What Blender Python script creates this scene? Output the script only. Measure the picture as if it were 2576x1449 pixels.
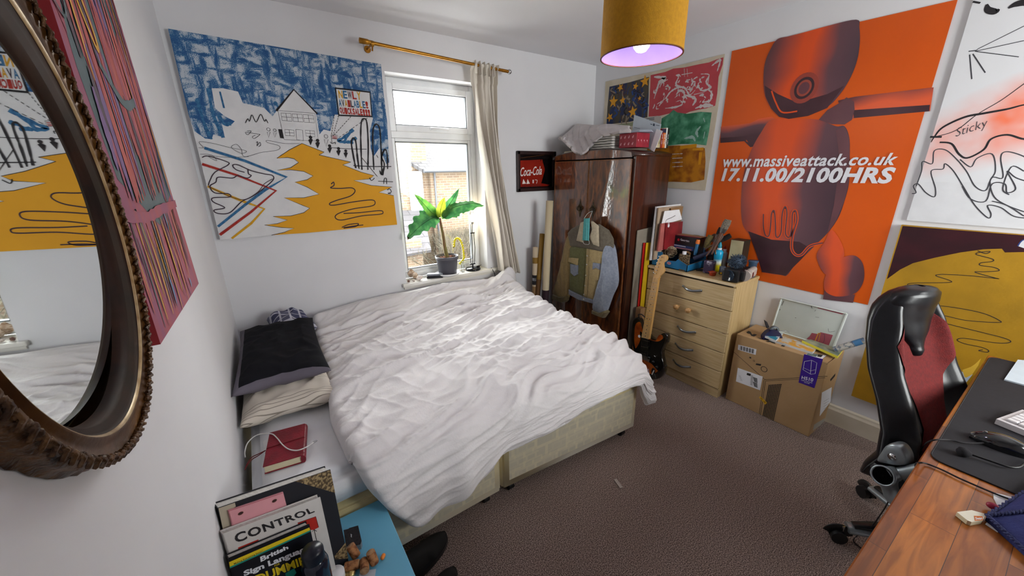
import bpy, bmesh, math, random
import numpy as np
from mathutils import Vector, Matrix, noise, geometry
random.seed(7)
for o in list(bpy.data.objects):
    bpy.data.objects.remove(o)
SC = bpy.context.scene
COL = SC.collection
R = math.radians
PI = math.pi
# ---------------------------------------------------------------- camera
CAM = np.array([0.20655, -2.63007, 1.53])
FPX, YAW, PITCH, ROLL = 931.249, 0.599361850, -0.305600059, -0.0157295045
_f = np.array([math.sin(YAW)*math.cos(PITCH), math.cos(YAW)*math.cos(PITCH), math.sin(PITCH)])
_r = np.array([math.cos(YAW), -math.sin(YAW), 0.0])
_u = np.cross(_r, _f)
_c, _s = math.cos(ROLL), math.sin(ROLL)
CR, CU, CF = _c*_r + _s*_u, -_s*_r + _c*_u, _f
cam_data = bpy.data.cameras.new('camera')
cam_data.sensor_width = 36.0
cam_data.lens = FPX/2576.0*36.0
cam_data.clip_start = 0.02
cam_data.clip_end = 200
cam = bpy.data.objects.new('camera', cam_data)
COL.objects.link(cam)
M = Matrix.Identity(4)
for i in range(3):
    M[i][0] = CR[i]; M[i][1] = CU[i]; M[i][2] = -CF[i]; M[i][3] = CAM[i]
cam.matrix_world = M
SC.camera = cam
# ---------------------------------------------------------------- sky and exposure
SC.view_settings.view_transform = 'Standard'
SC.view_settings.look = 'None'
SC.view_settings.gamma = 1.0
SC.view_settings.use_curve_mapping = False
SC.view_settings.exposure = 1.38
W = bpy.data.worlds.new('overcast_sky')
SC.world = W
W.use_nodes = True
bg = W.node_tree.nodes['Background']
bg.inputs[0].default_value = (1.0, 0.985, 0.97, 1)
bg.inputs[1].default_value = 7.8

def lamp(name, kind, loc, energy, color, size=0.1, rot=None, **kw):
    l = bpy.data.lights.new(name, kind)
    l.energy = energy
    l.color = color
    if kind == 'AREA':
        l.shape = 'RECTANGLE'; l.size = size; l.size_y = kw.get('size_y', size)
    else:
        l.shadow_soft_size = size
    o = bpy.data.objects.new(name, l)
    COL.objects.link(o)
    o.location = loc
    if rot: o.rotation_euler = rot
    return o
XR = 2.94525; ZC = 2.41; YB = -3.75
p_ = lamp('window_daylight_portal', 'AREA', (1.40, 0.24, 1.45), 1, (1, 1, 1), 0.74, (R(-90), 0, 0), size_y=1.4)
p_.data.cycles.is_portal = True
p_ = lamp('added_rear_window_portal', 'AREA', (2.25, YB-0.2, 1.55), 1, (1, 1, 1), 1.0, (R(90), 0, 0), size_y=1.2)  # serves the added rear window, which only brightens the room
p_.data.cycles.is_portal = True

# ---------------------------------------------------------------- pixel -> place
def ray(x, y):
    return (x-1288.0)/FPX*CR - (y-724.5)/FPX*CU + CF
def onx(x, y, X):
    d = ray(x, y); return Vector(CAM + (X-CAM[0])/d[0]*d)
def ony(x, y, Y):
    d = ray(x, y); return Vector(CAM + (Y-CAM[1])/d[1]*d)
def onz(x, y, Z):
    d = ray(x, y); return Vector(CAM + (Z-CAM[2])/d[2]*d)

# ---------------------------------------------------------------- materials
def srgb(h):
    if isinstance(h, str):
        h = h.lstrip('#'); c = [int(h[i:i+2], 16)/255 for i in (0, 2, 4)]
    else:
        c = list(h)
    return tuple([x/12.92 if x <= 0.04045 else ((x+0.055)/1.055)**2.4 for x in c] + [1.0])
MATS = {}
def nd(nt, t, **kw):
    n = nt.nodes.new(t)
    for k, v in kw.items():
        if k.startswith('i_'):
            n.inputs[k[2:].replace('_', ' ')].default_value = v
        else:
            setattr(n, k, v)
    return n
def mat(name, col, rough=0.6, col2=None, scale=20.0, stretch=(1, 1, 1), bump=0.0, bscale=None, metal=0.0, spec=0.5, emit=None, estr=0.0,
        coat=0.0, trans=0.0, sub=0.0, detail=4, lo=0.35, hi=0.65, sheen=0.0, ior=1.45, alpha=None, kind='noise', rot=(0, 0, 0)):
    """procedural principled material; col2 mixes in by noise"""
    if name in MATS: return MATS[name]
    m = bpy.data.materials.new(name); m.use_nodes = True; nt = m.node_tree
    b = nt.nodes['Principled BSDF']
    c1 = srgb(col); b.inputs['Base Color'].default_value = c1
    b.inputs['Roughness'].default_value = rough
    b.inputs['Metallic'].default_value = metal
    b.inputs['Specular IOR Level'].default_value = spec
    b.inputs['Coat Weight'].default_value = coat
    b.inputs['Coat Roughness'].default_value = 0.08
    b.inputs['Transmission Weight'].default_value = trans
    b.inputs['IOR'].default_value = ior
    b.inputs['Sheen Weight'].default_value = sheen
    tc = nd(nt, 'ShaderNodeTexCoord')
    mp = nd(nt, 'ShaderNodeMapping'); mp.inputs['Scale'].default_value = stretch; mp.inputs['Rotation'].default_value = rot
    nt.links.new(tc.outputs['Object'], mp.inputs[0])
    if kind == 'wave':
        n = nd(nt, 'ShaderNodeTexWave'); n.inputs['Scale'].default_value = scale; n.inputs['Distortion'].default_value = 6; n.inputs['Detail'].default_value = detail
    elif kind == 'voronoi':
        n = nd(nt, 'ShaderNodeTexVoronoi'); n.inputs['Scale'].default_value = scale
    else:
        n = nd(nt, 'ShaderNodeTexNoise'); n.inputs['Scale'].default_value = scale; n.inputs['Detail'].default_value = detail
    nt.links.new(mp.outputs[0], n.inputs['Vector'])
    if col2 is None:
        k = 0.94
        col2c = tuple([x*k for x in c1[:3]] + [1]); lo_, hi_ = lo, hi
    else:
        col2c = srgb(col2); lo_, hi_ = lo, hi
    rp = nd(nt, 'ShaderNodeValToRGB')
    rp.color_ramp.elements[0].position = lo_; rp.color_ramp.elements[1].position = hi_
    rp.color_ramp.elements[0].color = c1; rp.color_ramp.elements[1].color = col2c
    nt.links.new(n.outputs[0], rp.inputs[0])
    nt.links.new(rp.outputs[0], b.inputs['Base Color'])
    if bump:
        n2 = nd(nt, 'ShaderNodeTexNoise'); n2.inputs['Scale'].default_value = bscale or scale*3; n2.inputs['Detail'].default_value = 3
        nt.links.new(mp.outputs[0], n2.inputs['Vector'])
        bp = nd(nt, 'ShaderNodeBump'); bp.inputs['Strength'].default_value = bump; bp.inputs['Distance'].default_value = 0.01
        nt.links.new(n2.outputs[0], bp.inputs['Height']); nt.links.new(bp.outputs[0], b.inputs['Normal'])
    if emit is not None:
        b.inputs['Emission Color'].default_value = srgb(emit); b.inputs['Emission Strength'].default_value = estr
    if sub:
        b.inputs['Subsurface Weight'].default_value = sub; b.inputs['Subsurface Radius'].default_value = (0.02, 0.02, 0.02)
    MATS[name] = m
    return m
def wood(name, c1, c2, axis='Z', scale=6.0, rough=0.45, coat=0.0, strong=14, bump=0.05, mid=None):
    """straight grain: noise stretched along one axis"""
    if name in MATS: return MATS[name]
    st = {'X': (1, strong, strong), 'Y': (strong, 1, strong), 'Z': (strong, strong, 1)}[axis]
    m = mat(name, c1, rough, c2, scale, st, bump=bump, coat=coat, detail=8, lo=0.32, hi=0.68)
    return m

# ---------------------------------------------------------------- mesh builder
class MB:
    def __init__(s):
        s.v = []; s.f = []; s.m = []; s.mats = []; s.sm = []
    def mi(s, m):
        if m not in s.mats: s.mats.append(m)
        return s.mats.index(m)
    def add(s, verts, faces, m, smooth=False):
        o = len(s.v); k = s.mi(m)
        s.v += [Vector(v) for v in verts]
        for f in faces:
            s.f.append([o+i for i in f]); s.m.append(k); s.sm.append(smooth)
        return s
    def box(s, c, d, m, rot=None, bev=0.0):
        c = Vector(c); x, y, z = [q/2 for q in d]
        if bev <= 0:
            vs = [Vector((sx*x, sy*y, sz*z)) for sx in (-1, 1) for sy in (-1, 1) for sz in (-1, 1)]
            fs = [(0, 1, 3, 2), (4, 6, 7, 5), (0, 4, 5, 1), (2, 3, 7, 6), (0, 2, 6, 4), (1, 5, 7, 3)]
            sm = False
        else:
            bm = bmesh.new(); bmesh.ops.create_cube(bm, size=1)
            for v in bm.verts: v.co = Vector((v.co.x*2*x, v.co.y*2*y, v.co.z*2*z))
            bmesh.ops.bevel(bm, geom=bm.edges[:], offset=min(bev, x*.95, y*.95, z*.95), segments=2, affect='EDGES', profile=0.5)
            bm.verts.index_update()
            vs = [v.co.copy() for v in bm.verts]; fs = [[v.index for v in f.verts] for f in bm.faces]; bm.free(); sm = False
        if rot is not None:
            rm = rot if isinstance(rot, Matrix) else Matrix.Rotation(rot[2], 3, 'Z') @ Matrix.Rotation(rot[1], 3, 'Y') @ Matrix.Rotation(rot[0], 3, 'X')
            vs = [rm @ v for v in vs]
        return s.add([v+c for v in vs], fs, m, sm)
    def lathe(s, prof, m, c=(0, 0, 0), axis=(0, 0, 1), seg=28, cap=True, smooth=True, sx=1.0, sy=1.0):
        """prof: list of (r, h) along axis"""
        q = Vector((0, 0, 1)).rotation_difference(Vector(axis).normalized()).to_matrix()
        c = Vector(c); vs = []; fs = []
        for r, h in prof:
            for i in range(seg):
                a = 2*PI*i/seg; vs.append(c + q @ Vector((r*math.cos(a)*sx, r*math.sin(a)*sy, h)))
        n = len(prof)
        for j in range(n-1):
            for i in range(seg):
                a = j*seg+i; b = j*seg+(i+1) % seg
                fs.append((a, b, b+seg, a+seg))
        s.add(vs, fs, m, smooth)
        if cap:
            if prof[0][0] > 1e-5: s.add(vs[:seg], [list(range(seg))[::-1]], m)
            if prof[-1][0] > 1e-5: s.add(vs[-seg:], [list(range(seg))], m)
        return s
    def cyl(s, a, b, r, m, r2=None, seg=16, cap=True):
        a = Vector(a); b = Vector(b); d = b-a
        return s.lathe([(r, 0), (r if r2 is None else r2, d.length)], m, a, d, seg, cap)
    def tube(s, pts, r, m, seg=8, closed=False, cap=True, flat=1.0, up=None, rs=None):
        pts = [Vector(p) for p in pts]; n = len(pts); vs = []; fs = []
        prev = None
        for i, p in enumerate(pts):
            if closed: t = (pts[(i+1) % n]-pts[i-1])
            else: t = pts[min(i+1, n-1)]-pts[max(i-1, 0)]
            if t.length < 1e-9: t = Vector((0, 0, 1))
            t.normalize()
            if prev is None:
                a = Vector(up) if up is not None else (Vector((0, 0, 1)) if abs(t.z) < 0.9 else Vector((1, 0, 0)))
                x = a.cross(t).normalized()
            else:
                x = prev - t*prev.dot(t)
                x = x.normalized() if x.length > 1e-6 else Vector((1, 0, 0))
            prev = x; y = t.cross(x)
            rr = r if rs is None else rs[i]
            for k in range(seg):
                an = 2*PI*k/seg; vs.append(p + x*rr*math.cos(an) + y*rr*flat*math.sin(an))
        m_ = n if closed else n-1
        for j in range(m_):
            for k in range(seg):
                a = j*seg+k; b = j*seg+(k+1) % seg; j2 = ((j+1) % n)*seg
                fs.append((a, b, j2+(k+1) % seg, j2+k))
        s.add(vs, fs, m, True)
        if cap and not closed:
            s.add(vs[:seg], [list(range(seg))[::-1]], m); s.add(vs[-seg:], [list(range(seg))], m)
        return s
    def sphere(s, c, r, m, seg=16, rings=10, sc=(1, 1, 1), rot=None):
        vs = []; fs = []; c = Vector(c)
        for j in range(rings+1):
            th = PI*j/rings
            for i in range(seg):
                a = 2*PI*i/seg
                v = Vector((r*math.sin(th)*math.cos(a)*sc[0], r*math.sin(th)*math.sin(a)*sc[1], r*math.cos(th)*sc[2]))
                if rot is not None: v = rot @ v
                vs.append(c+v)
        for j in range(rings):
            for i in range(seg):
                a = j*seg+i; b = j*seg+(i+1) % seg
                fs.append((a, a+seg, b+seg, b))
        return s.add(vs, fs, m, True)
    def grid(s, fn, nu, nv, m, smooth=True, cu=False, flip=False):
        """fn(u,v) -> point; closed in u if cu"""
        vs = [fn(i/(nu if cu else nu-1), j/(nv-1)) for j in range(nv) for i in range(nu)]; fs = []
        for j in range(nv-1):
            for i in range(nu if cu else nu-1):
                i2 = (i+1) % nu
                q = (j*nu+i, j*nu+i2, (j+1)*nu+i2, (j+1)*nu+i)
                fs.append(q[::-1] if flip else q)
        return s.add(vs, fs, m, smooth)
    def slab(s, poly, nrm, th, m, mside=None):
        """closed plate: polygon (3D, coplanar) pushed back by th along -nrm"""
        poly = [Vector(p) for p in poly]; nrm = Vector(nrm).normalized(); n = len(poly)
        back = [p-nrm*th for p in poly]
        tri = geometry.tessellate_polygon([poly])
        ar = Vector((0, 0, 0))
        for i in range(n): ar += poly[i].cross(poly[(i+1) % n])
        fl = ar.dot(nrm) < 0
        ft = []
        for t in tri:
            a, b, c = t
            nn = (poly[b]-poly[a]).cross(poly[c]-poly[a])
            ft.append((a, b, c) if nn.dot(nrm) > 0 else (a, c, b))
        s.add(poly, ft, m); s.add(back, [t[::-1] for t in ft], mside or m)
        sd = [(i, (i+1) % n, n+(i+1) % n, n+i) for i in range(n)]
        if not fl: sd = [q[::-1] for q in sd]
        s.add(poly+back, sd, mside or m)
        return s
def make(name, mb, parent=None, mw=None, m=None, mod=None):
    """link the builder's geometry (world coordinates, or the parent's local ones if mw is False) as ONE mesh object"""
    me = bpy.data.meshes.new(name)
    vs = mb.v
    if parent is not None and mw is not False:
        inv = WM(parent).inverted(); vs = [inv @ v for v in vs]
        o_loc = None
    elif parent is None:
        xs = [v.x for v in vs]; ys = [v.y for v in vs]; zs = [v.z for v in vs]
        o_loc = Vector(((min(xs)+max(xs))/2, (min(ys)+max(ys))/2, min(zs)))
        vs = [v-o_loc for v in vs]
    else:
        o_loc = None
    me.from_pydata([tuple(v) for v in vs], [], mb.f)
    for mm in mb.mats: me.materials.append(mm)
    me.polygons.foreach_set('material_index', mb.m)
    me.polygons.foreach_set('use_smooth', mb.sm)
    me.validate(); me.update()
    o = bpy.data.objects.new(name, me); COL.objects.link(o)
    if parent is not None: o.parent = parent
    elif o_loc is not None: o.location = o_loc
    if mod == 'sub':
        md = o.modifiers.new('subdivision', 'SUBSURF'); md.levels = 1; md.render_levels = 2
    return o
def WM(o):
    m = o.matrix_basis.copy()
    while o.parent is not None:
        o = o.parent; m = o.matrix_basis @ m
    return m
def tag(o, label=None, cat=None, group=None, kind=None):
    if label: o['label'] = label
    if cat: o['category'] = cat
    if group: o['group'] = group
    if kind: o['kind'] = kind
    return o
def thing(name, label, cat, loc, rz=0, group=None):
    o = bpy.data.objects.new(name, None); COL.objects.link(o)
    o.empty_display_size = 0.05
    o.location = loc; o.rotation_euler = (0, 0, rz)
    return tag(o, label, cat, group)
def struct(name, mb, parent=None):
    o = make(name, mb, parent)
    if parent is None: o['kind'] = 'structure'
    return o
def copy_tree(o, parent=None):
    c = o.copy(); COL.objects.link(c)
    if parent is not None: c.parent = parent
    for ch in list(o.children): copy_tree(ch, c)
    return c

# ---------------------------------------------------------------- flat artwork on a plane
def catmull(pts, k=6, closed=False):
    if len(pts) < 3: return pts
    n = len(pts); out = []
    P = lambda i: pts[i % n] if closed else pts[max(0, min(n-1, i))]
    for i in range(n if closed else n-1):
        p0, p1, p2, p3 = P(i-1), P(i), P(i+1), P(i+2)
        for j in range(k):
            t = j/k
            out.append(tuple(0.5*((2*p1[a]) + (-p0[a]+p2[a])*t + (2*p0[a]-5*p1[a]+4*p2[a]-p3[a])*t*t + (-p0[a]+3*p1[a]-3*p2[a]+p3[a])*t**3) for a in range(len(p1))))
    if not closed: out.append(tuple(pts[-1]))
    return out
_TX = {}
def text_mesh(body, bold=0.0, shear=0.0, spacing=1.0, res=3):
    key = (body, bold, shear, spacing)
    if key in _TX: return _TX[key]
    cu = bpy.data.curves.new('lettering', 'FONT'); cu.body = body; cu.offset = bold; cu.shear = shear; cu.space_character = spacing
    cu.resolution_u = res; cu.align_x = 'LEFT'
    ob = bpy.data.objects.new('lettering', cu); COL.objects.link(ob)
    dg = bpy.context.evaluated_depsgraph_get(); ev = ob.evaluated_get(dg); me = ev.to_mesh()
    vs = [(v.co.x, v.co.y) for v in me.vertices]; fs = [tuple(p.vertices) for p in me.polygons]
    ev.to_mesh_clear(); bpy.data.objects.remove(ob); bpy.data.curves.remove(cu)
    _TX[key] = (vs, fs)
    return vs, fs
class Art:
    """draws in millimetre-thin layers on a plane; px=True reads photo pixels and finds where they fall on the plane"""
    def __init__(s, mb, O, U, V, px=True, step=0.0004):
        s.mb = mb; s.O = Vector(O); s.U = Vector(U).normalized(); s.V = Vector(V)
        s.V = (s.V - s.U*s.V.dot(s.U)).normalized(); s.N = s.U.cross(s.V)
        s.px = px; s.step = step; s.k = 1; s.n = 0
    def uv(s, q):
        if not s.px: return (q[0], q[1])
        d = Vector(ray(*q)); C = Vector(CAM)
        t = (s.O-C).dot(s.N)/d.dot(s.N); P = C+d*t-s.O
        return (P.dot(s.U), P.dot(s.V))
    def P(s, uv, k=None):
        return s.O + s.U*uv[0] + s.V*uv[1] + s.N*(s.step*(s.k+.015*(s.n % 64) if k is None else k))
    def poly(s, pts, m, layer=None, smooth=False, raw=False):
        s.n += 1
        uv = list(pts) if raw else [s.uv(q) for q in pts]
        if smooth: uv = catmull(uv, 5, True)
        if layer is not None: s.k = layer
        P = [s.P(q) for q in uv]
        tri = geometry.tessellate_polygon([P]); fs = []
        for a, b, c in tri:
            nn = (P[b]-P[a]).cross(P[c]-P[a]); fs.append((a, b, c) if nn.dot(s.N) > 0 else (a, c, b))
        s.mb.add(P, fs, m); return s
    def line(s, pts, w, m, layer=None, smooth=True, raw=False, closed=False, taper=False, jit=0.0, k=6):
        s.n += 1
        uv = list(pts) if raw else [s.uv(q) for q in pts]
        if smooth and len(uv) > 2: uv = catmull(uv, k, closed)
        if layer is not None: s.k = layer
        if closed: uv = uv+[uv[0]]
        n = len(uv); L = []; Rr = []
        for i, q in enumerate(uv):
            a = uv[max(i-1, 0)]; b = uv[min(i+1, n-1)]
            if closed and i in (0, n-1): a, b = uv[-2], uv[1]
            dx, dy = b[0]-a[0], b[1]-a[1]; l = math.hypot(dx, dy) or 1
            ww = w/2*(1+jit*random.uniform(-1, 1))
            if taper: ww *= 0.25+0.75*math.sin(PI*min(max(i/(n-1), 0.02), 0.98))
            nx, ny = -dy/l*ww, dx/l*ww
            L.append(s.P((q[0]+nx, q[1]+ny))); Rr.append(s.P((q[0]-nx, q[1]-ny)))
        s.mb.add(Rr+L, [(i, i+1, n+i+1, n+i) for i in range(n-1)], m); return s
    def dashed(s, a, b, w, m, n=12, layer=None):
        a = s.uv(a); b = s.uv(b)
        for i in range(n):
            t0, t1 = i/n, (i+0.6)/n
            s.line([(a[0]+(b[0]-a[0])*t0, a[1]+(b[1]-a[1])*t0), (a[0]+(b[0]-a[0])*t1, a[1]+(b[1]-a[1])*t1)], w, m, layer, False, True)
        return s
    def text(s, body, quad, m, layer=None, bold=0.0, shear=0.0, raw=False, spacing=1.0):
        """quad: TL, TR, BR, BL of the lettering's bounding box"""
        if layer is not None: s.k = layer
        vs, fs = text_mesh(body, bold, shear, spacing)
        if not vs: return s
        x0 = min(v[0] for v in vs); x1 = max(v[0] for v in vs); y0 = min(v[1] for v in vs); y1 = max(v[1] for v in vs)
        q = list(quad) if raw else [s.uv(p) for p in quad]
        P = []
        for v in vs:
            a = (v[0]-x0)/(x1-x0 or 1); b = (v[1]-y0)/(y1-y0 or 1)
            u = [(q[3][i]*(1-a)+q[2][i]*a)*(1-b) + (q[0][i]*(1-a)+q[1][i]*a)*b for i in range(2)]
            P.append(s.P(u))
        out = []
        for f in fs:
            nn = (P[f[1]]-P[f[0]]).cross(P[f[2]]-P[f[0]])
            out.append(f if nn.dot(s.N) > 0 else f[::-1])
        s.mb.add(P, out, m); return s
    def disc(s, c, r, m, layer=None, raw=False, seg=24, ry=None):
        c = c if raw else s.uv(c); ry = ry or r
        return s.poly([(c[0]+r*math.cos(2*PI*i/seg), c[1]+ry*math.sin(2*PI*i/seg)) for i in range(seg)], m, layer, raw=True)
    def ring(s, c, r, w, m, layer=None, raw=False, ry=None, seg=28):
        c = c if raw else s.uv(c); ry = ry or r
        return s.line([(c[0]+r*math.cos(2*PI*i/seg), c[1]+ry*math.sin(2*PI*i/seg)) for i in range(seg)], w, m, layer, False, True, True)

def fbm(x, y, z=0.0, o=3):
    return noise.fractal(Vector((x, y, z)), 1.0, 2.0, o)
def lerp(a, b, t): return a+(b-a)*t
def interp(x, xs, ys): return float(np.interp(x, xs, ys))
# ================================================================ the room
m_wall = mat('wall_paint', '#e2e2e4', 0.85, '#dadadd', 1.3, bump=0.04, bscale=55)
m_ceil = mat('ceiling_paint', '#e4e3e6', 0.9, '#dddce0', 1.1, bump=0.03, bscale=40)
m_gloss = mat('white_gloss_paint', '#e9e6e0', 0.35, '#e0dcd2', 5)
m_cream = mat('cream_skirting_paint', '#d6cdbb', 0.5, '#c9bfab', 6)
m_upvc = mat('white_upvc', '#f0f1f2', 0.3, '#e6e8ea', 8)
def carpet_mat():
    m = bpy.data.materials.new('brown_carpet'); m.use_nodes = True; nt = m.node_tree; b = nt.nodes['Principled BSDF']
    tc = nd(nt, 'ShaderNodeTexCoord')
    n1 = nd(nt, 'ShaderNodeTexNoise'); n1.inputs['Scale'].default_value = 250; n1.inputs['Detail'].default_value = 2
    n2 = nd(nt, 'ShaderNodeTexNoise'); n2.inputs['Scale'].default_value = 3.2; n2.inputs['Detail'].default_value = 3
    r = nd(nt, 'ShaderNodeValToRGB'); e = r.color_ramp.elements
    e[0].position = 0.36; e[0].color = srgb('#3a2c28'); e[1].position = 0.64; e[1].color = srgb('#b19d94')
    x = e.new(0.5); x.color = srgb('#7a6861')
    mx = nd(nt, 'ShaderNodeMix', data_type='RGBA', blend_type='MULTIPLY'); mx.inputs[0].default_value = 0.35
    r2 = nd(nt, 'ShaderNodeValToRGB'); r2.color_ramp.elements[0].position = 0.3; r2.color_ramp.elements[0].color = (0.72, 0.66, 0.62, 1); r2.color_ramp.elements[1].position = 0.6
    L = nt.links
    L.new(tc.outputs['Object'], n1.inputs['Vector']); L.new(tc.outputs['Object'], n2.inputs['Vector'])
    L.new(n1.outputs[0], r.inputs[0]); L.new(n2.outputs[0], r2.inputs[0])
    L.new(r.outputs[0], mx.inputs[6]); L.new(r2.outputs[0], mx.inputs[7]); L.new(mx.outputs[2], b.inputs['Base Color'])
    bp = nd(nt, 'ShaderNodeBump'); bp.inputs['Strength'].default_value = 0.35; bp.inputs['Distance'].default_value = 0.004
    L.new(n1.outputs[0], bp.inputs['Height']); L.new(bp.outputs[0], b.inputs['Normal'])
    b.inputs['Roughness'].default_value = 0.95; b.inputs['Sheen Weight'].default_value = 0.15
    return m
m_carpet = carpet_mat()
T = 0.10
fl = MB().box((XR/2, YB/2, -0.05), (XR+2*T, -YB+2*T, 0.1), m_carpet); struct('floor', fl)
ce = MB().box((XR/2, YB/2, ZC+0.05), (XR+2*T, -YB+2*T, 0.1), m_ceil); struct('ceiling', ce)
struct('wall_left', MB().box((-T/2, YB/2, ZC/2), (T, -YB+2*T, ZC), m_wall))
struct('wall_right', MB().box((XR+T/2, YB/2, ZC/2), (T, -YB+2*T, ZC), m_wall))
# window wall, 0.20 thick, with the opening
wx0, wx1, wz0, wz1, wt = 1.052, 1.757, 0.745, 2.146, 0.22
wb = MB()
for (a, b, c, d) in ((0, wx0, 0, ZC), (wx1, XR, 0, ZC), (wx0, wx1, 0, wz0-0.025), (wx0, wx1, wz1, ZC)):
    wb.box(((a+b)/2, wt/2, (c+d)/2), (b-a, wt, d-c), m_wall)
struct('wall_back', wb)
vx0, vx1, vz0, vz1 = 1.75, 2.75, 0.95, 2.15  # opening for the made-up rear window
wf = MB()
for (a, b, c, d) in ((0, vx0, 0, ZC), (vx1, XR, 0, ZC), (vx0, vx1, 0, vz0), (vx0, vx1, vz1, ZC)):
    wf.box(((a+b)/2, YB-T/2, (c+d)/2), (b-a, T, d-c), m_wall)
struct('wall_front', wf)
# skirting
def skirt(name, a, b, nx, ny, mt=m_cream):
    mb = MB(); a = Vector(a); b = Vector(b); n = Vector((nx, ny, 0))
    prof = [(0.0, 0), (0.018, 0), (0.018, 0.095), (0.012, 0.108), (0.010, 0.118), (0.0, 0.126)]
    vs = [p+n*x+Vector((0, 0, z)) for p in (a, b) for x, z in prof]; k = len(prof)
    mb.add(vs, [(i, i+1, k+i+1, k+i) for i in range(k-1)]+[tuple(range(k))[::-1], tuple(range(k, 2*k))], mt)
    struct(name, mb)
skirt('baseboard_right', (XR, -0.001, 0), (XR, YB, 0), -1, 0)
skirt('baseboard_back', (0.02, 0, 0), (XR-0.02, 0, 0), 0, -1)
skirt('baseboard_left', (0, -0.02, 0), (0, YB+0.02, 0), 1, 0)

# thin clear glass: mostly lets light straight through, mirrors a little
def thin_glass(name, tint=(0.96, 0.98, 0.98, 1), haze=0.0, hz_scale=6.0):
    m = bpy.data.materials.new(name); m.use_nodes = True; nt = m.node_tree; nt.nodes.clear(); L = nt.links
    out = nd(nt, 'ShaderNodeOutputMaterial'); tr = nd(nt, 'ShaderNodeBsdfTransparent'); tr.inputs[0].default_value = tint
    gl = nd(nt, 'ShaderNodeBsdfGlossy'); gl.inputs['Roughness'].default_value = 0.02
    fr = nd(nt, 'ShaderNodeFresnel'); fr.inputs[0].default_value = 1.3
    mx = nd(nt, 'ShaderNodeMixShader'); L.new(fr.outputs[0], mx.inputs[0]); L.new(tr.outputs[0], mx.inputs[1]); L.new(gl.outputs[0], mx.inputs[2])
    if haze:
        tl = nd(nt, 'ShaderNodeBsdfTranslucent'); tl.inputs[0].default_value = (0.95, 0.96, 0.96, 1)
        tc = nd(nt, 'ShaderNodeTexCoord'); mp = nd(nt, 'ShaderNodeMapping'); mp.inputs['Scale'].default_value = (1, 1, 0.35)
        n = nd(nt, 'ShaderNodeTexNoise'); n.inputs['Scale'].default_value = hz_scale; n.inputs['Detail'].default_value = 6
        r = nd(nt, 'ShaderNodeValToRGB'); r.color_ramp.elements[0].position = 0.35; r.color_ramp.elements[1].position = 0.6
        r.color_ramp.elements[0].color = (haze*0.45,)*3+(1,); r.color_ramp.elements[1].color = (haze,)*3+(1,)
        L.new(tc.outputs['Object'], mp.inputs[0]); L.new(mp.outputs[0], n.inputs['Vector']); L.new(n.outputs[0], r.inputs[0])
        m2 = nd(nt, 'ShaderNodeMixShader'); L.new(r.outputs[0], m2.inputs[0]); L.new(mx.outputs[0], m2.inputs[1]); L.new(tl.outputs[0], m2.inputs[2])
        L.new(m2.outputs[0], out.inputs[0])
    else:
        L.new(mx.outputs[0], out.inputs[0])
    return m
m_glass = thin_glass('window_glass')
m_mist = thin_glass('misted_glass', haze=0.85)
m_gasket = mat('grey_gasket', '#6d7276', 0.6)
# window_1
fy = 0.125
w = MB()
for (a, b, c, d) in ((wx0, wx0+0.042, wz0, wz1), (wx1-0.042, wx1, wz0, wz1), (wx0+.042, wx1-.042, wz1-0.045, wz1), (wx0+.042, wx1-.042, wz0, wz0+0.045), (wx0+.042, wx1-.042, 1.765, 1.815)):
    w.box(((a+b)/2, fy+0.03, (c+d)/2), (b-a, 0.06, d-c), m_upvc, bev=0.004)
w1 = struct('window_1', w)
def sash(x0, x1, z0, z1, t, y, dep):
    s = MB()
    for (a, b, c, d) in ((x0, x0+t, z0, z1), (x1-t, x1, z0, z1), (x0+t, x1-t, z1-t, z1), (x0+t, x1-t, z0, z0+t)):
        s.box(((a+b)/2, y+dep/2, (c+d)/2), (b-a, dep, d-c), m_upvc, bev=0.005)
    k = 0.006
    for (a, b, c, d) in ((x0+t, x0+t+k, z0+t, z1-t), (x1-t-k, x1-t, z0+t, z1-t), (x0+t, x1-t, z1-t-k, z1-t), (x0+t, x1-t, z0+t, z0+t+k)):
        s.box(((a+b)/2, y+dep/2, (c+d)/2), (b-a, dep*0.7, d-c), m_gasket)
    return s
x0, x1 = wx0+0.042, wx1-0.042
make('opening_sash', sash(x0-0.008, x1+0.008, 1.807, wz1-0.038, 0.04, fy-0.022, 0.05), w1)
make('fixed_sash', sash(x0, x1, wz0+0.045, 1.765, 0.022, fy+0.005, 0.045), w1)
tag(make('pane', MB().box(((x0+x1)/2, fy+0.015, 1.955), (x1-x0-0.06, 0.004, 0.24), m_mist), w1), 'misted pane of the top opening light')
make('pane', MB().box(((x0+x1)/2, fy+0.03, (wz0+0.067+1.743)/2), (x1-x0-0.04, 0.004, 1.743-wz0-0.067), m_glass), w1)
h = MB(); hx = 1.40
h.box((hx, fy-0.027, 1.832), (0.05, 0.012, 0.02), m_upvc, bev=0.004)
h.tube([(hx-0.02, fy-0.036, 1.832), (hx, fy-0.045, 1.834), (hx+0.06, fy-0.047, 1.832), (hx+0.11, fy-0.046, 1.828)], 0.008, m_upvc, 10)
make('window_handle', h, w1)
sl = MB().box(((1.018+1.863)/2, -0.0125, 0.7325), (0.845, 0.025, 0.025), m_gloss, bev=0.004)
sl.box(((wx0+wx1)/2, 0.063, 0.7325), (wx1-wx0, 0.125, 0.025), m_gloss)
sl.box(((1.03+1.85)/2, -0.005, 0.711), (0.82, 0.01, 0.02), m_gloss)
struct('trim_1', sl)
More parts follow.
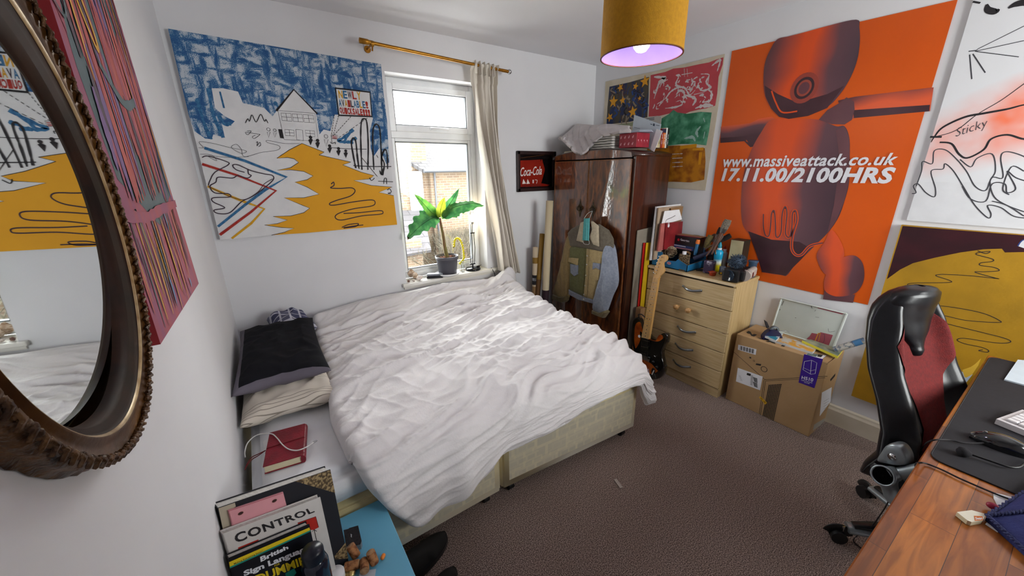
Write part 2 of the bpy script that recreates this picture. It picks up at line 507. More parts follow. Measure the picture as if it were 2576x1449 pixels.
# added_fill_window, made up behind the camera to brighten the room
w = MB()
for (a, b, c, d) in ((vx0, vx0+0.06, vz0, vz1), (vx1-0.06, vx1, vz0, vz1), (vx0, vx1, vz1-0.06, vz1), (vx0, vx1, vz0, vz0+0.06), ((vx0+vx1)/2-0.03, (vx0+vx1)/2+0.03, vz0, vz1)):
    w.box(((a+b)/2, YB-T/2, (c+d)/2), (b-a, 0.06, d-c), m_upvc)
w2 = struct('added_fill_window', w)
make('pane', MB().box(((vx0+vx1)/2, YB-T/2, (vz0+vz1)/2), (vx1-vx0-0.1, 0.004, vz1-vz0-0.1), m_glass), w2)

# ================================================================ outside
m_brick = bpy.data.materials.new('yellow_stock_brick'); m_brick.use_nodes = True
nt = m_brick.node_tree; b = nt.nodes['Principled BSDF']; b.inputs['Roughness'].default_value = 0.9
tc = nd(nt, 'ShaderNodeTexCoord'); sp = nd(nt, 'ShaderNodeSeparateXYZ'); cb = nd(nt, 'ShaderNodeCombineXYZ'); ad = nd(nt, 'ShaderNodeMath', operation='ADD')
bk = nd(nt, 'ShaderNodeTexBrick'); bk.inputs['Scale'].default_value = 1.0
bk.inputs['Brick Width'].default_value = 0.225; bk.inputs['Row Height'].default_value = 0.075; bk.inputs['Mortar Size'].default_value = 0.009
bk.inputs['Color1'].default_value = srgb('#5c4c3a'); bk.inputs['Color2'].default_value = srgb('#4d3d30'); bk.inputs['Mortar'].default_value = srgb('#655c50')
nt.links.new(tc.outputs['Object'], sp.inputs[0]); nt.links.new(sp.outputs[0], ad.inputs[0]); nt.links.new(sp.outputs[1], ad.inputs[1])
nt.links.new(ad.outputs[0], cb.inputs[0]); nt.links.new(sp.outputs[2], cb.inputs[1]); nt.links.new(cb.outputs[0], bk.inputs['Vector']); nt.links.new(bk.outputs[0], b.inputs['Base Color'])
def rows_mat(name, c1, c2, cm, w_, h_, mort):
    m = bpy.data.materials.new(name); m.use_nodes = True; nt = m.node_tree; b = nt.nodes['Principled BSDF']; b.inputs['Roughness'].default_value = 0.85
    tc = nd(nt, 'ShaderNodeTexCoord'); bk = nd(nt, 'ShaderNodeTexBrick'); bk.inputs['Scale'].default_value = 1
    bk.inputs['Brick Width'].default_value = w_; bk.inputs['Row Height'].default_value = h_; bk.inputs['Mortar Size'].default_value = mort
    bk.inputs['Color1'].default_value = srgb(c1); bk.inputs['Color2'].default_value = srgb(c2); bk.inputs['Mortar'].default_value = srgb(cm)
    sp = nd(nt, 'ShaderNodeSeparateXYZ'); cb = nd(nt, 'ShaderNodeCombineXYZ')
    nt.links.new(tc.outputs['Object'], sp.inputs[0]); nt.links.new(sp.outputs[0], cb.inputs[0]); nt.links.new(sp.outputs[1], cb.inputs[1])
    nt.links.new(cb.outputs[0], bk.inputs['Vector']); nt.links.new(bk.outputs[0], b.inputs['Base Color'])
    return m
m_tile = rows_mat('grey_roof_tiles', '#3d3c3e', '#323133', '#1f1e20', 0.28, 0.17, 0.018)
m_slate = rows_mat('slate_extension_roof', '#39373a', '#302e30', '#1b1a1b', 0.6, 0.25, 0.012)
m_grass = mat('garden_ground', '#7a7d6c', 0.9, '#5f6352', 4)
m_pipe = mat('dark_gutter', '#35373c', 0.5)
m_fence = mat('pale_timber_fence', '#5a4e40', 0.85, '#4a4034', 7, (6, 6, 0.5))
struct('trim_2', MB().box((6, 12, -3.05), (40, 23, 0.1), m_grass))   # garden below, first-floor window
bh = thing('brick_house', 'yellow brick house with grey tiled roof and white sash window beyond the garden', 'house', (6.5, 9, -3.0))
H = MB()
H.box((8.35, 10.6, -0.7), (6.9, 4.0, 4.6), m_brick)                        # long wall, facing the window; left end at x 4.9
H.box((4.28, 9.6, -0.2), (1.25, 1.6, 5.6), m_brick)
make('wall', H, bh)
gb = MB().slab([(3.55, 8.78, -3), (5.0, 8.78, -3), (5.0, 8.78, 1.62), (3.55, 8.78, 2.9)], (0, -1, 0), 0.2, m_brick)
make('gable_wall', gb, bh)
rf = MB()
rf.slab([(4.55, 8.3, 1.62), (12.3, 8.3, 1.66), (12.3, 11.2, 3.0), (3.3, 11.2, 3.0)], (0, -0.42, 0.9), 0.1, m_tile)
make('roof', rf, bh)
make('gutter', MB().cyl((4.55, 8.22, 1.58), (12.3, 8.22, 1.62), 0.06, m_pipe), bh)
make('downpipe', MB().cyl((5.02, 8.55, 1.55), (5.02, 8.55, -0.9), 0.03, m_pipe), bh)
wn = MB().box((4.45, 8.70, 0.9), (0.42, 0.08, 1.35), m_upvc).box((4.45, 8.66, 0.2), (0.56, 0.14, 0.07), m_upvc)
hw = make('window', wn, bh)
m_dglass = mat('dark_window_glass', '#8d98a0', 0.1)
make('pane', MB().box((4.45, 8.655, 1.22), (0.32, 0.01, 0.58), m_dglass).box((4.45, 8.655, 0.58), (0.32, 0.01, 0.58), m_dglass), hw)
ex = thing('brick_extension', 'low rear extension with pale slate roof beyond the window plant', 'building', (2.9, 7.2, -3))
make('wall', MB().box((3.0, 7.9, -1.6), (1.7, 1.7, 2.8), m_brick), ex)
make('roof', MB().slab([(1.6, 6.7, -0.55), (4.05, 6.9, -0.5), (4.6, 8.68, 0.42), (2.2, 8.68, 0.5)], (0, -0.45, 0.9), 0.08, m_slate), ex)
sd = thing('garden_shed', 'low garden shed with pale boarded roof behind the lamp', 'shed', (4.6, 5.0, -3))
make('wall', MB().box((5.0, 5.5, -2.2), (2.0, 1.4, 1.6), m_fence), sd)
make('roof', MB().slab([(3.85, 4.75, -1.75), (6.2, 4.6, -1.62), (6.3, 6.4, -0.85), (4.1, 6.5, -0.82)], (0, -0.4, 0.9), 0.07, m_slate), sd)
fn = thing('timber_fence', 'pale vertical board garden fence beyond the window', 'fence', (2.8, 5.6, -3))
f = MB()
for i in range(22):
    f.box((1.3+i*0.115, 4.6+i*0.004, -2.1), (0.105, 0.02, 1.8+0.02*(i % 2)), m_fence)
f.box((2.5, 4.66, -1.5), (2.5, 0.03, 0.08), m_fence)
make('board_panel', f, fn)
# bare shrub between fence and house
tr = MB(); random.seed(3)
m_twig = mat('bare_twigs', '#3c372e', 0.9, '#4c4739', 5)
def twig(p, d, l, r, n):
    q = p+d*l; tr.tube([p, (p+q)/2+Vector((random.uniform(-1, 1),)*3)*0.03, q], r, m_twig, 4, cap=False)
    if n == 0: return
    for _ in range(3):
        nd_ = (d+Vector((random.uniform(-.8, .8), random.uniform(-.6, .6), random.uniform(-.2, .6)))).normalized()
        twig(q, nd_, l*0.74, r*0.66, n-1)
for k in range(5):
    twig(Vector((4.75+0.22*k, 7.35+0.05*k, -3)), Vector((random.uniform(-.12, .12), 0, 1)).normalized(), 0.95, 0.03, 5)
tag(make('bare_shrub', tr), 'tangled leafless shrub growing behind the shed beyond the window', 'shrub')
# ================================================================ the bed
m_damask = bpy.data.materials.new('cream_damask'); m_damask.use_nodes = True
nt = m_damask.node_tree; b = nt.nodes['Principled BSDF']; b.inputs['Roughness'].default_value = 0.55; b.inputs['Sheen Weight'].default_value = 0.3
tc = nd(nt, 'ShaderNodeTexCoord'); sp = nd(nt, 'ShaderNodeSeparateXYZ'); cb = nd(nt, 'ShaderNodeCombineXYZ')
nt.links.new(tc.outputs['Object'], sp.inputs[0]); nt.links.new(sp.outputs[0], cb.inputs[0]); nt.links.new(sp.outputs[2], cb.inputs[1])
def brk(w_, h_, mo, c1, c2, cm, off=0.5):
    n = nd(nt, 'ShaderNodeTexBrick'); n.inputs['Scale'].default_value = 1; n.inputs['Brick Width'].default_value = w_; n.inputs['Row Height'].default_value = h_
    n.inputs['Mortar Size'].default_value = mo; n.inputs['Color1'].default_value = srgb(c1); n.inputs['Color2'].default_value = srgb(c2); n.inputs['Mortar'].default_value = srgb(cm)
    n.offset = off; nt.links.new(cb.outputs[0], n.inputs['Vector']); return n
n1 = brk(0.13, 0.075, 0.009, '#b9b3a0', '#c4bca6', '#cfc6aa'); n2 = brk(0.052, 0.034, 0.006, '#b4ae9b', '#c6bea6', '#d2c9ab', 0.3)
ch = nd(nt, 'ShaderNodeTexVoronoi'); ch.inputs['Scale'].default_value = 9; nt.links.new(cb.outputs[0], ch.inputs['Vector'])
mx = nd(nt, 'ShaderNodeMix', data_type='RGBA'); nt.links.new(ch.outputs['Color'], mx.inputs[0]); nt.links.new(n1.outputs[0], mx.inputs[6]); nt.links.new(n2.outputs[0], mx.inputs[7]); nt.links.new(mx.outputs[2], b.inputs['Base Color'])
m_cream_f = mat('cream_border_fabric', '#dccfa4', 0.6, '#d3c391', 9, sheen=0.3)
m_black_pl = mat('black_plastic', '#141416', 0.4)
m_steel = mat('bright_metal', '#c9cbce', 0.25, metal=1.0)
def divan(name, label, x0, x1, y0, y1, yb, z0=0.06, z1=0.385):
    """front line runs from (x0,y0) to (x1,y1); back at yb"""
    root = thing(name, label, 'bed base', ((x0+x1)/2, (y0+yb)/2, 0), 0, 'two halves of the divan bed base')
    c = Vector(((x0+x1)/2, (y0+y1+2*yb)/4, (z0+z1)/2))
    mb = MB(); bm = bmesh.new(); vs = []
    for z in (z0, z1):
        for (x, y) in ((x0, y0), (x1, y1), (x1, yb), (x0, yb)): vs.append(bm.verts.new((x, y, z)))
    for q in ((3, 2, 1, 0), (4, 5, 6, 7), (0, 1, 5, 4), (1, 2, 6, 5), (2, 3, 7, 6), (3, 0, 4, 7)): bm.faces.new([vs[i] for i in q])
    bmesh.ops.bevel(bm, geom=bm.edges[:], offset=0.012, segments=3, affect='EDGES'); bm.verts.index_update()
    mb.add([v.co.copy() for v in bm.verts], [[v.index for v in f.verts] for f in bm.faces], m_cream_f, True); bm.free()
    # patterned panel of the front
    U = Vector((x1-x0, y1-y0, 0)); L = U.length; A = Art(mb, (x0, y0, 0), U, (0, 0, 1), px=False, step=0.001)
    A.poly([(0.035, z0+0.045), (L-0.035, z0+0.045), (L-0.035, z1-0.05), (0.035, z1-0.05)], m_damask, 1, raw=True)
    make('base', mb, root)
    n = Vector((U.y, -U.x, 0)).normalized()
    for t in (0.09, 0.5, 0.93) if L > 1.2 else (0.07, 0.93):
        p = Vector((x0, y0, 0))+U*t - n*0.05
        k = MB().cyl(p+Vector((0, 0, 0.06)), p+Vector((0, 0, 0.035)), 0.008, m_steel)
        k.cyl(p+Vector((-0.014, 0, 0.024)), p+Vector((0.014, 0, 0.024)), 0.024, m_black_pl, seg=20)
        make('castor', k, root)
        q = Vector((p.x, yb-0.06, 0))
        k = MB().cyl(q+Vector((0, 0, 0.06)), q+Vector((0, 0, 0.035)), 0.008, m_steel)
        k.cyl(q+Vector((-0.014, 0, 0.024)), q+Vector((0.014, 0, 0.024)), 0.024, m_black_pl, seg=20)
        make('castor', k, root)
    return root
divan('divan_base', 'cream patterned head half of the bed base, next to the blue bedside table', 0.025, 0.945, -1.43, -1.432, -0.10)
divan('divan_base', 'cream patterned foot half of the bed base, under the hanging duvet corner', 0.955, 1.848, -1.432, -1.503, -0.10)

m_sheet = mat('white_fitted_sheet', '#e6e7ea', 0.85, '#dcdde2', 6, bump=0.15, bscale=14, stretch=(1, 1, 3))
def matt():
    bm = bmesh.new(); bmesh.ops.create_cube(bm, size=1)
    for v in bm.verts: v.co = Vector((0.945+v.co.x*1.83, -0.765+v.co.y*1.33, 0.46+v.co.z*0.148))
    bmesh.ops.bevel(bm, geom=bm.edges[:], offset=0.035, segments=4, affect='EDGES')
    bmesh.ops.subdivide_edges(bm, edges=[e for e in bm.edges if e.calc_length() > 0.3], cuts=40, use_grid_fill=True)
    for v in bm.verts:
        n = fbm(v.co.x*2.1, v.co.y*2.3, v.co.z*9)*0.006
        if v.co.z < 0.50: n += 0.006*math.sin(v.co.z*150+v.co.x*2)*(1 if v.co.y < -1.38 else 0)
        v.co += Vector((0, -1 if v.co.y < -1.35 else 0, 1))*n
        if v.co.z < 0.388: v.co.z = 0.386
    bm.verts.index_update(); mb = MB(); mb.add([v.co.copy() for v in bm.verts], [[v.index for v in f.verts] for f in bm.faces], m_sheet, True); bm.free(); return mb
mt = thing('mattress', 'white sheeted mattress on the cream divan base', 'mattress', (0.945, -0.735, 0.386))
make('fitted_sheet', matt(), mt)

# ---- duvet
m_duvet = mat('white_duvet_cotton', '#e4e1e2', 0.85, '#dcd8d9', 4, bump=0.12, bscale=140, sheen=0.2)
def duvet():
    hx = [0.30, 0.50, 0.66, 0.80, 0.92, 1.05, 1.20, 1.36, 1.55, 1.72, 1.80, 1.83, 1.87, 1.93]
    hz = [0.24, 0.205, 0.215, 0.265, 0.315, 0.335, 0.345, 0.365, 0.395, 0.41, 0.40, 0.30, 0.235, 0.25]
    zbx = [0.3, 0.386, 0.69, 0.97, 1.28, 1.55, 1.75, 1.88, 1.95]; zbz = [0.60, 0.65, 0.685, 0.695, 0.705, 0.67, 0.65, 0.655, 0.63]
    def base(u, v):
        # nominal x along the bed
        xl = interp(v, [0, 0.10, 0.22, 0.38, 0.58, 0.72, 0.80, 0.88, 1.0], [0.40, 0.375, 0.37, 0.362, 0.31, 0.325, 0.36, 0.42, 0.50])
        xr = interp(v, [0, 0.1, 0.3, 0.7, 0.78, 1.0], [1.93, 1.95, 1.93, 1.885, 1.885, 1.92])
        x = lerp(xl, xr, u)
        zt = 0.578 + 0.014*math.sin(x*2.6+0.5) + 0.008*math.sin(x*5.1)       # top height
        zb = interp(x, zbx, zbz); hem = interp(x, hx, hz)
        ye = -1.455-0.035*u - 0.012*math.sin(x*4.2)                          # where the front edge rolls over
        bul = 0.045+0.03*math.sin(x*3.3+1)*0.6
        pts = [(0.0, (-0.012, zb-0.05)), (0.03, (-0.02, zb+0.0)), (0.07, (-0.075, zb+0.015)), (0.12, (-0.17, zb-0.02)), (0.18, (-0.29, lerp(zb, zt, 0.62))), (0.26, (-0.44, zt+0.012)),
               (0.45, (-0.85, zt)), (0.62, (-1.22, zt-0.004)), (0.70, (ye+0.07, zt-0.012)), (0.745, (ye-0.005, zt-0.045)), (0.79, (ye-bul*0.8, zt-0.115)), (0.87, (ye-bul-0.012, lerp(zt-0.12, hem, 0.45))),
               (0.96, (ye-bul*0.9-0.01, lerp(zt-0.12, hem, 0.88))), (1.0, (ye-bul*0.6-0.0, hem))]
        vs = [p[0] for p in pts]; y = interp(v, vs, [p[1][0] for p in pts]) - 0.075*max(0, 1-v/0.10)*(1 if 1.02 < x < 1.86 else max(0, 1-min(abs(x-1.02), abs(x-1.86))/0.12)); z = interp(v, vs, [p[1][1] for p in pts])
        # foot roll-over
        if u > 0.955:
            t = (u-0.955)/0.045; dz = 0.17*t*t*(1 if v < 0.72 else max(0.0, 1-(v-0.72)*6))
            z -= dz; x -= 0.012*t*t
        # head edge of the duvet, a rolled thickness
        if u < 0.03:
            t = 1-u/0.03
            if v < 0.72: z = z - (z-0.538)*0.93*t**2.2 if z > 0.545 else z
            else: y += 0.03*t*t
        return Vector((x, y, z))
    def smooth_base(u, v):
        acc = Vector((0, 0, 0)); w = 0
        for dv, k in ((-0.024, 1), (-0.012, 2), (0, 3), (0.012, 2), (0.024, 1)):
            acc += base(u, min(1, max(0, v+dv)))*k; w += k
        return acc/w
    def ridge(a, k=2.2): return (1-abs(a))**k
    def disp(x, s):
        # s: arc position across; folds run from the near head corner towards the window foot corner
        wx = x + 0.10*fbm(x*1.3, s*1.3, 1.0); ws = s + 0.10*fbm(x*1.3, s*1.3, 7.0)
        out = 0
        for (ang, fr, st, amp, sd, k) in ((-10, 5.6, 1.1, 0.040, 3, 3.2), (-17, 10.5, 1.7, 0.027, 11, 2.8), (4, 9.0, 1.6, 0.014, 17, 2.8), (-28, 16.0, 3.0, 0.011, 23, 2.4), (-8, 27.0, 4.0, 0.005, 41, 2.2), (38, 13.0, 2.4, 0.008, 31, 2.4)):
            c, s_ = math.cos(R(ang)), math.sin(R(ang))
            a = wx*c + ws*s_; bq = -wx*s_ + ws*c
            n = noise.noise(Vector((a*st, bq*fr, sd)))
            mod = 0.35+0.65*max(0, min(1, 0.5+1.6*noise.noise(Vector((wx*1.7, ws*1.7, sd+5)))))
            out += amp*ridge(min(1, abs(n)*2.1), k)*mod
        out += 0.010*fbm(x*2.2, s*2.2, 4.0)
        return out
    NU, NV = 330, 300; P = [[smooth_base(i/(NU-1), j/(NV-1)) for i in range(NU)] for j in range(NV)]
    V = []
    for j in range(NV):
        for i in range(NU):
            p = P[j][i]; du = P[j][min(i+1, NU-1)]-P[j][max(i-1, 0)]; dv = P[min(j+1, NV-1)][i]-P[max(j-1, 0)][i]
            n = dv.cross(du)
            n = n.normalized() if n.length > 1e-12 else Vector((0, 0, 1))
            if n.z < 0 and j < NV*0.7: n = -n
            if j >= NV*0.7 and n.y > 0: n = -n
            u, v = i/(NU-1), j/(NV-1); s = v*2.0
            d = disp(p.x, s)
            if v > 0.70:      # hanging front: softer, longer vertical folds
                t = min(1, (v-0.70)/0.1)
                dl = max(.15, min(1, (.53-interp(p.x, hx, hz))/.30))**2; fold = dl*(0.016*math.sin(p.x*17+2.5*fbm(p.x*2, 0.3, 2))*min(1, (v-0.70)/0.25) + 0.006*math.sin(p.x*41+s*2)*min(1, (v-0.7)/0.3))
                d = lerp(d, d*0.35+fold, t)
            yl = -0.36+0.11*(p.x-.4)+.02*math.sin(p.x*4); q_ = (p.y-yl)/.022
            if v < .5: d += -0.022*math.exp(-q_*q_)+0.014*math.exp(-(q_-2.2)**2/3)
            if v < 0.2: d *= 0.45+0.55*v/0.2
            if v < 0.08: d = min(d, 0.004)
            edge = min(1, u/0.02)
            V.append(p + n*(d*edge))
    # crumpled corner beside the curtain
    for k, q in enumerate(V):
        r = math.hypot(q.x-1.86, (q.y+0.11)*0.9)
        if r < 0.26: V[k] = q + Vector((0.012, 0, 0.060))*(.5+.5*math.cos(PI*r/.26))*(0.65+0.8*abs(noise.noise(q*13)))
        if q.y > -0.008: V[k].y = -0.008
        if q.x > 2.05: V[k].x = 2.05
    mb = MB(); F = []
    for j in range(NV-1):
        for i in range(NU-1):
            F.append((j*NU+i, (j+1)*NU+i, (j+1)*NU+i+1, j*NU+i+1))
    mb.add(V, F, m_duvet, True)
    return mb
dv = make('duvet', duvet())
sol = dv.modifiers.new('thickness', 'SOLIDIFY'); sol.thickness = 0.012; sol.offset = -1
tag(dv, 'crumpled white duvet spread across the double bed', 'duvet')

# ---- pillows
def pillow_mb(c, L, Wd, T_, mats_fn, rz=0.0, tilt=(0, 0), seed=1, wr=0.012, n=70, pinch=0.07, pw=4):
    mb = MB(); c = Vector(c); rm = Matrix.Rotation(rz, 3, 'Z') @ Matrix.Rotation(tilt[0], 3, 'X') @ Matrix.Rotation(tilt[1], 3, 'Y')
    vs = []; idx = {}
    def P(i, j, side):
        a = -1+2*i/n; b = -1+2*j/n
        x = Wd/2*a*(1-pinch*(1-abs(a)**3)*0-pinch*(1-b*b)*abs(a)**2); y = L/2*b*(1-pinch*(1-a*a)*abs(b)**2)
        h = max(0, (1-abs(a)**pw)*(1-abs(b)**pw))**0.55
        z = side*T_/2*h
        q = Vector((x*9, y*9, seed))
        z += side*h*wr*(1.4*(1-abs(noise.noise(q)))**3 + 0.9*noise.noise(q*2.3))
        e = max(abs(a), abs(b))
        z += 0.006*noise.noise(Vector((x*14, y*14, seed+9)))*e**6
        return c + rm @ Vector((x, y, z)), a, b
    F = {}
    for side in (1, -1):
        for j in range(n+1):
            for i in range(n+1):
                if side == -1 and (i in (0, n) or j in (0, n)): idx[(i, j, -1)] = idx[(i, j, 1)]; continue
                p, a, b = P(i, j, side); idx[(i, j, side)] = len(vs); vs.append(p)
    by = {}
    for side in (1, -1):
        for j in range(n):
            for i in range(n):
                q = (idx[(i, j, side)], idx[(i+1, j, side)], idx[(i+1, j+1, side)], idx[(i, j+1, side)])
                if side == -1: q = q[::-1]
                m = mats_fn(-1+2*(i+.5)/n, -1+2*(j+.5)/n, side); by.setdefault(m.name, (m, []))[1].append(q)
    base = len(mb.v)
    first = True
    for m, fs in by.values():
        if first: mb.add(vs, fs, m, True); first = False
        else:
            k = mb.mi(m)
            for f in fs: mb.f.append(list(f)); mb.m.append(k); mb.sm.append(True)
    return mb
m_blk = mat('charcoal_pillow_cotton', '#191a20', 0.95, '#15161b', 7, spec=.2, bump=0.1, bscale=120)
m_gry = mat('grey_pillow_cotton', '#6c6772', 0.9, '#615c67', 9)
m_str = bpy.data.materials.new('cream_striped_cotton'); m_str.use_nodes = True
nt = m_str.node_tree; b = nt.nodes['Principled BSDF']; b.inputs['Roughness'].default_value = 0.85
tc = nd(nt, 'ShaderNodeTexCoord'); sp = nd(nt, 'ShaderNodeSeparateXYZ'); md_ = nd(nt, 'ShaderNodeMath', operation='PINGPONG'); md_.inputs[1].default_value = 0.0075
lt = nd(nt, 'ShaderNodeMath', operation='LESS_THAN'); lt.inputs[1].default_value = 0.0013
w2_ = nd(nt, 'ShaderNodeMath', operation='PINGPONG'); w2_.inputs[1].default_value = 0.085; lt2 = nd(nt, 'ShaderNodeMath', operation='LESS_THAN'); lt2.inputs[1].default_value = 0.048; mu = nd(nt, 'ShaderNodeMath', operation='MULTIPLY')
mx = nd(nt, 'ShaderNodeMix', data_type='RGBA'); mx.inputs[6].default_value = srgb('#d3cabd'); mx.inputs[7].default_value = srgb('#8d8479')
L = nt.links; L.new(tc.outputs['Object'], sp.inputs[0]); L.new(sp.outputs[1], md_.inputs[0]); L.new(md_.outputs[0], lt.inputs[0]); L.new(sp.outputs[1], w2_.inputs[0]); L.new(w2_.outputs[0], lt2.inputs[0])
L.new(lt.outputs[0], mu.inputs[0]); L.new(lt2.outputs[0], mu.inputs[1]); L.new(mu.outputs[0], mx.inputs[0]); L.new(mx.outputs[2], b.inputs['Base Color'])
o = make('pillow', pillow_mb((0.190, -0.66, 0.592), 0.74, 0.36, 0.105, lambda a, b, s: m_str, 0.0, (0, 0), 5, 0.018))
tag(o, 'cream pillow with thin grey stripes, lowest of the pillow stack', 'pillow', 'pillows at the head of the bed')
o = make('pillow', pillow_mb((0.194, -0.575, 0.694), 0.76, 0.365, 0.105, lambda a, b, s: m_blk if (a > -0.86 and b > -0.955 and s > 0) else m_gry, -0.03, (0, 0), 9, 0.008))
tag(o, 'charcoal black pillow with grey borders, on top of the stack', 'pillow', 'pillows at the head of the bed')
m_plaid = bpy.data.materials.new('navy_check'); m_plaid.use_nodes = True
nt = m_plaid.node_tree; b = nt.nodes['Principled BSDF']; b.inputs['Roughness'].default_value = 0.85
tc = nd(nt, 'ShaderNodeTexCoord'); bk = nd(nt, 'ShaderNodeTexBrick'); bk.offset = 0; bk.inputs['Scale'].default_value = 1; bk.inputs['Brick Width'].default_value = 0.05; bk.inputs['Row Height'].default_value = 0.05; bk.inputs['Mortar Size'].default_value = 0.005
bk.inputs['Color1'].default_value = srgb('#35385a'); bk.inputs['Color2'].default_value = srgb('#5f6076'); bk.inputs['Mortar'].default_value = srgb('#b9b8c4')
nt.links.new(tc.outputs['Object'], bk.inputs['Vector']); nt.links.new(bk.outputs[0], b.inputs['Base Color'])
o = make('folded_shirt', pillow_mb((0.275, -0.185, 0.68), 0.26, 0.20, 0.09, lambda a, b, s: m_plaid, 0.2, (0.1, 0.1), 12, 0.02, n=36))
tag(o, 'navy checked cloth bunched behind the black pillow', 'clothing')

# ---- red notebook, its paper and the white cable on the sheet
m_red = mat('dark_red_leather', '#8a1228', 0.42, '#6f0d1f', 22, bump=0.25, bscale=160)
m_page = mat('cream_book_pages', '#e3d9b8', 0.7, '#cfc3a0', 30, (1, 1, 30))
m_paper = mat('white_paper', '#e9eaec', 0.7)
ZS = 0.536
def quad_prism(mb, quad, ztop, h, m, mside=None):
    P = [onz(q[0], q[1], ztop) for q in quad]
    return mb.slab(P, (0, 0, 1), h, m, mside)
zt = ZS+0.034
P = [onz(x, y, zt) for x, y in ((665, 1092), (753, 1070), (776, 1139), (676, 1170))]
U = ((P[1]-P[0])+(P[2]-P[3])).normalized(); V = (P[0]-P[3]); V = (V-U*V.dot(U)).normalized(); wU = ((P[1]-P[0]).length+(P[2]-P[3]).length)/2; hV = ((P[0]-P[3]).length+(P[1]-P[2]).length)/2
C0 = (P[0]+P[1]+P[2]+P[3])/4
def nb_box(mb, u0, u1, v0, v1, z0, z1, m):
    mb.slab([C0+U*u0*wU/2+V*v0*hV/2+Vector((0, 0, z1-zt)), C0+U*u1*wU/2+V*v0*hV/2+Vector((0, 0, z1-zt)), C0+U*u1*wU/2+V*v1*hV/2+Vector((0, 0, z1-zt)), C0+U*u0*wU/2+V*v1*hV/2+Vector((0, 0, z1-zt))], (0, 0, 1), z1-z0, m)
nb = thing('notebook', 'dark red leather notebook tied with a thin red cord on the sheet', 'notebook', (C0.x, C0.y, ZS+0.002))
mb = MB(); nb_box(mb, -1, 1, -1, 1, zt-0.003, zt, m_red); nb_box(mb, -1, 1, -1, 1, ZS+0.002, ZS+0.005, m_red)
mb.tube([C0+U*wU/2+V*hV/2*s+Vector((0, 0, -0.017)) for s in (-1, -0.5, 0, .5, 1)], 0.0155, m_red, 12, flat=.55, up=V)
make('cover', mb, nb)
mb = MB(); nb_box(mb, -0.97, 0.96, -0.965, 0.965, ZS+0.005, zt-0.003, m_page); make('pages', mb, nb)
m_cord = mat('red_cord', '#6e1418', 0.6)
mb = MB(); s0 = onz(671, 1128, zt+0.002); s1 = onz(764, 1098, zt+0.002)
mb.tube([s0+(s0-s1)*0.06-Vector((0, 0, 0.02)), s0, (s0+s1)/2, s1, s1+(s1-s0)*0.06-Vector((0, 0, 0.015))], 0.0016, m_cord, 6)
for k in (0, 4):
    mb.tube(catmull([tuple(onz(668, 1133, ZS+0.02)), tuple(onz(650, 1142+k, ZS+0.014)), tuple(onz(634, 1150+k*1.5, ZS+0.012)), tuple(onz(622, 1166+k, ZS+0.012)), tuple(onz(616, 1182, ZS+0.006))], 6), 0.0016, m_cord, 6)
make('tie_cord', mb, nb)
mb = MB().slab([onz(x, y, ZS+0.0035) for x, y in ((661, 1110), (700, 1090), (770, 1142), (745, 1158), (674, 1176))], (0, 0, 1), 0.001, m_paper)
tag(make('paper_sheet', mb), 'loose white paper lying under the red notebook', 'paper')
m_cable = mat('white_cable', '#d9d8d6', 0.5)
cp = [(617, 1150, ZS+.006), (616, 1136, ZS+.01), (624, 1113, ZS+.02), (647, 1094, ZS+.034), (681, 1091, zt+.006), (697, 1102, zt+.005), (709, 1117, zt+.006), (726, 1130, zt+.006), (748, 1133, zt+.006), (768, 1126, zt+.006), (780, 1119, zt), (790, 1112, ZS+.02)]
mb = MB().tube(catmull([tuple(onz(*c)) for c in cp], 5), 0.0022, m_cable, 8)
wc = make('charging_cable', mb)
e0, e1 = onz(788, 1114, ZS+.021), onz(797, 1108, ZS+.02)
make('plug', MB().cyl(e0, e1, 0.0035, m_steel, seg=8), wc)
tag(wc, 'white charging cable draped over the red notebook', 'cable')
# ================================================================ canvas on the window wall
m_cnv = mat('white_primed_canvas', '#dededf', 0.8, '#d6d6d8', 12, bump=0.1, bscale=300)
def sky_mat():
    m = bpy.data.materials.new('blue_crayon_scribble'); m.use_nodes = True; nt = m.node_tree; b = nt.nodes['Principled BSDF']; b.inputs['Roughness'].default_value = 0.75
    tc = nd(nt, 'ShaderNodeTexCoord'); L = nt.links
    def nz(sc, st, det=5, dist=0.6):
        mp = nd(nt, 'ShaderNodeMapping'); mp.inputs['Scale'].default_value = st; L.new(tc.outputs['Object'], mp.inputs[0])
        n = nd(nt, 'ShaderNodeTexNoise'); n.inputs['Scale'].default_value = sc; n.inputs['Detail'].default_value = det; n.inputs['Distortion'].default_value = dist; L.new(mp.outputs[0], n.inputs['Vector']); return n
    a = nz(9, (3.2, 1, 0.75)); c = nz(13, (1, 1, 2.4)); g = nz(330, (1, 1, 1), 2, 0)
    ad = nd(nt, 'ShaderNodeMath', operation='MAXIMUM'); L.new(a.outputs[0], ad.inputs[0]); L.new(c.outputs[0], ad.inputs[1])
    m2 = nd(nt, 'ShaderNodeMath', operation='MULTIPLY_ADD'); m2.inputs[1].default_value = 0.55; L.new(g.outputs[0], m2.inputs[0]); L.new(ad.outputs[0], m2.inputs[2])
    r = nd(nt, 'ShaderNodeValToRGB'); e = r.color_ramp.elements; e[0].position = 0.735; e[0].color = srgb('#b9c3cd'); e[1].position = 0.90; e[1].color = srgb('#164f84')
    x = e.new(0.80); x.color = srgb('#3a709c')
    L.new(m2.outputs[0], r.inputs[0]); L.new(r.outputs[0], b.inputs['Base Color']); return m
m_sky = sky_mat()
m_blu = mat('blue_crayon', '#1d5683', 0.8, '#3f77a2', 90); m_rd = mat('red_crayon', '#9b1c17', 0.8, '#ad3a2e', 90); m_yl = mat('yellow_crayon', '#d9a417', 0.8, '#c8921a', 90)
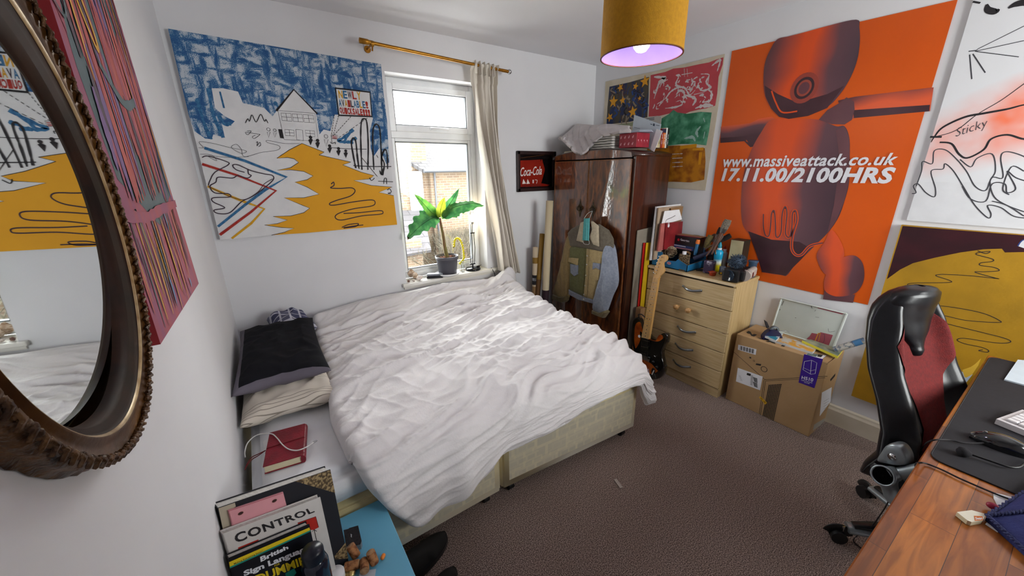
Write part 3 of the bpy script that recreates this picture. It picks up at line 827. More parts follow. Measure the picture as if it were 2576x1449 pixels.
m_ylp = mat('yellow_ochre_paint', '#e0a012', 0.7, '#d99a10', 6); m_ink = mat('black_marker', '#17151a', 0.8, '#2a2629', 80); m_pur = mat('dark_purple_crayon', '#3a2a38', 0.8); m_pen = mat('thin_pen', '#3c3c42', 0.8)
TL, TR, BR, BL = ony(421.5, 71, -0.03), ony(958, 160, -0.03), ony(998.6, 565, -0.03), ony(554, 603.4, -0.03)
mb = MB(); mb.slab([TL, TR, BR, BL], (0, -1, 0), 0.028, m_cnv)
A = Art(mb, (0, -0.03, 0), (1, 0, 0), (0, 0, 1))
c2 = lambda l: [(400+x/2.414, 40+y/2.415) for x, y in l]
A.poly([(422.5, 72)]+c2([(1348, 293), (1360, 440), (1385, 640), (1398, 890), (1380, 900), (1340, 800), (1300, 860), (1285, 800), (1280, 700), (1300, 620), (1270, 600), (1065, 600), (1040, 700), (1000, 690), (975, 720), (955, 600), (818, 450), (715, 575), (690, 610), (640, 560), (560, 540), (510, 530), (480, 460), (390, 440), (320, 440), (340, 560), (400, 610), (460, 640), (440, 660), (380, 650), (400, 740), (330, 720), (320, 750), (280, 745), (215, 700), (180, 600)]), m_sky, 1)
for l in ([(370, 460), (395, 560)], [(300, 440), (330, 600), (390, 740)], [(360, 600), (400, 660), (440, 650)], [(230, 500), (270, 640), (320, 750)], [(700, 520), (740, 560), (800, 480)], [(1180, 690), (1120, 740), (1085, 760), (1150, 765), (1200, 740)], [(1170, 700), (1130, 760), (1180, 770)]):
    A.line(c2(l), 0.014, m_blu, 2, jit=0.5)
# yellow tree shape
ytree = [(868, 775), (1003, 828), (972, 845), (1165, 888), (1115, 905), (1230, 950), (1305, 970), (1280, 990), (1183, 1000), (1290, 1030), (1415, 1040), (1335, 1072), (1425, 1092), (1446, 1268), (1200, 1290), (900, 1318), (683, 1332), (760, 1315), (820, 1290), (740, 1285), (640, 1270), (720, 1262), (780, 1240), (693, 1218), (800, 1215), (880, 1195), (915, 1168), (870, 1150), (760, 1105), (880, 1105), (972, 1083), (900, 1040), (825, 1010), (900, 995), (935, 972), (880, 945), (800, 935), (718, 938), (800, 922), (848, 890), (820, 868), (780, 860), (715, 865), (790, 815)]
A.poly(c2(ytree), m_ylp, 3)
A.line(c2(ytree[:13]), 0.003, m_ink, 4, smooth=False); A.line(c2(ytree[16:]+ytree[:1]), 0.003, m_ink, 4, smooth=False)
A.line(c2([(1045, 1022), (1060, 1010), (1062, 1030), (1042, 1045), (1100, 1048), (1170, 1045), (1190, 1065), (1160, 1095), (1080, 1120), (1035, 1140), (1060, 1150), (1180, 1130), (1290, 1118), (1312, 1135), (1290, 1155), (1180, 1172), (1090, 1200), (1070, 1225), (1110, 1240), (1230, 1215), (1340, 1205), (1360, 1195), (1340, 1183), (1220, 1195), (1120, 1200)]), 0.006, m_pur, 5)
A.line(c2([(1110, 1285), (1150, 1268), (1210, 1262), (1190, 1280), (1120, 1288), (1170, 1278), (1240, 1270)]), 0.006, m_pur, 5)
# nested chevrons
A.line(c2([(275, 802), (520, 880), (775, 980), (640, 1060), (520, 1150), (358, 1280)]), 0.013, m_blu, 6, smooth=False, jit=.12)
A.line(c2([(262, 900), (480, 970), (710, 1062), (560, 1190), (370, 1330)]), 0.013, m_rd, 6, smooth=False, jit=.12)
A.line(c2([(295, 1035), (420, 1090), (520, 1130), (640, 1172), (560, 1260), (442, 1352)]), 0.012, m_yl, 5, smooth=False, jit=.12)
A.line(c2([(262, 860), (300, 852), (410, 885), (420, 905), (340, 950), (310, 1000), (300, 1030)]), 0.0045, m_pur, 7)
A.line(c2([(540, 935), (545, 960), (560, 970), (535, 985), (480, 970), (445, 985), (360, 980), (345, 1010), (310, 1035), (340, 1075), (420, 1080), (430, 1100), (330, 1105), (330, 1130), (400, 1165), (335, 1180), (360, 1200), (430, 1195), (500, 1130), (560, 1100), (620, 1060), (690, 1000), (690, 970), (640, 960), (560, 940), (480, 905), (448, 908), (470, 935), (520, 950)]), 0.005, m_pur, 7)
A.line(c2([(300, 1035), (350, 1060), (440, 1100), (520, 1115), (600, 1070), (640, 1020), (690, 990)]), 0.003, m_pur, 7)
# house
hs = c2([(722, 575), (760, 752), (968, 760), (945, 592)]); A.poly(hs, m_cnv, 3); A.line(hs, 0.0022, m_pen, 4, False, closed=True)
A.poly(c2([(818, 450), (715, 577), (962, 595)]), m_cnv, 3)
A.line(c2([(712, 577), (818, 448), (962, 596)]), 0.009, m_ink, 5, False, jit=.2)
def win(a, b, c, d):
    q = c2([a, b, c, d]); A.line(q, 0.002, m_pen, 5, False, closed=True)
    mid = lambda p, r: ((p[0]+r[0])/2, (p[1]+r[1])/2)
    A.line([mid(q[0], q[1]), mid(q[3], q[2])], 0.0018, m_pen, 5); A.line([mid(q[0], q[3]), mid(q[1], q[2])], 0.0018, m_pen, 5)
for t in ((740, 590, 60), (808, 595, 60), (874, 600, 62)): win((t[0], t[1]), (t[0]+t[2], t[1]+3), (t[0]+t[2]+8, t[1]+50), (t[0]+8, t[1]+46))
win((763, 690), (818, 694), (822, 730), (768, 727)); win((888, 694), (944, 700), (946, 735), (893, 730))
A.line(c2([(830, 690), (836, 752), (876, 758), (872, 694), (830, 690)]), 0.002, m_pen, 5, False)
A.poly(c2([(724, 688), (748, 690), (758, 745), (736, 742)]), m_ink, 5)
# sign
A.poly(c2([(1070, 438), (1280, 464), (1292, 612), (1092, 606)]), m_cnv, 7); A.line(c2([(1072, 440), (1280, 464), (1292, 612), (1092, 604)]), 0.010, m_ink, 8, False, closed=True, jit=.2)
mu_ = [m_yl, m_blu, m_pur, m_rd]
def letters(txt, x0, x1, y0, y1, sl, cols, bold=0.03):
    n = len(txt); wdt = (x1-x0)/n
    for i, ch in enumerate(txt):
        if ch == ' ': continue
        xa = x0+i*wdt; o_ = sl*i
        A.text(ch, c2([(xa, y0+o_), (xa+wdt*0.88, y0+o_+sl), (xa+wdt*0.92+6, y1+o_+sl), (xa+6, y1+o_)]), cols[i % len(cols)], 9, bold)
letters('NEWLY', 1086, 1225, 452, 500, 2.2, [m_yl, m_blu, m_pur, m_rd, m_yl]); letters('AVAILABLE!', 1088, 1268, 507, 550, 1.4, [m_blu, m_pur, m_yl, m_rd, m_pur, m_blu, m_blu, m_yl, m_blu, m_rd]); letters('QUICKSALE!!!', 1094, 1280, 555, 595, 1.2, [m_rd], 0.05)
for a, b_ in (((1065, 600), (1045, 740)), ((1090, 608), (1055, 735)), ((1165, 612), (1058, 730)), ((1265, 620), (1085, 745))): A.dashed(*c2([a, b_]), 0.0025, m_ink, 9, 9)
A.line(c2([(1047, 722), (1083, 725), (1084, 748), (1050, 746)]), 0.002, m_pen, 9, False, closed=True); A.line(c2([(1047, 722), (1050, 775)]), 0.002, m_pen, 9, False)
for y_ in (730, 737, 743): A.line(c2([(1052, y_), (1080, y_+2)]), 0.003, m_rd, 10)
# arches, people and scribbles
for l in ([(1195, 925), (1180, 850), (1168, 770), (1180, 742), (1195, 765), (1205, 860), (1215, 930)], [(1232, 935), (1225, 760), (1228, 650), (1245, 625), (1262, 650), (1270, 780), (1268, 935)], [(1305, 935), (1298, 800), (1300, 690), (1320, 658), (1340, 690), (1348, 800), (1355, 965), (1368, 900), (1352, 860), (1370, 812), (1385, 840), (1388, 930)], [(1340, 940), (1352, 965), (1365, 920)]): A.line(c2(l), 0.008, m_ink, 8, jit=.3)
A.line(c2([(1045, 800), (1150, 808), (1260, 810)]), 0.003, m_ink, 8); A.line(c2([(1180, 910), (1300, 915), (1410, 915)]), 0.005, m_ink, 8); A.line(c2([(1230, 860), (1325, 975)]), 0.003, m_ink, 8); A.line(c2([(1320, 845), (1330, 862)]), 0.003, m_ink, 8)
for l in ([(1365, 1020), (1368, 990), (1380, 988), (1382, 1022)], [(1385, 1058), (1400, 1050), (1410, 1070), (1390, 1078), (1408, 1080)], [(1278, 982), (1290, 1000), (1308, 985)], [(1330, 1004), (1420, 1008)]): A.line(c2(l), 0.004, m_ink, 8)
def person(x, y, s_, m, hollow=False):
    if hollow:
        A.line(c2([(x-10*s_, y+18*s_), (x, y+55*s_), (x+12*s_, y+18*s_)]), 0.002, m_pen, 8, False, closed=True); A.ring(*[c2([(x, y)])[0]], 0.009*s_, 0.002, m_pen, 8)
    else:
        A.poly(c2([(x-14*s_, y+16*s_), (x+1, y+48*s_), (x+14*s_, y+14*s_), (x, y+6*s_)]), m, 8); A.disc(c2([(x, y)])[0], 0.009*s_, m, 8)
person(920, 738, 1, m_ink); person(963, 757, 1, m_ink); person(1036, 790, .95, m_ink); person(1090, 806, .95, m_ink); person(1134, 820, .9, m_ink); person(1014, 732, 1.1, m_ink, True); person(665, 690, .9, m_ink, True); person(703, 695, .8, m_ink, True)
A.line(c2([(525, 650), (540, 625), (550, 640), (565, 602), (590, 645), (618, 598), (640, 640), (650, 630), (662, 652)]), 0.0035, m_ink, 8)
A.line(c2([(535, 700), (560, 700), (540, 722), (528, 708), (600, 718), (612, 722), (580, 745), (568, 735), (585, 725)]), 0.0022, m_pen, 8); A.line(c2([(590, 770), (600, 765), (595, 790), (612, 768), (618, 785), (605, 795)]), 0.0025, m_pen, 8)
for l in ([(240, 800), (270, 800), (245, 765), (330, 775), (430, 800), (530, 820), (500, 835), (440, 800), (470, 780), (500, 810), (520, 855), (620, 830), (720, 815), (730, 790), (660, 770), (660, 757), (760, 775), (855, 775)], [(250, 840), (320, 845), (350, 880), (300, 850), (420, 860), (545, 855)], [(640, 650), (1000, 690)][:1]+[(641, 651)]): A.line(c2(l), 0.0018, m_pen, 7)
for l in ([(1040, 765), (1050, 775), (1070, 768), (1070, 780)],): A.line(c2(l), 0.003, m_ink, 7)
o = make('painting', mb); tag(o, 'large unframed canvas of a house, blue crayon sky and yellow tree beside the window', 'painting')

# ================================================================ canvas on the left wall
m_pk = mat('dusty_pink_paint', '#a8505c', 0.6, '#96506e', 5, (1, 2.5, 0.4), lo=.45, hi=.6); m_gn = mat('slate_green_paint', '#4d6064', 0.6, '#5a6a72', 12); m_sal = mat('salmon_paint', '#bb5a50', 0.6, '#a84c50', 14)
m_ygo = mat('golden_drip', '#d9a02c', 0.55); m_lb = mat('light_blue_drip', '#4f88b4', 0.55); m_drk = mat('dark_drip', '#463a46', 0.6, '#5c4450', 30); m_vio = mat('violet_drip', '#7a5c8e', 0.6); m_side = mat('dark_red_canvas_side', '#7c0a14', 0.6)
xa = 0.022
c_br, c_tr0, c_bl, c_tl0 = onx(500, 713, xa), onx(285, 0, xa), onx(404, 866, xa), onx(125, 0, xa)
up_r = (c_tr0-c_br).normalized(); up_l = (c_tl0-c_bl).normalized(); Hh = 0.92
quad = [c_bl+up_l*Hh, c_tr0+up_r*(Hh-(c_tr0-c_br).length), c_br, c_bl]
mb = MB(); mb.slab(quad, (1, 0, 0), 0.020, m_pk, m_side)
A = Art(mb, c_bl, (c_br-c_bl), up_l, px=False, step=0.0003)
Wd_ = (c_br-c_bl).length; A.U = Vector(A.U)
# local coords: u 0..W, v 0..H ; canvas leans slightly so u offset by v for the right side
def cu(u, v):  # u fraction 0..1, v fraction 0..1 -> plane uv
    p = (c_bl*(1-u)+c_br*u)*(1-v) + (quad[0]*(1-u)+quad[1]*u)*v
    d = p-A.O; return (d.dot(A.U), d.dot(A.V))
random.seed(21)
A.k = 1
A.poly([cu(0.10, .32), cu(0.5, .22), cu(0.93, .30), cu(0.9, .5), cu(.88, .75), cu(.75, 1), cu(.15, 1), cu(.08, .7), cu(.05, .5)], m_gn, 1, raw=True, smooth=False)
A.poly([cu(0.0, .62), cu(.06, .55), cu(.14, .70), cu(.13, .9), cu(.1, 1), cu(0, 1)], m_pk, 2, raw=True)
for i in range(110):
    u = random.uniform(0.1, 0.97); v0 = 0.275+0.58*random.random()**1.9; l = random.uniform(0.1, 0.42); du = random.uniform(-.02, .02)
    m = random.choice([m_sal, m_sal, m_pk, m_sal, m_drk, m_vio]); w_ = random.uniform(0.009, 0.030)
    A.line([cu(u, v0), cu(u+du*0.4+0.006*math.sin(i), v0+l*0.5), cu(u+du, min(1, v0+l))], w_, m, 2+(i % 5), raw=True, taper=True, jit=.2)
for i in range(46):
    u = random.uniform(0.03, 0.97); v0 = random.uniform(0.0, 0.18); l = random.uniform(0.08, 0.24)
    m = random.choice([m_sal, m_drk, m_gn, m_ygo, m_gn, m_drk]); A.line([cu(u, v0), cu(u+0.008*math.sin(i*2), v0+l*.5), cu(u+random.uniform(-.01, .01), min(.25, v0+l))], random.uniform(.004, .012), m, 2+(i % 4), raw=True, taper=True)
for (u, v0, v1, w_, m) in ((.18, .5, .99, .012, m_ygo), (.93, .3, .52, .013, m_ygo), (.85, .6, .98, .006, m_ygo), (.70, .3, .6, .005, m_ygo), (.25, .02, .22, .010, m_ygo), (.52, .04, .24, .012, m_ygo), (.60, .0, .2, .006, m_ygo), (.78, .05, .25, .006, m_ygo), (.42, .0, .12, .006, m_ygo), (.35, .03, .1, .012, m_lb), (.75, .02, .05, .012, m_lb), (.12, .24, .26, .02, m_lb), (.62, .2, .26, .01, m_lb), (.9, .28, .44, .006, m_lb), (.95, .8, .9, .01, m_lb), (.80, .26, .5, .006, m_vio)):
    A.line([cu(u, v0), cu(u+.01, (v0+v1)/2), cu(u, v1)], w_, m, 8, raw=True, taper=True)
A.line([cu(.26, .74), cu(.33, .66), cu(.36, .6), cu(.33, .58), cu(.27, .64), cu(.24, .72)], 0.011, m_ygo, 9, raw=True, closed=True)
A.line([cu(.0, .60), cu(.08, .58), cu(.14, .66), cu(.17, .8), cu(.14, .95)], 0.005, m_gn, 8, raw=True); A.line([cu(.0, .255), cu(.3, .245), cu(.6, .26), cu(1, .275)], 0.022, m_pk, 9, raw=True, jit=.2)
A.line([cu(.3, .55), cu(.5, .50), cu(.72, .53)], 0.018, m_gn, 8, raw=True, jit=.3)
o = make('painting', mb); tag(o, 'pink and grey-green drip canvas on the left wall behind the oval mirror', 'painting')

# ================================================================ posters and canvases on the right wall
RU, RV = (0, -1, 0), (0, 0, 1)       # as seen from the room, u runs to the right
def wall_sheet(quadpx, th, m, off=0.002, raw=None):
    mb = MB(); X = XR-off-th
    P = [onx(x, y, X) for x, y in quadpx] if raw is None else [Vector((X, q[0], q[1])) for q in raw]
    mb.slab(P, (-1, 0, 0), th, m); return mb, Art(mb, (X, 0, 0), RU, RV)
# -- orange concert poster
m_or = mat('orange_poster_ink', '#d65808', 0.36, '#cf5306', 2.5); m_or2 = mat('bright_orange_ink', '#e2521a', 0.33)
def fig_mat(name, dark, bright, axis, lo, hi, lo2=None):
    m = bpy.data.materials.new(name); m.use_nodes = True; nt = m.node_tree; b = nt.nodes['Principled BSDF']; b.inputs['Roughness'].default_value = 0.33
    tc = nd(nt, 'ShaderNodeTexCoord'); sp = nd(nt, 'ShaderNodeSeparateXYZ'); r = nd(nt, 'ShaderNodeValToRGB'); mr = nd(nt, 'ShaderNodeMapRange')
    nz = nd(nt, 'ShaderNodeTexNoise'); nz.inputs['Scale'].default_value = 2.2; ad = nd(nt, 'ShaderNodeMath', operation='MULTIPLY_ADD'); ad.inputs[1].default_value = 0.25
    nt.links.new(tc.outputs['Object'], sp.inputs[0]); nt.links.new(tc.outputs['Object'], nz.inputs['Vector']); nt.links.new(nz.outputs[0], ad.inputs[0]); nt.links.new(sp.outputs[axis], ad.inputs[2])
    mr.inputs[1].default_value = lo+.125; mr.inputs[2].default_value = hi+.125; nt.links.new(ad.outputs[0], mr.inputs[0]); nt.links.new(mr.outputs[0], r.inputs[0])
    e = r.color_ramp.elements; e[0].position = 0; e[0].color = srgb(dark); e[1].position = 1; e[1].color = srgb(dark)
    x = e.new(0.5); x.color = srgb(bright); x = e.new(0.62); x.color = srgb(bright); x = e.new(0.3); x.color = srgb('#63424a'); x = e.new(0.85); x.color = srgb('#7d3e3c')
    nt.links.new(r.outputs[0], b.inputs['Base Color']); return m
mb, A = wall_sheet([(1842, 129), (2411, -2), (2183.6, 767), (1740, 690)], 0.002, m_or, raw=[(-1.188, 2.249), (-2.155, 2.225), (-2.152, 0.787), (-1.19, 0.81)])
c6 = lambda l: [(1780+x/1.858, y/1.858) for x, y in l]
# the sheet's centre is at y -1.67; y falls to the right
m_head = fig_mat('printed_head_shading', '#453640', '#dc4f16', 1, -0.22, 0.30); m_body = fig_mat('printed_body_shading', '#44303a', '#d8501c', 1, -0.28, 0.36); m_arm = fig_mat('printed_arm_shading', '#4a2c34', '#dc5a30', 2, 0.93, 1.13)
m_leg = fig_mat('printed_leg_shading', '#4a2c34', '#de5426', 1, -0.46, -0.16); m_dk = mat('printed_dark_brown', '#3d2229', 0.33, '#4b2e36', 5); m_dk2 = mat('printed_plum', '#5d3c44', 0.33, '#6d464a', 4)
A.poly(c6([(1057, 408), (1040, 520), (684, 552), (640, 575), (610, 470), (690, 452)]), m_arm, 2)
A.poly(c6([(1040, 490), (1036, 520), (684, 552), (680, 515)]), m_dk, 3)
A.poly(c6([(62, 592), (200, 575), (240, 555), (300, 545), (325, 560), (320, 600), (290, 640), (240, 680), (200, 680), (180, 650), (60, 660)]), m_arm, 2)
A.poly(c6([(60, 645), (185, 636), (180, 660), (225, 684), (200, 688), (172, 660), (60, 668)]), m_dk, 3)
A.poly(c6([(520, 560), (560, 515), (620, 480), (650, 455), (685, 475), (688, 510), (675, 560), (640, 582), (580, 580)]), m_dk2, 4, smooth=False)
A.poly(c6([(300, 560), (420, 555), (520, 560), (600, 590), (640, 590), (662, 640), (665, 720), (662, 850), (640, 940), (610, 1020), (560, 1090), (500, 1150), (440, 1210), (400, 1250), (370, 1288), (340, 1285), (255, 1270), (230, 1190), (220, 1130), (190, 1090), (165, 1050), (157, 980), (160, 880), (175, 790), (205, 700), (250, 620)]), m_body, 3, smooth=True)
A.poly(c6([(640, 590), (662, 640), (665, 720), (662, 850), (640, 940), (600, 1035), (560, 1090), (590, 960), (610, 820), (612, 700), (600, 610)]), m_dk2, 4)
A.poly(c6([(190, 1080), (300, 1120), (430, 1130), (480, 1160), (440, 1210), (400, 1250), (366, 1288), (255, 1272), (230, 1190)]), m_dk, 4)
A.poly(c6([(325, 185), (380, 170), (450, 152), (560, 122), (695, 92), (710, 130), (712, 200), (700, 280), (670, 360), (620, 440), (560, 500), (470, 540), (380, 556), (340, 548), (300, 510), (270, 450), (262, 380), (268, 300), (290, 240)]), m_head, 5, smooth=True)
A.poly(c6([(268, 400), (330, 440), (420, 480), (560, 440), (640, 400), (560, 505), (470, 542), (380, 556), (335, 546), (298, 508), (272, 450)]), m_dk, 6)
hc = A.uv(c6([(452, 412)])[0]); A.disc(hc, 0.068, mat('printed_ring_orange', '#9c4438', 0.33), 7, True, ry=0.080); A.disc(hc, 0.048, mat('printed_ring_dark', '#402a31', 0.33), 8, True, ry=0.057); A.disc(hc, 0.036, mat('printed_ring_inner', '#a04a3c', 0.33), 9, True, ry=0.043); A.disc(hc, 0.026, mat('printed_ring_mid', '#6a4048', 0.33), 10, True, ry=0.031)
A.line(c6([(300, 425), (320, 480), (350, 525), (420, 520)]), 0.008, m_or2, 7)
# coiled fork and legs
wv = c6([(262, 1000), (262, 1060), (272, 1100), (288, 1100), (296, 1050), (300, 1000), (312, 985), (318, 1040), (320, 1100), (332, 1108), (345, 1080), (350, 1000), (364, 965), (372, 1000), (365, 1080), (372, 1105), (385, 1105), (395, 1060), (398, 1000), (412, 985), (418, 1030), (398, 1100), (394, 1160), (412, 1190), (440, 1190), (480, 1150), (540, 1135)])
A.poly(c6([(585, 1075), (640, 1190), (560, 1285), (510, 1200), (545, 1135)]), m_leg, 5, smooth=True)
A.poly(c6([(640, 1200), (690, 1195), (725, 1230), (733, 1290), (718, 1340), (680, 1375), (600, 1385), (548, 1355), (552, 1290), (590, 1230)]), m_leg, 6, smooth=True); A.poly(c6([(548, 1350), (600, 1385), (690, 1375), (680, 1415), (540, 1398)]), m_dk2, 5)
A.line(wv, 0.017, m_or2, 7); A.line(wv, 0.007, m_dk2, 8)
m_wht = mat('poster_white_ink', '#dfe0e6', 0.4)
A.text('www.massiveattack.co.uk', c6([(76, 728), (898, 714), (880, 772), (74, 782)]), m_wht, 10, 0.026, 0.26, spacing=1.06)
A.text('17.11.00/2100HRS', c6([(70, 786), (884, 780), (868, 860), (64, 848)]), m_wht, 10, 0.042, 0.2, spacing=1.06)
o = make('poster', mb); tag(o, 'big orange concert poster with a dark round-headed figure, on the right wall', 'poster')

# -- cloth banner with four paintings
m_clo = mat('raw_cream_cloth', '#d3c9b6', 0.9, '#c4b9a2', 7, bump=0.15, bscale=120)
mb, A = wall_sheet(None, 0.002, m_clo, raw=[(-0.122, 2.262), (-0.6, 2.245), (-1.143, 2.243), (-1.15, 2.0), (-1.138, 1.375), (-0.13, 1.41)])
m_navy = mat('night_blue_paint', '#1c2c56', 0.6, '#4a4438', 9, (1, 2, 0.7), lo=.42, hi=.56); m_star = mat('yellow_star_paint', '#dc9a16', 0.6); m_rose = mat('rose_red_paint', '#c0474f', 0.6, '#b03f48', 8); m_wp = mat('white_paint_strokes', '#cfc6c6', 0.6)
m_gre = mat('sea_green_paint', '#226c4a', 0.6, '#5ea382', 14, lo=.4, hi=.65); m_gold = mat('golden_ochre_paint', '#bd7a10', 0.6, '#8a4a08', 13, lo=.4, hi=.62); m_brn = mat('brown_paint', '#4b372c', 0.6)
cA = lambda l: [(1480+x/2.8975, y/2.898) for x, y in l]
A.poly(cA([(155, 632), (300, 600), (442, 560), (440, 700), (430, 860), (300, 888), (133, 908), (140, 780)]), m_navy, 1)
random.seed(5)
for i in range(64):
    x_, y_ = random.uniform(165, 420), random.uniform(620, 860); l = random.uniform(20, 70)
    A.line(cA([(x_, y_), (x_+random.uniform(-25, 25), y_+l*.5), (x_+random.uniform(-20, 20), y_+l)]), random.uniform(.006, .016), random.choice([mat('deep_blue_stroke', '#1f4486', .6), m_brn, mat('sand_stroke', '#8d7d68', .6), mat('black_stroke', '#17151c', .6), mat('plum_stroke', '#472a3c', .6)]), 2+i % 3, jit=.3)
def star(c, r, rr=0.42, L_=6, n=5, ph=0.3):
    c = A.uv(cA([c])[0]); A.poly([(c[0]+(r if k % 2 == 0 else r*rr)*math.cos(ph+PI*k/n), c[1]+(r if k % 2 == 0 else r*rr)*math.sin(ph+PI*k/n)) for k in range(2*n)], m_star, L_, raw=True)
for c, r in (((184, 742), .052), ((252, 732), .034), ((325, 815), .048), ((414, 592), .048), ((345, 630), .03), ((375, 717), .02), ((158, 856), .04), ((235, 638), .034)): star(c, r, ph=random.uniform(0, 1))
A.poly(cA([(455, 548), (560, 525), (620, 500), (700, 492), (800, 470), (880, 455), (930, 435), (985, 418), (980, 470), (950, 560), (940, 680), (925, 770), (860, 790), (800, 800), (740, 815), (700, 832), (620, 820), (520, 845), (440, 850), (445, 760), (450, 650)]), m_rose, 1)
for l in ([(480, 560), (560, 570), (520, 600), (480, 720)], [(500, 760), (560, 720), (600, 670), (650, 640), (700, 640), (740, 690), (780, 655)], [(560, 690), (540, 750)], [(660, 560), (640, 620), (700, 640)], [(760, 770), (780, 720), (700, 690)], [(820, 540), (880, 545), (860, 600), (890, 640), (830, 660), (800, 620), (820, 590)], [(880, 560), (870, 620)], [(770, 690), (850, 670)], [(900, 660), (890, 730), (830, 745)], [(780, 790), (840, 770), (910, 770)], [(560, 790), (640, 780), (690, 760)], [(700, 500), (702, 560)], [(720, 500), (725, 560)], [(680, 545), (760, 530)], [(900, 480), (960, 440), (940, 520)], [(640, 690), (670, 660), (700, 680), (690, 740)], [(520, 640), (540, 600), (580, 580)]): A.line(cA(l), random.uniform(.012, .026), m_wp, 2, taper=True, jit=.5, k=9)
for i in range(46):
    x_, y_ = random.uniform(480, 890), 0; y_ = random.uniform(580-.25*(x_-480), 780-.12*(x_-480)); a_ = random.uniform(0, PI); l = random.uniform(14, 42); b_ = random.uniform(-12, 12)
    A.line(cA([(x_, y_), (x_+l*.5*math.cos(a_)+b_, y_+l*.5*math.sin(a_)-b_), (x_+l*math.cos(a_), y_+l*math.sin(a_))]), random.uniform(.006, .016), m_wp, 2, taper=True, jit=.5)
A.poly(cA([(590, 830), (620, 800), (650, 820), (720, 830), (820, 815), (900, 820), (880, 960), (860, 1060), (780, 1050), (680, 1050), (560, 1065), (430, 1070), (430, 900), (540, 860)]), m_gre, 2)
for l in ([(840, 860), (850, 890)], [(820, 920), (790, 960), (800, 1000)], [(700, 1010), (760, 1000), (780, 1030)], [(850, 960), (840, 1010)]): A.line(cA(l), .02, mat('pale_green_stroke', '#9dbcb2', .6), 3, taper=True, jit=.3)
A.poly(cA([(430, 1080), (560, 1065), (660, 1060), (780, 1075), (850, 1080), (855, 1180), (845, 1310), (750, 1330), (620, 1325), (430, 1330)]), m_gold, 2)
for y_ in (1122, 1153, 1184, 1214): A.line(cA([(612, y_+2), (650, y_), (688, y_-2)]), .005, m_wp, 3, jit=.6)
for l in ([(670, 1075), (790, 1062)], [(820, 1110), (810, 1200)], [(760, 1090), (840, 1085)]): A.line(cA(l), .02, mat('bright_gold_stroke', '#d4920f', .6), 3, jit=.3)
A.poly(cA([(133, 915), (300, 895), (430, 870), (425, 905), (133, 940)]), mat('pale_olive_paint', '#9aa183', .7), 1)
o = make('cloth_painting', mb); tag(o, 'cream cloth with four paint patches, stars, red, green and gold, behind the wardrobe', 'painting')

# -- white drawing with spray paint
m_dw = mat('white_drawing_board', '#d9dadd', 0.6)
mb, A = wall_sheet(None, 0.012, m_dw, raw=[(-2.205, 2.36), (-3.0, 2.36), (-3.0, 1.255), (-2.205, 1.262)])
def spray(name, c, hw, hz):
    m = bpy.data.materials.new(name); m.use_nodes = True; nt = m.node_tree; b = nt.nodes['Principled BSDF']; b.inputs['Roughness'].default_value = 0.6
    tc = nd(nt, 'ShaderNodeTexCoord'); mp = nd(nt, 'ShaderNodeMapping', vector_type='TEXTURE'); mp.inputs['Location'].default_value = (0, c[0], c[1]); mp.inputs['Rotation'].default_value = (R(-24), 0, 0); mp.inputs['Scale'].default_value = (1, hw, hz)
    gr = nd(nt, 'ShaderNodeTexGradient', gradient_type='SPHERICAL'); nz = nd(nt, 'ShaderNodeTexNoise'); nz.inputs['Scale'].default_value = 9
    mu = nd(nt, 'ShaderNodeMath', operation='MULTIPLY'); r = nd(nt, 'ShaderNodeValToRGB'); r.color_ramp.elements[0].position = 0.02; r.color_ramp.elements[1].position = 0.5
    r.color_ramp.elements[0].color = srgb('#d9dadd'); r.color_ramp.elements[1].color = srgb('#f06a35')
    L = nt.links; L.new(tc.outputs['Object'], mp.inputs[0]); L.new(mp.outputs[0], gr.inputs[0]); L.new(tc.outputs['Object'], nz.inputs['Vector']); L.new(gr.outputs[0], mu.inputs[0]); L.new(nz.outputs[0], mu.inputs[1]); L.new(mu.outputs[0], r.inputs[0]); L.new(r.outputs[0], b.inputs['Base Color']); return m
# object origin: centre y -2.6025, bottom z 1.255
sp_ = spray('orange_spray', (0.05, 0.50), 0.62, 0.20)
A.poly([(2.206, 1.45), (2.99, 1.45), (2.99, 2.2), (2.206, 2.2)], sp_, 1, raw=True)
A.line(c6([(1250, 240), (1265, 228), (1479, 122)]), .003, m_pen, 2, False); A.line(c6([(1250, 240), (1479, 190)]), .003, m_pen, 2); A.line(c6([(1250, 240), (1455, 266)]), .003, m_pen, 2); A.line(c6([(1225, 255), (1235, 370)]), .004, m_pen, 2); A.line(c6([(1240, 252), (1298, 340)]), .004, m_pen, 2); A.line(c6([(1220, 240), (1255, 236)]), .004, m_pen, 2)
A.line(c6([(1045, 665), (1060, 640), (1100, 595), (1200, 548), (1290, 530), (1400, 510), (1479, 490), (1560, 480)]), .009, m_ink, 2, taper=True); A.line(c6([(1060, 640), (1160, 610), (1260, 535), (1370, 470), (1479, 392), (1540, 350)]), .003, m_ink, 2); A.line(c6([(1040, 640), (1095, 640)]), .008, m_ink, 2)
A.line(c6([(1085, 665), (1140, 672), (1175, 720), (1215, 738), (1290, 700), (1325, 650), (1400, 630), (1480, 650), (1560, 640)]), .007, m_ink, 2)
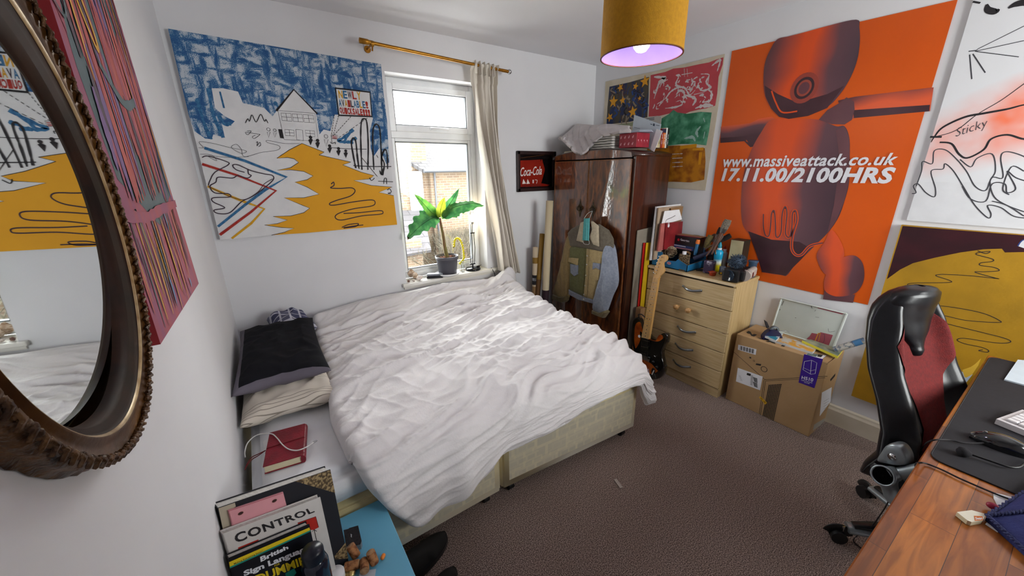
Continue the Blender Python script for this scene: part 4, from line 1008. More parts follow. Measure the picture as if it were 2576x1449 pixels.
for l in ([(955, 905), (975, 900), (962, 870), (985, 860), (1020, 900), (1060, 920), (1065, 880), (1045, 800), (1100, 790), (1110, 765), (1150, 800), (1200, 880), (1250, 960), (1310, 1018), (1325, 1000), (1310, 960), (1370, 970), (1430, 1010), (1500, 1020)], [(975, 870), (1000, 800), (1005, 755), (1050, 765), (1060, 705), (1110, 700), (1160, 740), (1210, 800), (1250, 870), (1300, 890), (1330, 830), (1380, 830), (1370, 740), (1390, 710), (1450, 720), (1540, 760)],
          [(1180, 745), (1230, 780), (1260, 740), (1330, 720), (1345, 800), (1320, 850), (1340, 920), (1400, 960), (1480, 990)], [(1190, 870), (1230, 930), (1300, 940), (1330, 860), (1390, 860), (1400, 900), (1440, 880), (1400, 800), (1440, 830), (1500, 850)], [(1330, 940), (1400, 960), (1479, 1010)], [(1410, 910), (1380, 880), (1420, 780), (1479, 800)]): A.line(c6(l), .004, m_pen, 2)
for l in ([(1305, 20), (1310, 45), (1345, 55), (1362, 42)], [(1240, 8), (1275, 14)], [(1405, 38), (1440, 20), (1479, 14), (1520, 25)]): A.line(c6(l), .022, m_ink, 3, taper=True)
A.text('Sticky', c6([(1158, 602), (1305, 552), (1318, 600), (1160, 652)]), m_pen, 3, -0.012, 0.3)
o = make('drawing', mb); tag(o, 'white board with black scribbles and orange spray, above the yellow painting', 'drawing')

# -- yellow painting below
m_mar = mat('maroon_paint', '#3a0f19', 0.5, '#2c0b14', 6, (1, 1, 2)); m_mus = mat('mustard_paint', '#b08416', 0.55, '#9a7413', 5, bump=0.1, bscale=120)
mb, A = wall_sheet(None, 0.02, m_mus, raw=[(-2.193, 1.238), (-3.1, 1.232), (-3.1, 0.21), (-2.197, 0.232)])
A.poly([A.uv(p) for p in c6([(912, 1056), (1479, 1100), (1560, 1110)])]+[A.uv(p) for p in c6([(1560, 1200), (1479, 1178), (1390, 1180), (1376, 1162), (1290, 1165), (1180, 1180), (1060, 1205), (960, 1230), (900, 1260), (838, 1305)])], m_mar, 1, raw=True)
A.poly(c6([(1450, 1150), (1479, 1118), (1560, 1120), (1560, 1175), (1479, 1160)]), m_dw, 2); A.line(c6([(1450, 1150), (1479, 1120), (1560, 1118)]), .004, mat('blue_outline', '#2a3f7a', .6), 3)
A.line(c6([(1262, 1172), (1300, 1185), (1320, 1175), (1270, 1180), (1258, 1190), (1330, 1210), (1330, 1222), (1280, 1228), (1275, 1240), (1340, 1250), (1362, 1265), (1300, 1270), (1250, 1272), (1340, 1298), (1355, 1302), (1240, 1290), (1130, 1283), (1080, 1283), (1070, 1290), (1130, 1310), (1130, 1320), (1010, 1322), (945, 1325), (940, 1335), (1000, 1350), (1035, 1365), (1000, 1375)]), .003, m_ink, 2)
c7 = lambda l: [(1780+x/1.9347, 700+y/1.9346) for x, y in l]
A.line(c7([(1045, 125), (1200, 142), (1340, 170), (1420, 205), (1410, 215), (1260, 205), (1150, 182), (1100, 188), (1110, 205), (1200, 230), (1330, 262), (1440, 290), (1476, 308), (1440, 316), (1370, 310), (1250, 292), (1215, 300), (1250, 318), (1330, 335), (1366, 350), (1360, 360), (1320, 352), (1340, 348)]), .003, m_ink, 2)
o = make('painting', mb); tag(o, 'mustard yellow and maroon painting low on the right wall behind the gaming chair', 'painting')

# ================================================================ framed drinks advert beside the wardrobe
m_dfr = mat('dark_wood_frame', '#2b1210', 0.35, '#1d0c0b', 12)
fr = thing('framed_picture', 'small dark-framed red cola advertising picture between curtain and wardrobe', 'picture', (2.27, -0.01, 1.36))
X0, X1, Z0, Z1 = 2.062, 2.478, 1.362, 1.688
mb = MB()
for (a, b, c, d) in ((X0, X0+.03, Z0, Z1), (X1-.03, X1, Z0, Z1), (X0, X1, Z1-.03, Z1), (X0, X1, Z0, Z0+.03)): mb.box(((a+b)/2, -0.013, (c+d)/2), (b-a, .024, d-c), m_dfr, bev=.005)
make('frame', mb, fr)
m_nk = mat('black_print', '#0f0a0c', 0.12); m_rp = mat('red_print', '#7e1a10', 0.15, '#922314', 5); m_pl = mat('palm_print', '#171314', 0.15)
mb = MB().box(((X0+X1)/2, -.008, (Z0+Z1)/2), (X1-X0-.05, .006, Z1-Z0-.05), m_nk)
A = Art(mb, (0, -.0115, 0), (1, 0, 0), (0, 0, 1))
c3 = lambda l: [(900+x/2.07, 60+y/2.07) for x, y in l]
A.poly(c3([(840, 712), (900, 710), (960, 706), (975, 760), (955, 830), (1000, 838), (990, 845), (840, 850)]), m_rp, 1)
A.line(c3([(835, 700), (1010, 678), (1015, 850), (838, 868), (835, 700)]), .002, mat('gold_line', '#7a4a1c', .3), 2, False)
A.text('Coca-Cola', c3([(846, 748), (958, 740), (958, 785), (846, 795)]), mat('white_print', '#e2d8d2', .3), 3, .012, .35)
for x_, w_ in ((862, 14), (884, 12)): A.poly(c3([(x_, 808), (x_+w_, 832), (x_-6, 834)]), MATS['white_print'], 3)
A.poly(c3([(910, 812), (916, 812), (916, 830), (910, 830)]), MATS['white_print'], 3); A.line(c3([(922, 812), (934, 815), (930, 832)]), .004, MATS['white_print'], 3)
for l in ([(985, 835), (975, 760), (985, 705)], [(985, 705), (1005, 690), (1012, 720)], [(985, 705), (965, 695), (950, 715)], [(985, 705), (1000, 725)], [(985, 705), (960, 725)]): A.line(c3(l), .009, m_pl, 4, taper=True)
A.text('New Edition', c3([(860, 838), (955, 832), (955, 846), (860, 852)]), mat('brown_print', '#5a120e', .3), 4, 0.01)
make('print', mb, fr)
# ================================================================ oval mirror on the left wall
m_gilt = mat('worn_gilt', '#7d5424', 0.34, '#46290f', 9, metal=0.45, bump=0.12, bscale=60, lo=.35, hi=.7)
m_gilt_d = mat('dark_bronze_carving', '#3a2414', 0.4, '#6a4a2a', 60, metal=0.4, bump=0.8, bscale=70)
m_lip = mat('dark_mirror_lip', '#180c06', 0.55, '#30190c', 20, spec=.25)
m_mir = bpy.data.materials.new('old_mirror'); m_mir.use_nodes = True; b = m_mir.node_tree.nodes['Principled BSDF']
b.inputs['Metallic'].default_value = 1; b.inputs['Base Color'].default_value = (0.80, 0.84, 0.84, 1); b.inputs['Roughness'].default_value = 0.015
mr = thing('oval_mirror', 'oval wall mirror in a worn gilt frame, hung on the left wall near the camera', 'mirror', (0.0, -2.0, 1.2))
MC = Vector((0.0, -2.005, 1.50))
nM = Vector((0.99858977, -0.05031453, -0.01693898)).normalized()
uM = Vector((0, 1, 0)); uM = (uM-nM*uM.dot(nM)).normalized(); vM = nM.cross(uM)
if vM.z < 0: vM = -vM
def ov(ang, a, b_, x):
    """point on an oval of half-axes a,b at height x off the wall"""
    t = max(0, min(1, (a-.18)/.065))
    return Vector((x, lerp(-2.042, -2.005, t)+a*math.cos(ang), lerp(1.482, 1.508, t)+b_*math.sin(ang)))
def ringsurf(mb, prof, m, n=120, jit=0.0):
    """prof: (half width, half height, x)"""
    k = len(prof)
    vs = [ov(2*PI*i/n, a*(1+jit*noise.noise(Vector((i*.9, j, 2)))), b_*(1+jit*noise.noise(Vector((i*.9, j, 5)))), x) for i in range(n) for j, (a, b_, x) in enumerate(prof)]
    fs = [(i*k+j, i*k+j+1, ((i+1) % n)*k+j+1, ((i+1) % n)*k+j) for i in range(n) for j in range(k-1)]
    mb.add(vs, fs, m, True)
mb = MB(); gc = Vector((0.0105, -2.042, 1.482)); gc.x = (0.08547858-nM.y*gc.y-nM.z*gc.z)/nM.x
n_ = 90; vs = [gc]+[gc+uM*0.212*math.cos(2*PI*i/n_)+vM*0.243*math.sin(2*PI*i/n_) for i in range(n_)]
mb.add(vs, [(0, 1+i, 1+(i+1) % n_) for i in range(n_)], m_mir); make('glass', mb, mr)
mb = MB()
ringsurf(mb, [(.187, .215, .012), (.190, .218, .020), (.193, .222, .021), (.196, .226, .026), (.199, .230, .0245), (.203, .235, .029), (.207, .240, .0275), (.211, .246, .031)], m_lip)
mb2 = MB(); ringsurf(mb2, [(.2105, .2455, .031), (.2125, .249, .0335), (.2145, .252, .0333)], mat('worn_cream_ridge', '#b9a27c', .3, '#8a6a3c', 30, metal=.3)); ringsurf(mb2, [(.214, .251, .0335), (.217, .256, .0325), (.221, .264, .029), (.230, .278, .0265), (.238, .291, .027), (.243, .295, .029)], m_gilt)
ringsurf(mb2, [(.243, .295, .0290), (.252, .303, .020), (.250, .300, .010), (.252, .304, .002)], m_gilt_d, jit=.02)
make('inner_lip', mb, mr); make('frame', mb2, mr)
mb = MB(); random.seed(4); nb_ = 330
for i in range(nb_):
    a = 2*PI*i/nb_; c = ov(a, .243+.003*random.random(), .295+.003*random.random(), .029+.002*random.random())
    mb.sphere(c, random.uniform(.0026, .0044), m_gilt_d, 7, 5)
    if i % 3 == 0:
        a2 = a+.02; t0, t1 = ov(a, .238, .290, .030), ov(a2+.03, .252, .304, .027); mb.tube([t0, (t0+t1)/2+Vector((.004, 0, 0)), t1], .0025, m_gilt_d, 5)
make('carved_beading', mb, mr)

# ================================================================ curtain rod and curtain
m_brass = mat('brushed_brass', '#b07c2c', 0.32, '#9a6a24', 30, metal=0.85)
rd = thing('curtain_rod', 'brass curtain rod with end caps above the window', 'curtain rod', (1.4, -0.1, 2.24))
p0, p1 = ony(907, 102, -0.11), ony(1278, 180, -0.11); dr = (p1-p0).normalized()
make('rod', MB().cyl(p0+dr*.02, p1-dr*.02, 0.010, m_brass, seg=16), rd)
make('finial', MB().lathe([(0.001, 0), (.015, .003), (.015, .05), (.0125, .056), (.0125, .075)], m_brass, p0-dr*.01, dr), rd)
mb = MB().cyl(p1-dr*.05, p1, .011, m_brass, seg=14); mb.sphere(p1+dr*.012, .017, m_steel, 14, 10); make('finial', mb, rd)
for px_ in ((936, 110), (1232, 171)):
    c = ony(px_[0], px_[1], -0.11); mb = MB(); mb.cyl(c-dr*.008, c+dr*.008, .0155, m_brass, seg=14); mb.cyl(c, Vector((c.x, -0.002, c.z-.004)), .006, m_brass); mb.cyl(Vector((c.x, -0.008, c.z-.004)), Vector((c.x, -0.001, c.z-.004)), .02, m_brass); mb.tube([c+Vector((0, 0, -.012)), c+Vector((0, .01, -.035))], .005, m_brass)
    make('bracket', mb, rd)
m_curt = mat('cream_curtain_linen', '#ded7cb', 0.9, '#d2cabd', 10, (1, 1, .3), sub=0.0, sheen=.2, bump=.1, bscale=200)
def curtain():
    ys = [160, 215, 300, 400, 520, 620, 676]; lx = [1184, 1188, 1200, 1216, 1236, 1250, 1257]; rx = [1248, 1246, 1248, 1256, 1272, 1291, 1303]
    mb = MB(); nu, nv = 150, 90
    def fn(u, v):
        y = lerp(162, 682, v); xl = np.interp(y, ys, lx); xr = np.interp(y, ys, rx)
        P0 = ony(xl, y, -0.10); P1 = ony(xr, y+4, -0.10); p = P0.lerp(P1, u)
        ph = u*2*PI*4.6 + 1.1*math.sin(u*6+1) + 0.5*math.sin(v*3.4+u*4)
        amp = 0.010+0.028*min(1, v*2.2)
        if v < 0.10: amp = 0.016*(v/0.10)+.012
        p.y += amp*math.sin(ph)+0.006*math.sin(ph*2.3+v*9) - (0.018 if v < .02 else 0) + 0.03*max(0, v-.8)
        p.x += 0.006*math.sin(v*7+u*20)
        p.y = min(p.y, -0.03)
        return p
    mb.grid(fn, nu, nv, m_curt)
    # tab loops over the rod
    for k in range(5):
        c = p0.lerp(p1, 0)+dr*0; t = (1.645+0.036*k-p0.x)/(p1.x-p0.x); c = p0.lerp(p1, t)
        mb.tube([c+Vector((0, -.02, -.06)), c+Vector((0, -.019, -.01)), c+Vector((0, -.011, .013)), c+Vector((0, .011, .013)), c+Vector((0, .018, -.01)), c+Vector((0, .016, -.06))], .016, m_curt, 8, flat=.14, up=(1, 0, 0))
    return mb
o = make('curtain', curtain()); sd_ = o.modifiers.new('thickness', 'SOLIDIFY'); sd_.thickness = .002
tag(o, 'cream curtain gathered at the right end of the brass rod', 'curtain')

# ================================================================ pendant lamp
m_shade = mat('mustard_shade_fabric', '#c08a12', 0.85, '#b27f10', 90, bump=.2, bscale=300); m_lin = mat('lining_lilac_light', '#7460dc', 0.8, '#6c58d4', 9)  # white lining coloured lilac to stand for the purplish lamp light
m_bulb = mat('lit_bulb', '#ffffff', 0.3, emit='#fff6ee', estr=3); m_wire = mat('white_flex', '#e4e4e4', 0.5)
PC = Vector((1.408, -1.683, 1.90)); pr = 0.136; ph_ = 0.25
pl = thing('pendant_lamp', 'mustard yellow drum ceiling lamp with lilac light painted into its lining', 'lamp', (PC.x, PC.y, 1.9))
mb = MB(); q_ = Matrix.Identity(3)
mb.lathe([(pr, 0), (pr*.985, ph_)], m_shade, PC, seg=64, cap=False); mb.lathe([(pr*.985-.003, ph_), (pr-.003, 0)], m_lin, PC, seg=64, cap=False)
m_rim = mat('dark_shade_rim', '#6b3a10', .6)
for z_ in (0, ph_): mb.lathe([(pr-.004, z_), (pr-.004, z_+.003), (pr+.001, z_+.003), (pr+.001, z_), (pr-.004, z_)], m_rim, PC, seg=64, cap=False)
make('shade', mb, pl)
mb = MB()
for k in range(3): a = 2*PI*k/3; mb.tube([PC+Vector((0.018*math.cos(a), .018*math.sin(a), .19)), PC+Vector((pr*.98*math.cos(a), pr*.98*math.sin(a), .235))], .0015, m_wire, 6)
mb.lathe([(.02, .188), (.02, .192)], m_wire, PC); make('spider_ring', mb, pl)
make('bulb', MB().lathe([(0.0005, .012), (.016, .017), (.026, .029), (.030, .045), (.027, .063), (.018, .090), (.014, .12), (.0135, .15)], m_bulb, PC, seg=24), pl)
make('lamp_holder', MB().lathe([(.0175, .145), (.0185, .15), (.0185, .20), (.012, .215), (.004, .23)], m_wire, PC, seg=20), pl)
make('cord', MB().cyl(PC+Vector((0, 0, .22)), (PC.x, PC.y, ZC-.02), .003, m_wire, seg=8), pl)
make('ceiling_rose', MB().lathe([(.012, -.045), (.045, -.02), (.05, 0)], m_wire, (PC.x, PC.y, ZC), seg=28), pl)
PB = PC+Vector((0, 0, .002))

# ================================================================ radiator below the sill
m_rad = mat('cream_radiator_enamel', '#d9cba6', 0.4)
mb = MB()
mb.box((1.42, -.045, .41), (.80, .02, .50), m_rad, bev=.006)
for i in range(26): mb.box((1.035+.0307*i, -.057, .41), (.016, .010, .46), m_rad, bev=.004)
for i in range(40): mb.box((1.03+.02*i, -.035, .664), (.006, .03, .006), m_rad)
mb.cyl((1.03, -.045, .17), (1.03, -.045, .0), .008, m_rad); mb.cyl((1.81, -.045, .17), (1.81, -.045, .0), .008, m_rad)
o = make('radiator', mb); tag(o, 'cream panel radiator under the window sill behind the bed', 'radiator')

# ================================================================ things on the sill
ZW = 0.745
m_pot = mat('grey_plastic_pot', '#55545c', 0.45, '#4c4b54', 8); m_soil = mat('dark_soil', '#3b261b', 0.95, '#6a442c', 40, bump=.6); m_sauc = mat('white_china', '#e9e9ec', 0.25)
pc = Vector((1.397, 0.015, ZW))
mb = MB().lathe([(.001, .002), (.066, .002), (.090, .014), (.098, .026), (.095, .028), (.087, .017), (.064, .006), (.001, .006)], m_sauc, pc, seg=40)
tag(make('plant_saucer', mb), 'white round saucer under the grey plant pot on the sill', 'saucer')
bp_ = thing('potted_banana_plant', 'small banana plant with broad ragged leaves in a grey pot on the sill', 'plant', pc+Vector((0, 0, .007)))
pz = pc+Vector((0, 0, .0075))
mb = MB().lathe([(.001, 0), (.066, 0), (.069, .004), (.083, .128), (.089, .129), (.091, .152), (.088, .153), (.086, .136), (.078, .128), (.001, .128)], m_pot, pz, seg=44); make('pot', mb, bp_)
mb = MB(); random.seed(8)
mb.lathe([(.001, .134), (.083, .133)], m_soil, pz, seg=30, cap=False)
for i in range(40): a = random.uniform(0, 2*PI); r_ = random.uniform(.01, .072); mb.sphere(pz+Vector((r_*math.cos(a), r_*math.sin(a), .137)), random.uniform(.006, .013), random.choice([m_soil, mat('brown_bark_chip', '#8a4e2c', .8), m_soil]), 6, 4, sc=(1, 1, .6))
make('soil', mb, bp_)
m_stem = mat('banana_stem', '#7c7a3c', 0.55, '#7a4a34', 20, (1, 1, .15), lo=.4, hi=.6)
PY = 0.01
def pp(x, y, dy=0.0): return ony(x, y, PY+dy)
st_pts = [pz+Vector((.003, -.0, .13)), pp(1118, 618, .01), pp(1114, 590, .008), pp(1109, 565, .004), pp(1106, 548, 0)]
make('stem', MB().tube(catmull([tuple(p) for p in st_pts], 5), .012, m_stem, 12, rs=[lerp(.0155, .008, i/20) for i in range(21)]), bp_)
def leaf_mat(name, c1, c2):
    m = bpy.data.materials.new(name); m.use_nodes = True; nt = m.node_tree; nt.nodes.clear(); L = nt.links
    out = nd(nt, 'ShaderNodeOutputMaterial'); d = nd(nt, 'ShaderNodeBsdfPrincipled'); d.inputs['Roughness'].default_value = .4; t = nd(nt, 'ShaderNodeBsdfTranslucent')
    mx = nd(nt, 'ShaderNodeMixShader'); mx.inputs[0].default_value = .45; tc = nd(nt, 'ShaderNodeTexCoord'); n = nd(nt, 'ShaderNodeTexNoise'); n.inputs['Scale'].default_value = 22
    r = nd(nt, 'ShaderNodeValToRGB'); r.color_ramp.elements[0].position = .4; r.color_ramp.elements[1].position = .65; r.color_ramp.elements[0].color = srgb(c1); r.color_ramp.elements[1].color = srgb(c2)
    L.new(tc.outputs['Object'], n.inputs['Vector']); L.new(n.outputs[0], r.inputs[0]); L.new(r.outputs[0], d.inputs['Base Color']); L.new(r.outputs[0], t.inputs[0]); L.new(d.outputs[0], mx.inputs[1]); L.new(t.outputs[0], mx.inputs[2]); L.new(mx.outputs[0], out.inputs[0]); return m
m_lf = leaf_mat('banana_leaf', '#3f7d33', '#6fa043'); m_lf2 = leaf_mat('yellowing_leaf', '#9aae2e', '#c0c24a'); m_lf3 = leaf_mat('dark_leaf', '#2c6238', '#4e8a4c'); m_dead = mat('dead_leaf_tip', '#4a2416', .9, '#2a1510', 40)
def leaf(axis, w, m, name='leaf', fold=0.35, seed=1, tipm=None, droop=0.0, wl=None, rag=0.0, nrm=(0, 0, 1)):
    """axis: pixel path (x,y,dy) of the midrib; w: half width in metres along it"""
    ax = catmull([tuple(pp(*a)) for a in axis], 6); n = len(ax); mb = MB(); k = 8; vs = []
    for i, c in enumerate(ax):
        c = Vector(c); t = (Vector(ax[min(i+1, n-1)])-Vector(ax[max(i-1, 0)])).normalized(); s_ = t.cross(Vector(nrm))
        s_ = s_.normalized() if s_.length > .05 else Vector((1, 0, 0)); up = s_.cross(t)
        f = i/(n-1); prof = math.sin(PI*min(1, f*1.02+.015)**0.75)**0.8
        for j in range(-k, k+1):
            a = j/k; ww = w*prof*(1+rag*noise.noise(Vector((i*.42, (1 if j > 0 else -1)*3, seed)))*abs(a)) if wl is None or j > 0 else wl*prof*(1+rag*noise.noise(Vector((i*.42, 3, seed)))*abs(a))
            p = c + s_*a*ww + up*(fold*abs(a)*ww - droop*abs(a)**2*ww) + up*.0025*math.sin(i*2.2)*abs(a)
            vs.append(p)
    fs = [(i*(2*k+1)+j, i*(2*k+1)+j+1, (i+1)*(2*k+1)+j+1, (i+1)*(2*k+1)+j) for i in range(n-1) for j in range(2*k)]
    split = int(len(fs)*.93) if tipm else len(fs)
    mb.add(vs, fs[:split], m, True)
    if tipm: mb.add(vs, fs[split:], tipm, True)
    o = make(name, mb, bp_)
    mb = MB().tube([Vector(a) for a in ax[:int(n*.97)]], .002, m, 6, rs=[lerp(.003, .0008, i/n) for i in range(int(n*.97))])
    make('midrib', mb, o); return o
F3 = (0.1, -1, .25)
leaf([(1106, 550, 0), (1090, 548, -.03), (1068, 560, -.06), (1045, 580, -.09), (1024, 604, -.11)], .085, m_lf3, fold=-.25, seed=2, tipm=m_dead, wl=.06, rag=.5, nrm=(.1, -.8, .6))
leaf([(1104, 548, 0), (1085, 534, .0), (1065, 512, -.01), (1041, 487, -.02)], .042, m_lf, fold=.3, seed=3, nrm=F3)
leaf([(1108, 546, 0), (1108, 530, -.03), (1112, 514, -.05), (1119, 496, -.06)], .040, m_lf2, fold=.1, seed=4, nrm=F3)
leaf([(1112, 545, 0), (1124, 524, .0), (1138, 503, .01), (1155, 474, .02)], .036, m_lf3, fold=.35, seed=5, nrm=F3)
leaf([(1112, 545, 0), (1135, 525, -.03), (1160, 516, -.06), (1190, 512, -.09), (1220, 518, -.12)], .075, m_lf3, fold=-.25, seed=6, rag=.5, wl=.045, nrm=(-.1, -.7, .75))
leaf([(1104, 548, 0), (1088, 535, .03), (1070, 538, .05), (1052, 556, .06)], .045, m_lf3, fold=.2, seed=7, nrm=F3)
leaf([(1113, 550, 0), (1120, 538, -.02), (1130, 523, -.03), (1140, 512, -.03)], .022, m_lf, fold=.2, seed=8, nrm=F3)

# yellow wrist coil hung over the pot's rim with a clear bottle
m_yc = mat('yellow_plastic_coil', '#e8d816', 0.45); m_clr = thin_glass('clear_plastic', (.92, .95, .97, 1))
arch = [(1142, 622, .06), (1143, 606, .055), (1150, 599, .05), (1158, 604, .05), (1164, 620, .05), (1167, 640, .045), (1166, 652, .04), (1156, 664, .03)]
pts = catmull([tuple(ony(x, y, .055+d*0)) for x, y, d in arch], 14); mb = MB()
mb.tube([Vector(p)+Vector((.005*math.cos(i*1.3), .004*math.sin(i*1.3), .004*math.sin(i*1.3))) for i, p in enumerate(pts)], .0065, m_yc, 7)
for p in ((1150, 606), (1144, 612), (1141, 622)): mb.sphere(ony(p[0], p[1], .055), .006, mat('brown_bead', '#8a6a4a', .5), 8, 6)
o = make('spiral_lanyard', mb); tag(o, 'yellow coiled lanyard arched behind the grey plant pot', 'lanyard')
c = onz(1165, 684, ZW); c.y = max(c.y, .02)
mb = MB().lathe([(.001, .0), (.012, .0), (.0125, .055), (.006, .066), (.006, .076), (.0075, .076), (.0075, .09), (.001, .09)], m_clr, c, seg=18)
tag(make('small_bottle', mb), 'small clear plastic bottle between plant pot and desk lamp', 'bottle')
# desk lamp without shade
m_bk = mat('black_gloss_enamel', '#131418', 0.15)
lb = onz(1195, 664, ZW); lb.y = .045; lb.x = 1.64
dl = thing('desk_lamp', 'black sprung-arm desk lamp with a bare lit bulb on the sill', 'lamp', (lb.x, lb.y, ZW))
LX, LY = lb.x, lb.y
make('base', MB().lathe([(.001, 0), (.062, 0), (.064, .004), (.064, .013), (.055, .019), (.015, .021), (.001, .022)], m_bk, (LX, LY, ZW), seg=40), dl)
top = ony(1188, 586, LY); t2 = ony(1188, 560, LY); bt = Vector((LX, LY, ZW+.022))
mb = MB()
mb.cyl(bt, bt+Vector((0, 0, .03)), .006, m_bk)
lo_ = bt+Vector((-.002, 0, .028)); hi_ = top
for dx in (-.016, .016):
    mb.tube([lo_+Vector((dx, 0, 0)), (lo_+hi_)/2+Vector((dx*1.5, 0, 0)), hi_+Vector((dx*.7, 0, 0))], .0026, m_bk, 8)
mb.tube([lo_, hi_], .002, m_bk, 8)
mb.box(lo_, (.05, .008, .008), m_bk); mb.box(hi_, (.04, .008, .008), m_bk); make('arm', mb, dl)
mb = MB()
for dx in (-.006, .006): mb.tube([lo_+Vector((dx+.0035*math.cos(i*1.2), .0035*math.sin(i*1.2), .012+i*.0016)) for i in range(46)], .0009, m_steel, 5)
make('spring', mb, dl)
mb = MB().tube([hi_, t2+Vector((0, 0, -.01))], .003, m_bk, 8); mb.cyl(t2+Vector((0, 0, -.012)), t2+Vector((0, 0, .008)), .012, mat('steel_lampholder', '#a8a39a', .3, metal=.8)); make('lamp_holder', mb, dl)
m_bulb2 = mat('warm_lit_bulb', '#ffffff', 0.3, emit='#ffe3b0', estr=25)
bc = t2+Vector((0, 0, .008)); make('bulb', MB().lathe([(.010, 0), (.012, .008), (.021, .026), (.0225, .036), (.018, .050), (.001, .058)], m_bulb2, bc, seg=20), dl)
mb = MB().tube([bc+Vector((-.02, 0, .055)), bc+Vector((-.014, 0, .072)), bc+Vector((0, 0, .078)), bc+Vector((.014, 0, .075)), bc+Vector((.022, 0, .062))], .0018, m_bk, 6); make('shade_clip', mb, dl)
lamp('desk_bulb_light', 'POINT', bc+Vector((0, -.0, .03)), 2.0, (1, .80, .55), .02)
mb = MB().tube(catmull([(LX+.05, LY-.01, ZW+.018), tuple(onz(1218, 662, ZW+.006)), tuple(onz(1234, 672, ZW+.004)), tuple(ony(1241, 682, -.035)), tuple(ony(1246, 697, -.05)), tuple(ony(1244, 712, -.075))], 8), .0028, m_bk, 8)
make('power_cable', mb, dl); make('switch', MB().box((LX+.045, LY-.01, ZW+.024), (.03, .014, .014), m_bk, bev=.004), dl)
# glasses case
c = onz(1083, 692, ZW); c.y = .012
gc_ = thing('glasses_case', 'small rounded black and grey glasses case lying on the sill', 'case', (c.x, c.y, ZW), R(-28))
m_case = mat('grey_case_shell', '#7c7f88', .3); mb = MB().box((0, 0, .009), (.125, .05, .018), mat('black_case_base', '#1d1e24', .35), bev=.006); make('base', mb, gc_, False)
make('lid', MB().box((0, 0, .0265), (.123, .048, .017), m_case, bev=.006), gc_, False)
# shells
m_sh1 = mat('brown_shell', '#9a7456', .5, '#e0cdb8', 35, (1, 1, 4), lo=.4, hi=.6); m_sh2 = mat('white_shell', '#e6dcd4', .5, '#c9b2a2', 30); m_sh3 = mat('dark_shell', '#5a3a34', .5, '#8f6d5c', 50)
def shell(px, r, m, label, spiky, rz, z=ZW):
    c = onz(px[0], px[1], z); c.y = max(c.y, .012); mb = MB(); ax = Vector((math.cos(rz), math.sin(rz), .25)).normalized(); q = Vector((0, 0, 1)).rotation_difference(ax).to_matrix()
    vs = []; n = 22; k = 20
    for j in range(k+1):
        t = j/k; rr = r*(math.sin(PI*min(1, t*.92+.04)**.7))*.62*(1+.10*math.sin(t*22)); 
        for i in range(n):
            a = 2*PI*i/n+t*2.0; s_ = 1+(.35 if spiky else .06)*max(0, math.sin(a*5+t*4))**4*math.sin(PI*t)
            vs.append(c+Vector((0, 0, r*.62))+q @ Vector((rr*s_*math.cos(a), rr*s_*math.sin(a), (t-.5)*2.1*r)))
    zz = min(v.z for v in vs); vs = [v+Vector((0, 0, z-zz)) for v in vs]
    mb.add(vs, [(j*n+i, j*n+(i+1) % n, (j+1)*n+(i+1) % n, (j+1)*n+i) for j in range(k) for i in range(n)], m, True)
    mb.add(vs[:n], [list(range(n))], m); mb.add(vs[-n:], [list(range(n))], m)
    tag(make('seashell', mb), label, 'shell', 'seashells on the window sill')
shell((1032, 697), .046, m_sh1, 'large spiky brown seashell at the left end of the sill', True, 2.0)
shell((1045, 700), .034, m_sh1, 'brown ridged seashell right of the spiky one', False, 1.2)
shell((1057, 705), .028, m_sh2, 'white seashell nearest the glasses case', False, .2)
shell((1030, 711), .014, m_sh3, 'small dark red seashell at the front of the sill', True, .8)
shell((1041, 709), .013, m_sh2, 'tiny pale seashell at the front of the sill', False, 2.6)
# ================================================================ wardrobe
def burr(name, a, b, c, rough, coat, st):
    m = bpy.data.materials.new(name); m.use_nodes = True; nt = m.node_tree; bs = nt.nodes['Principled BSDF']; L = nt.links
    tc = nd(nt, 'ShaderNodeTexCoord'); mp = nd(nt, 'ShaderNodeMapping'); mp.inputs['Scale'].default_value = st; n = nd(nt, 'ShaderNodeTexNoise'); n.inputs['Scale'].default_value = 5; n.inputs['Detail'].default_value = 9; n.inputs['Distortion'].default_value = 1.4
    r = nd(nt, 'ShaderNodeValToRGB'); e = r.color_ramp.elements; e[0].position = .3; e[0].color = srgb(a); e[1].position = .7; e[1].color = srgb(c); x = e.new(.5); x.color = srgb(b)
    L.new(tc.outputs['Object'], mp.inputs[0]); L.new(mp.outputs[0], n.inputs['Vector']); L.new(n.outputs[0], r.inputs[0]); L.new(r.outputs[0], bs.inputs['Base Color'])
    n2 = nd(nt, 'ShaderNodeTexNoise'); n2.inputs['Scale'].default_value = 55; n2.inputs['Detail'].default_value = 2; bp = nd(nt, 'ShaderNodeBump'); bp.inputs['Strength'].default_value = .05; bp.inputs['Distance'].default_value = .003
    L.new(tc.outputs['Object'], n2.inputs['Vector']); L.new(n2.outputs[0], bp.inputs['Height']); L.new(bp.outputs[0], bs.inputs['Normal']); L.new(bp.outputs[0], bs.inputs['Coat Normal'])
    bs.inputs['Roughness'].default_value = rough; bs.inputs['Coat Weight'].default_value = coat; bs.inputs['Coat Roughness'].default_value = .045; bs.inputs['Coat IOR'].default_value = 1.7; return m
m_burr = burr('burr_walnut_veneer', '#2c1407', '#5e2e10', '#8a4e1e', .35, 1.0, (4.5, 4.5, 1.3)); m_mah = burr('dark_mahogany', '#1e0a05', '#3a180a', '#4c240f', .35, .5, (6, 6, .5)); m_edge = mat('pale_worn_edge', '#8b5c34', .4, '#6a3f20', 40)
m_bronze = mat('aged_bronze', '#3a3026', .35, '#5e5038', 60, metal=.7, bump=.5)
WO = Vector((2.42, -.914, 0)); wrz = .012  # side runs from the front right corner to the wall
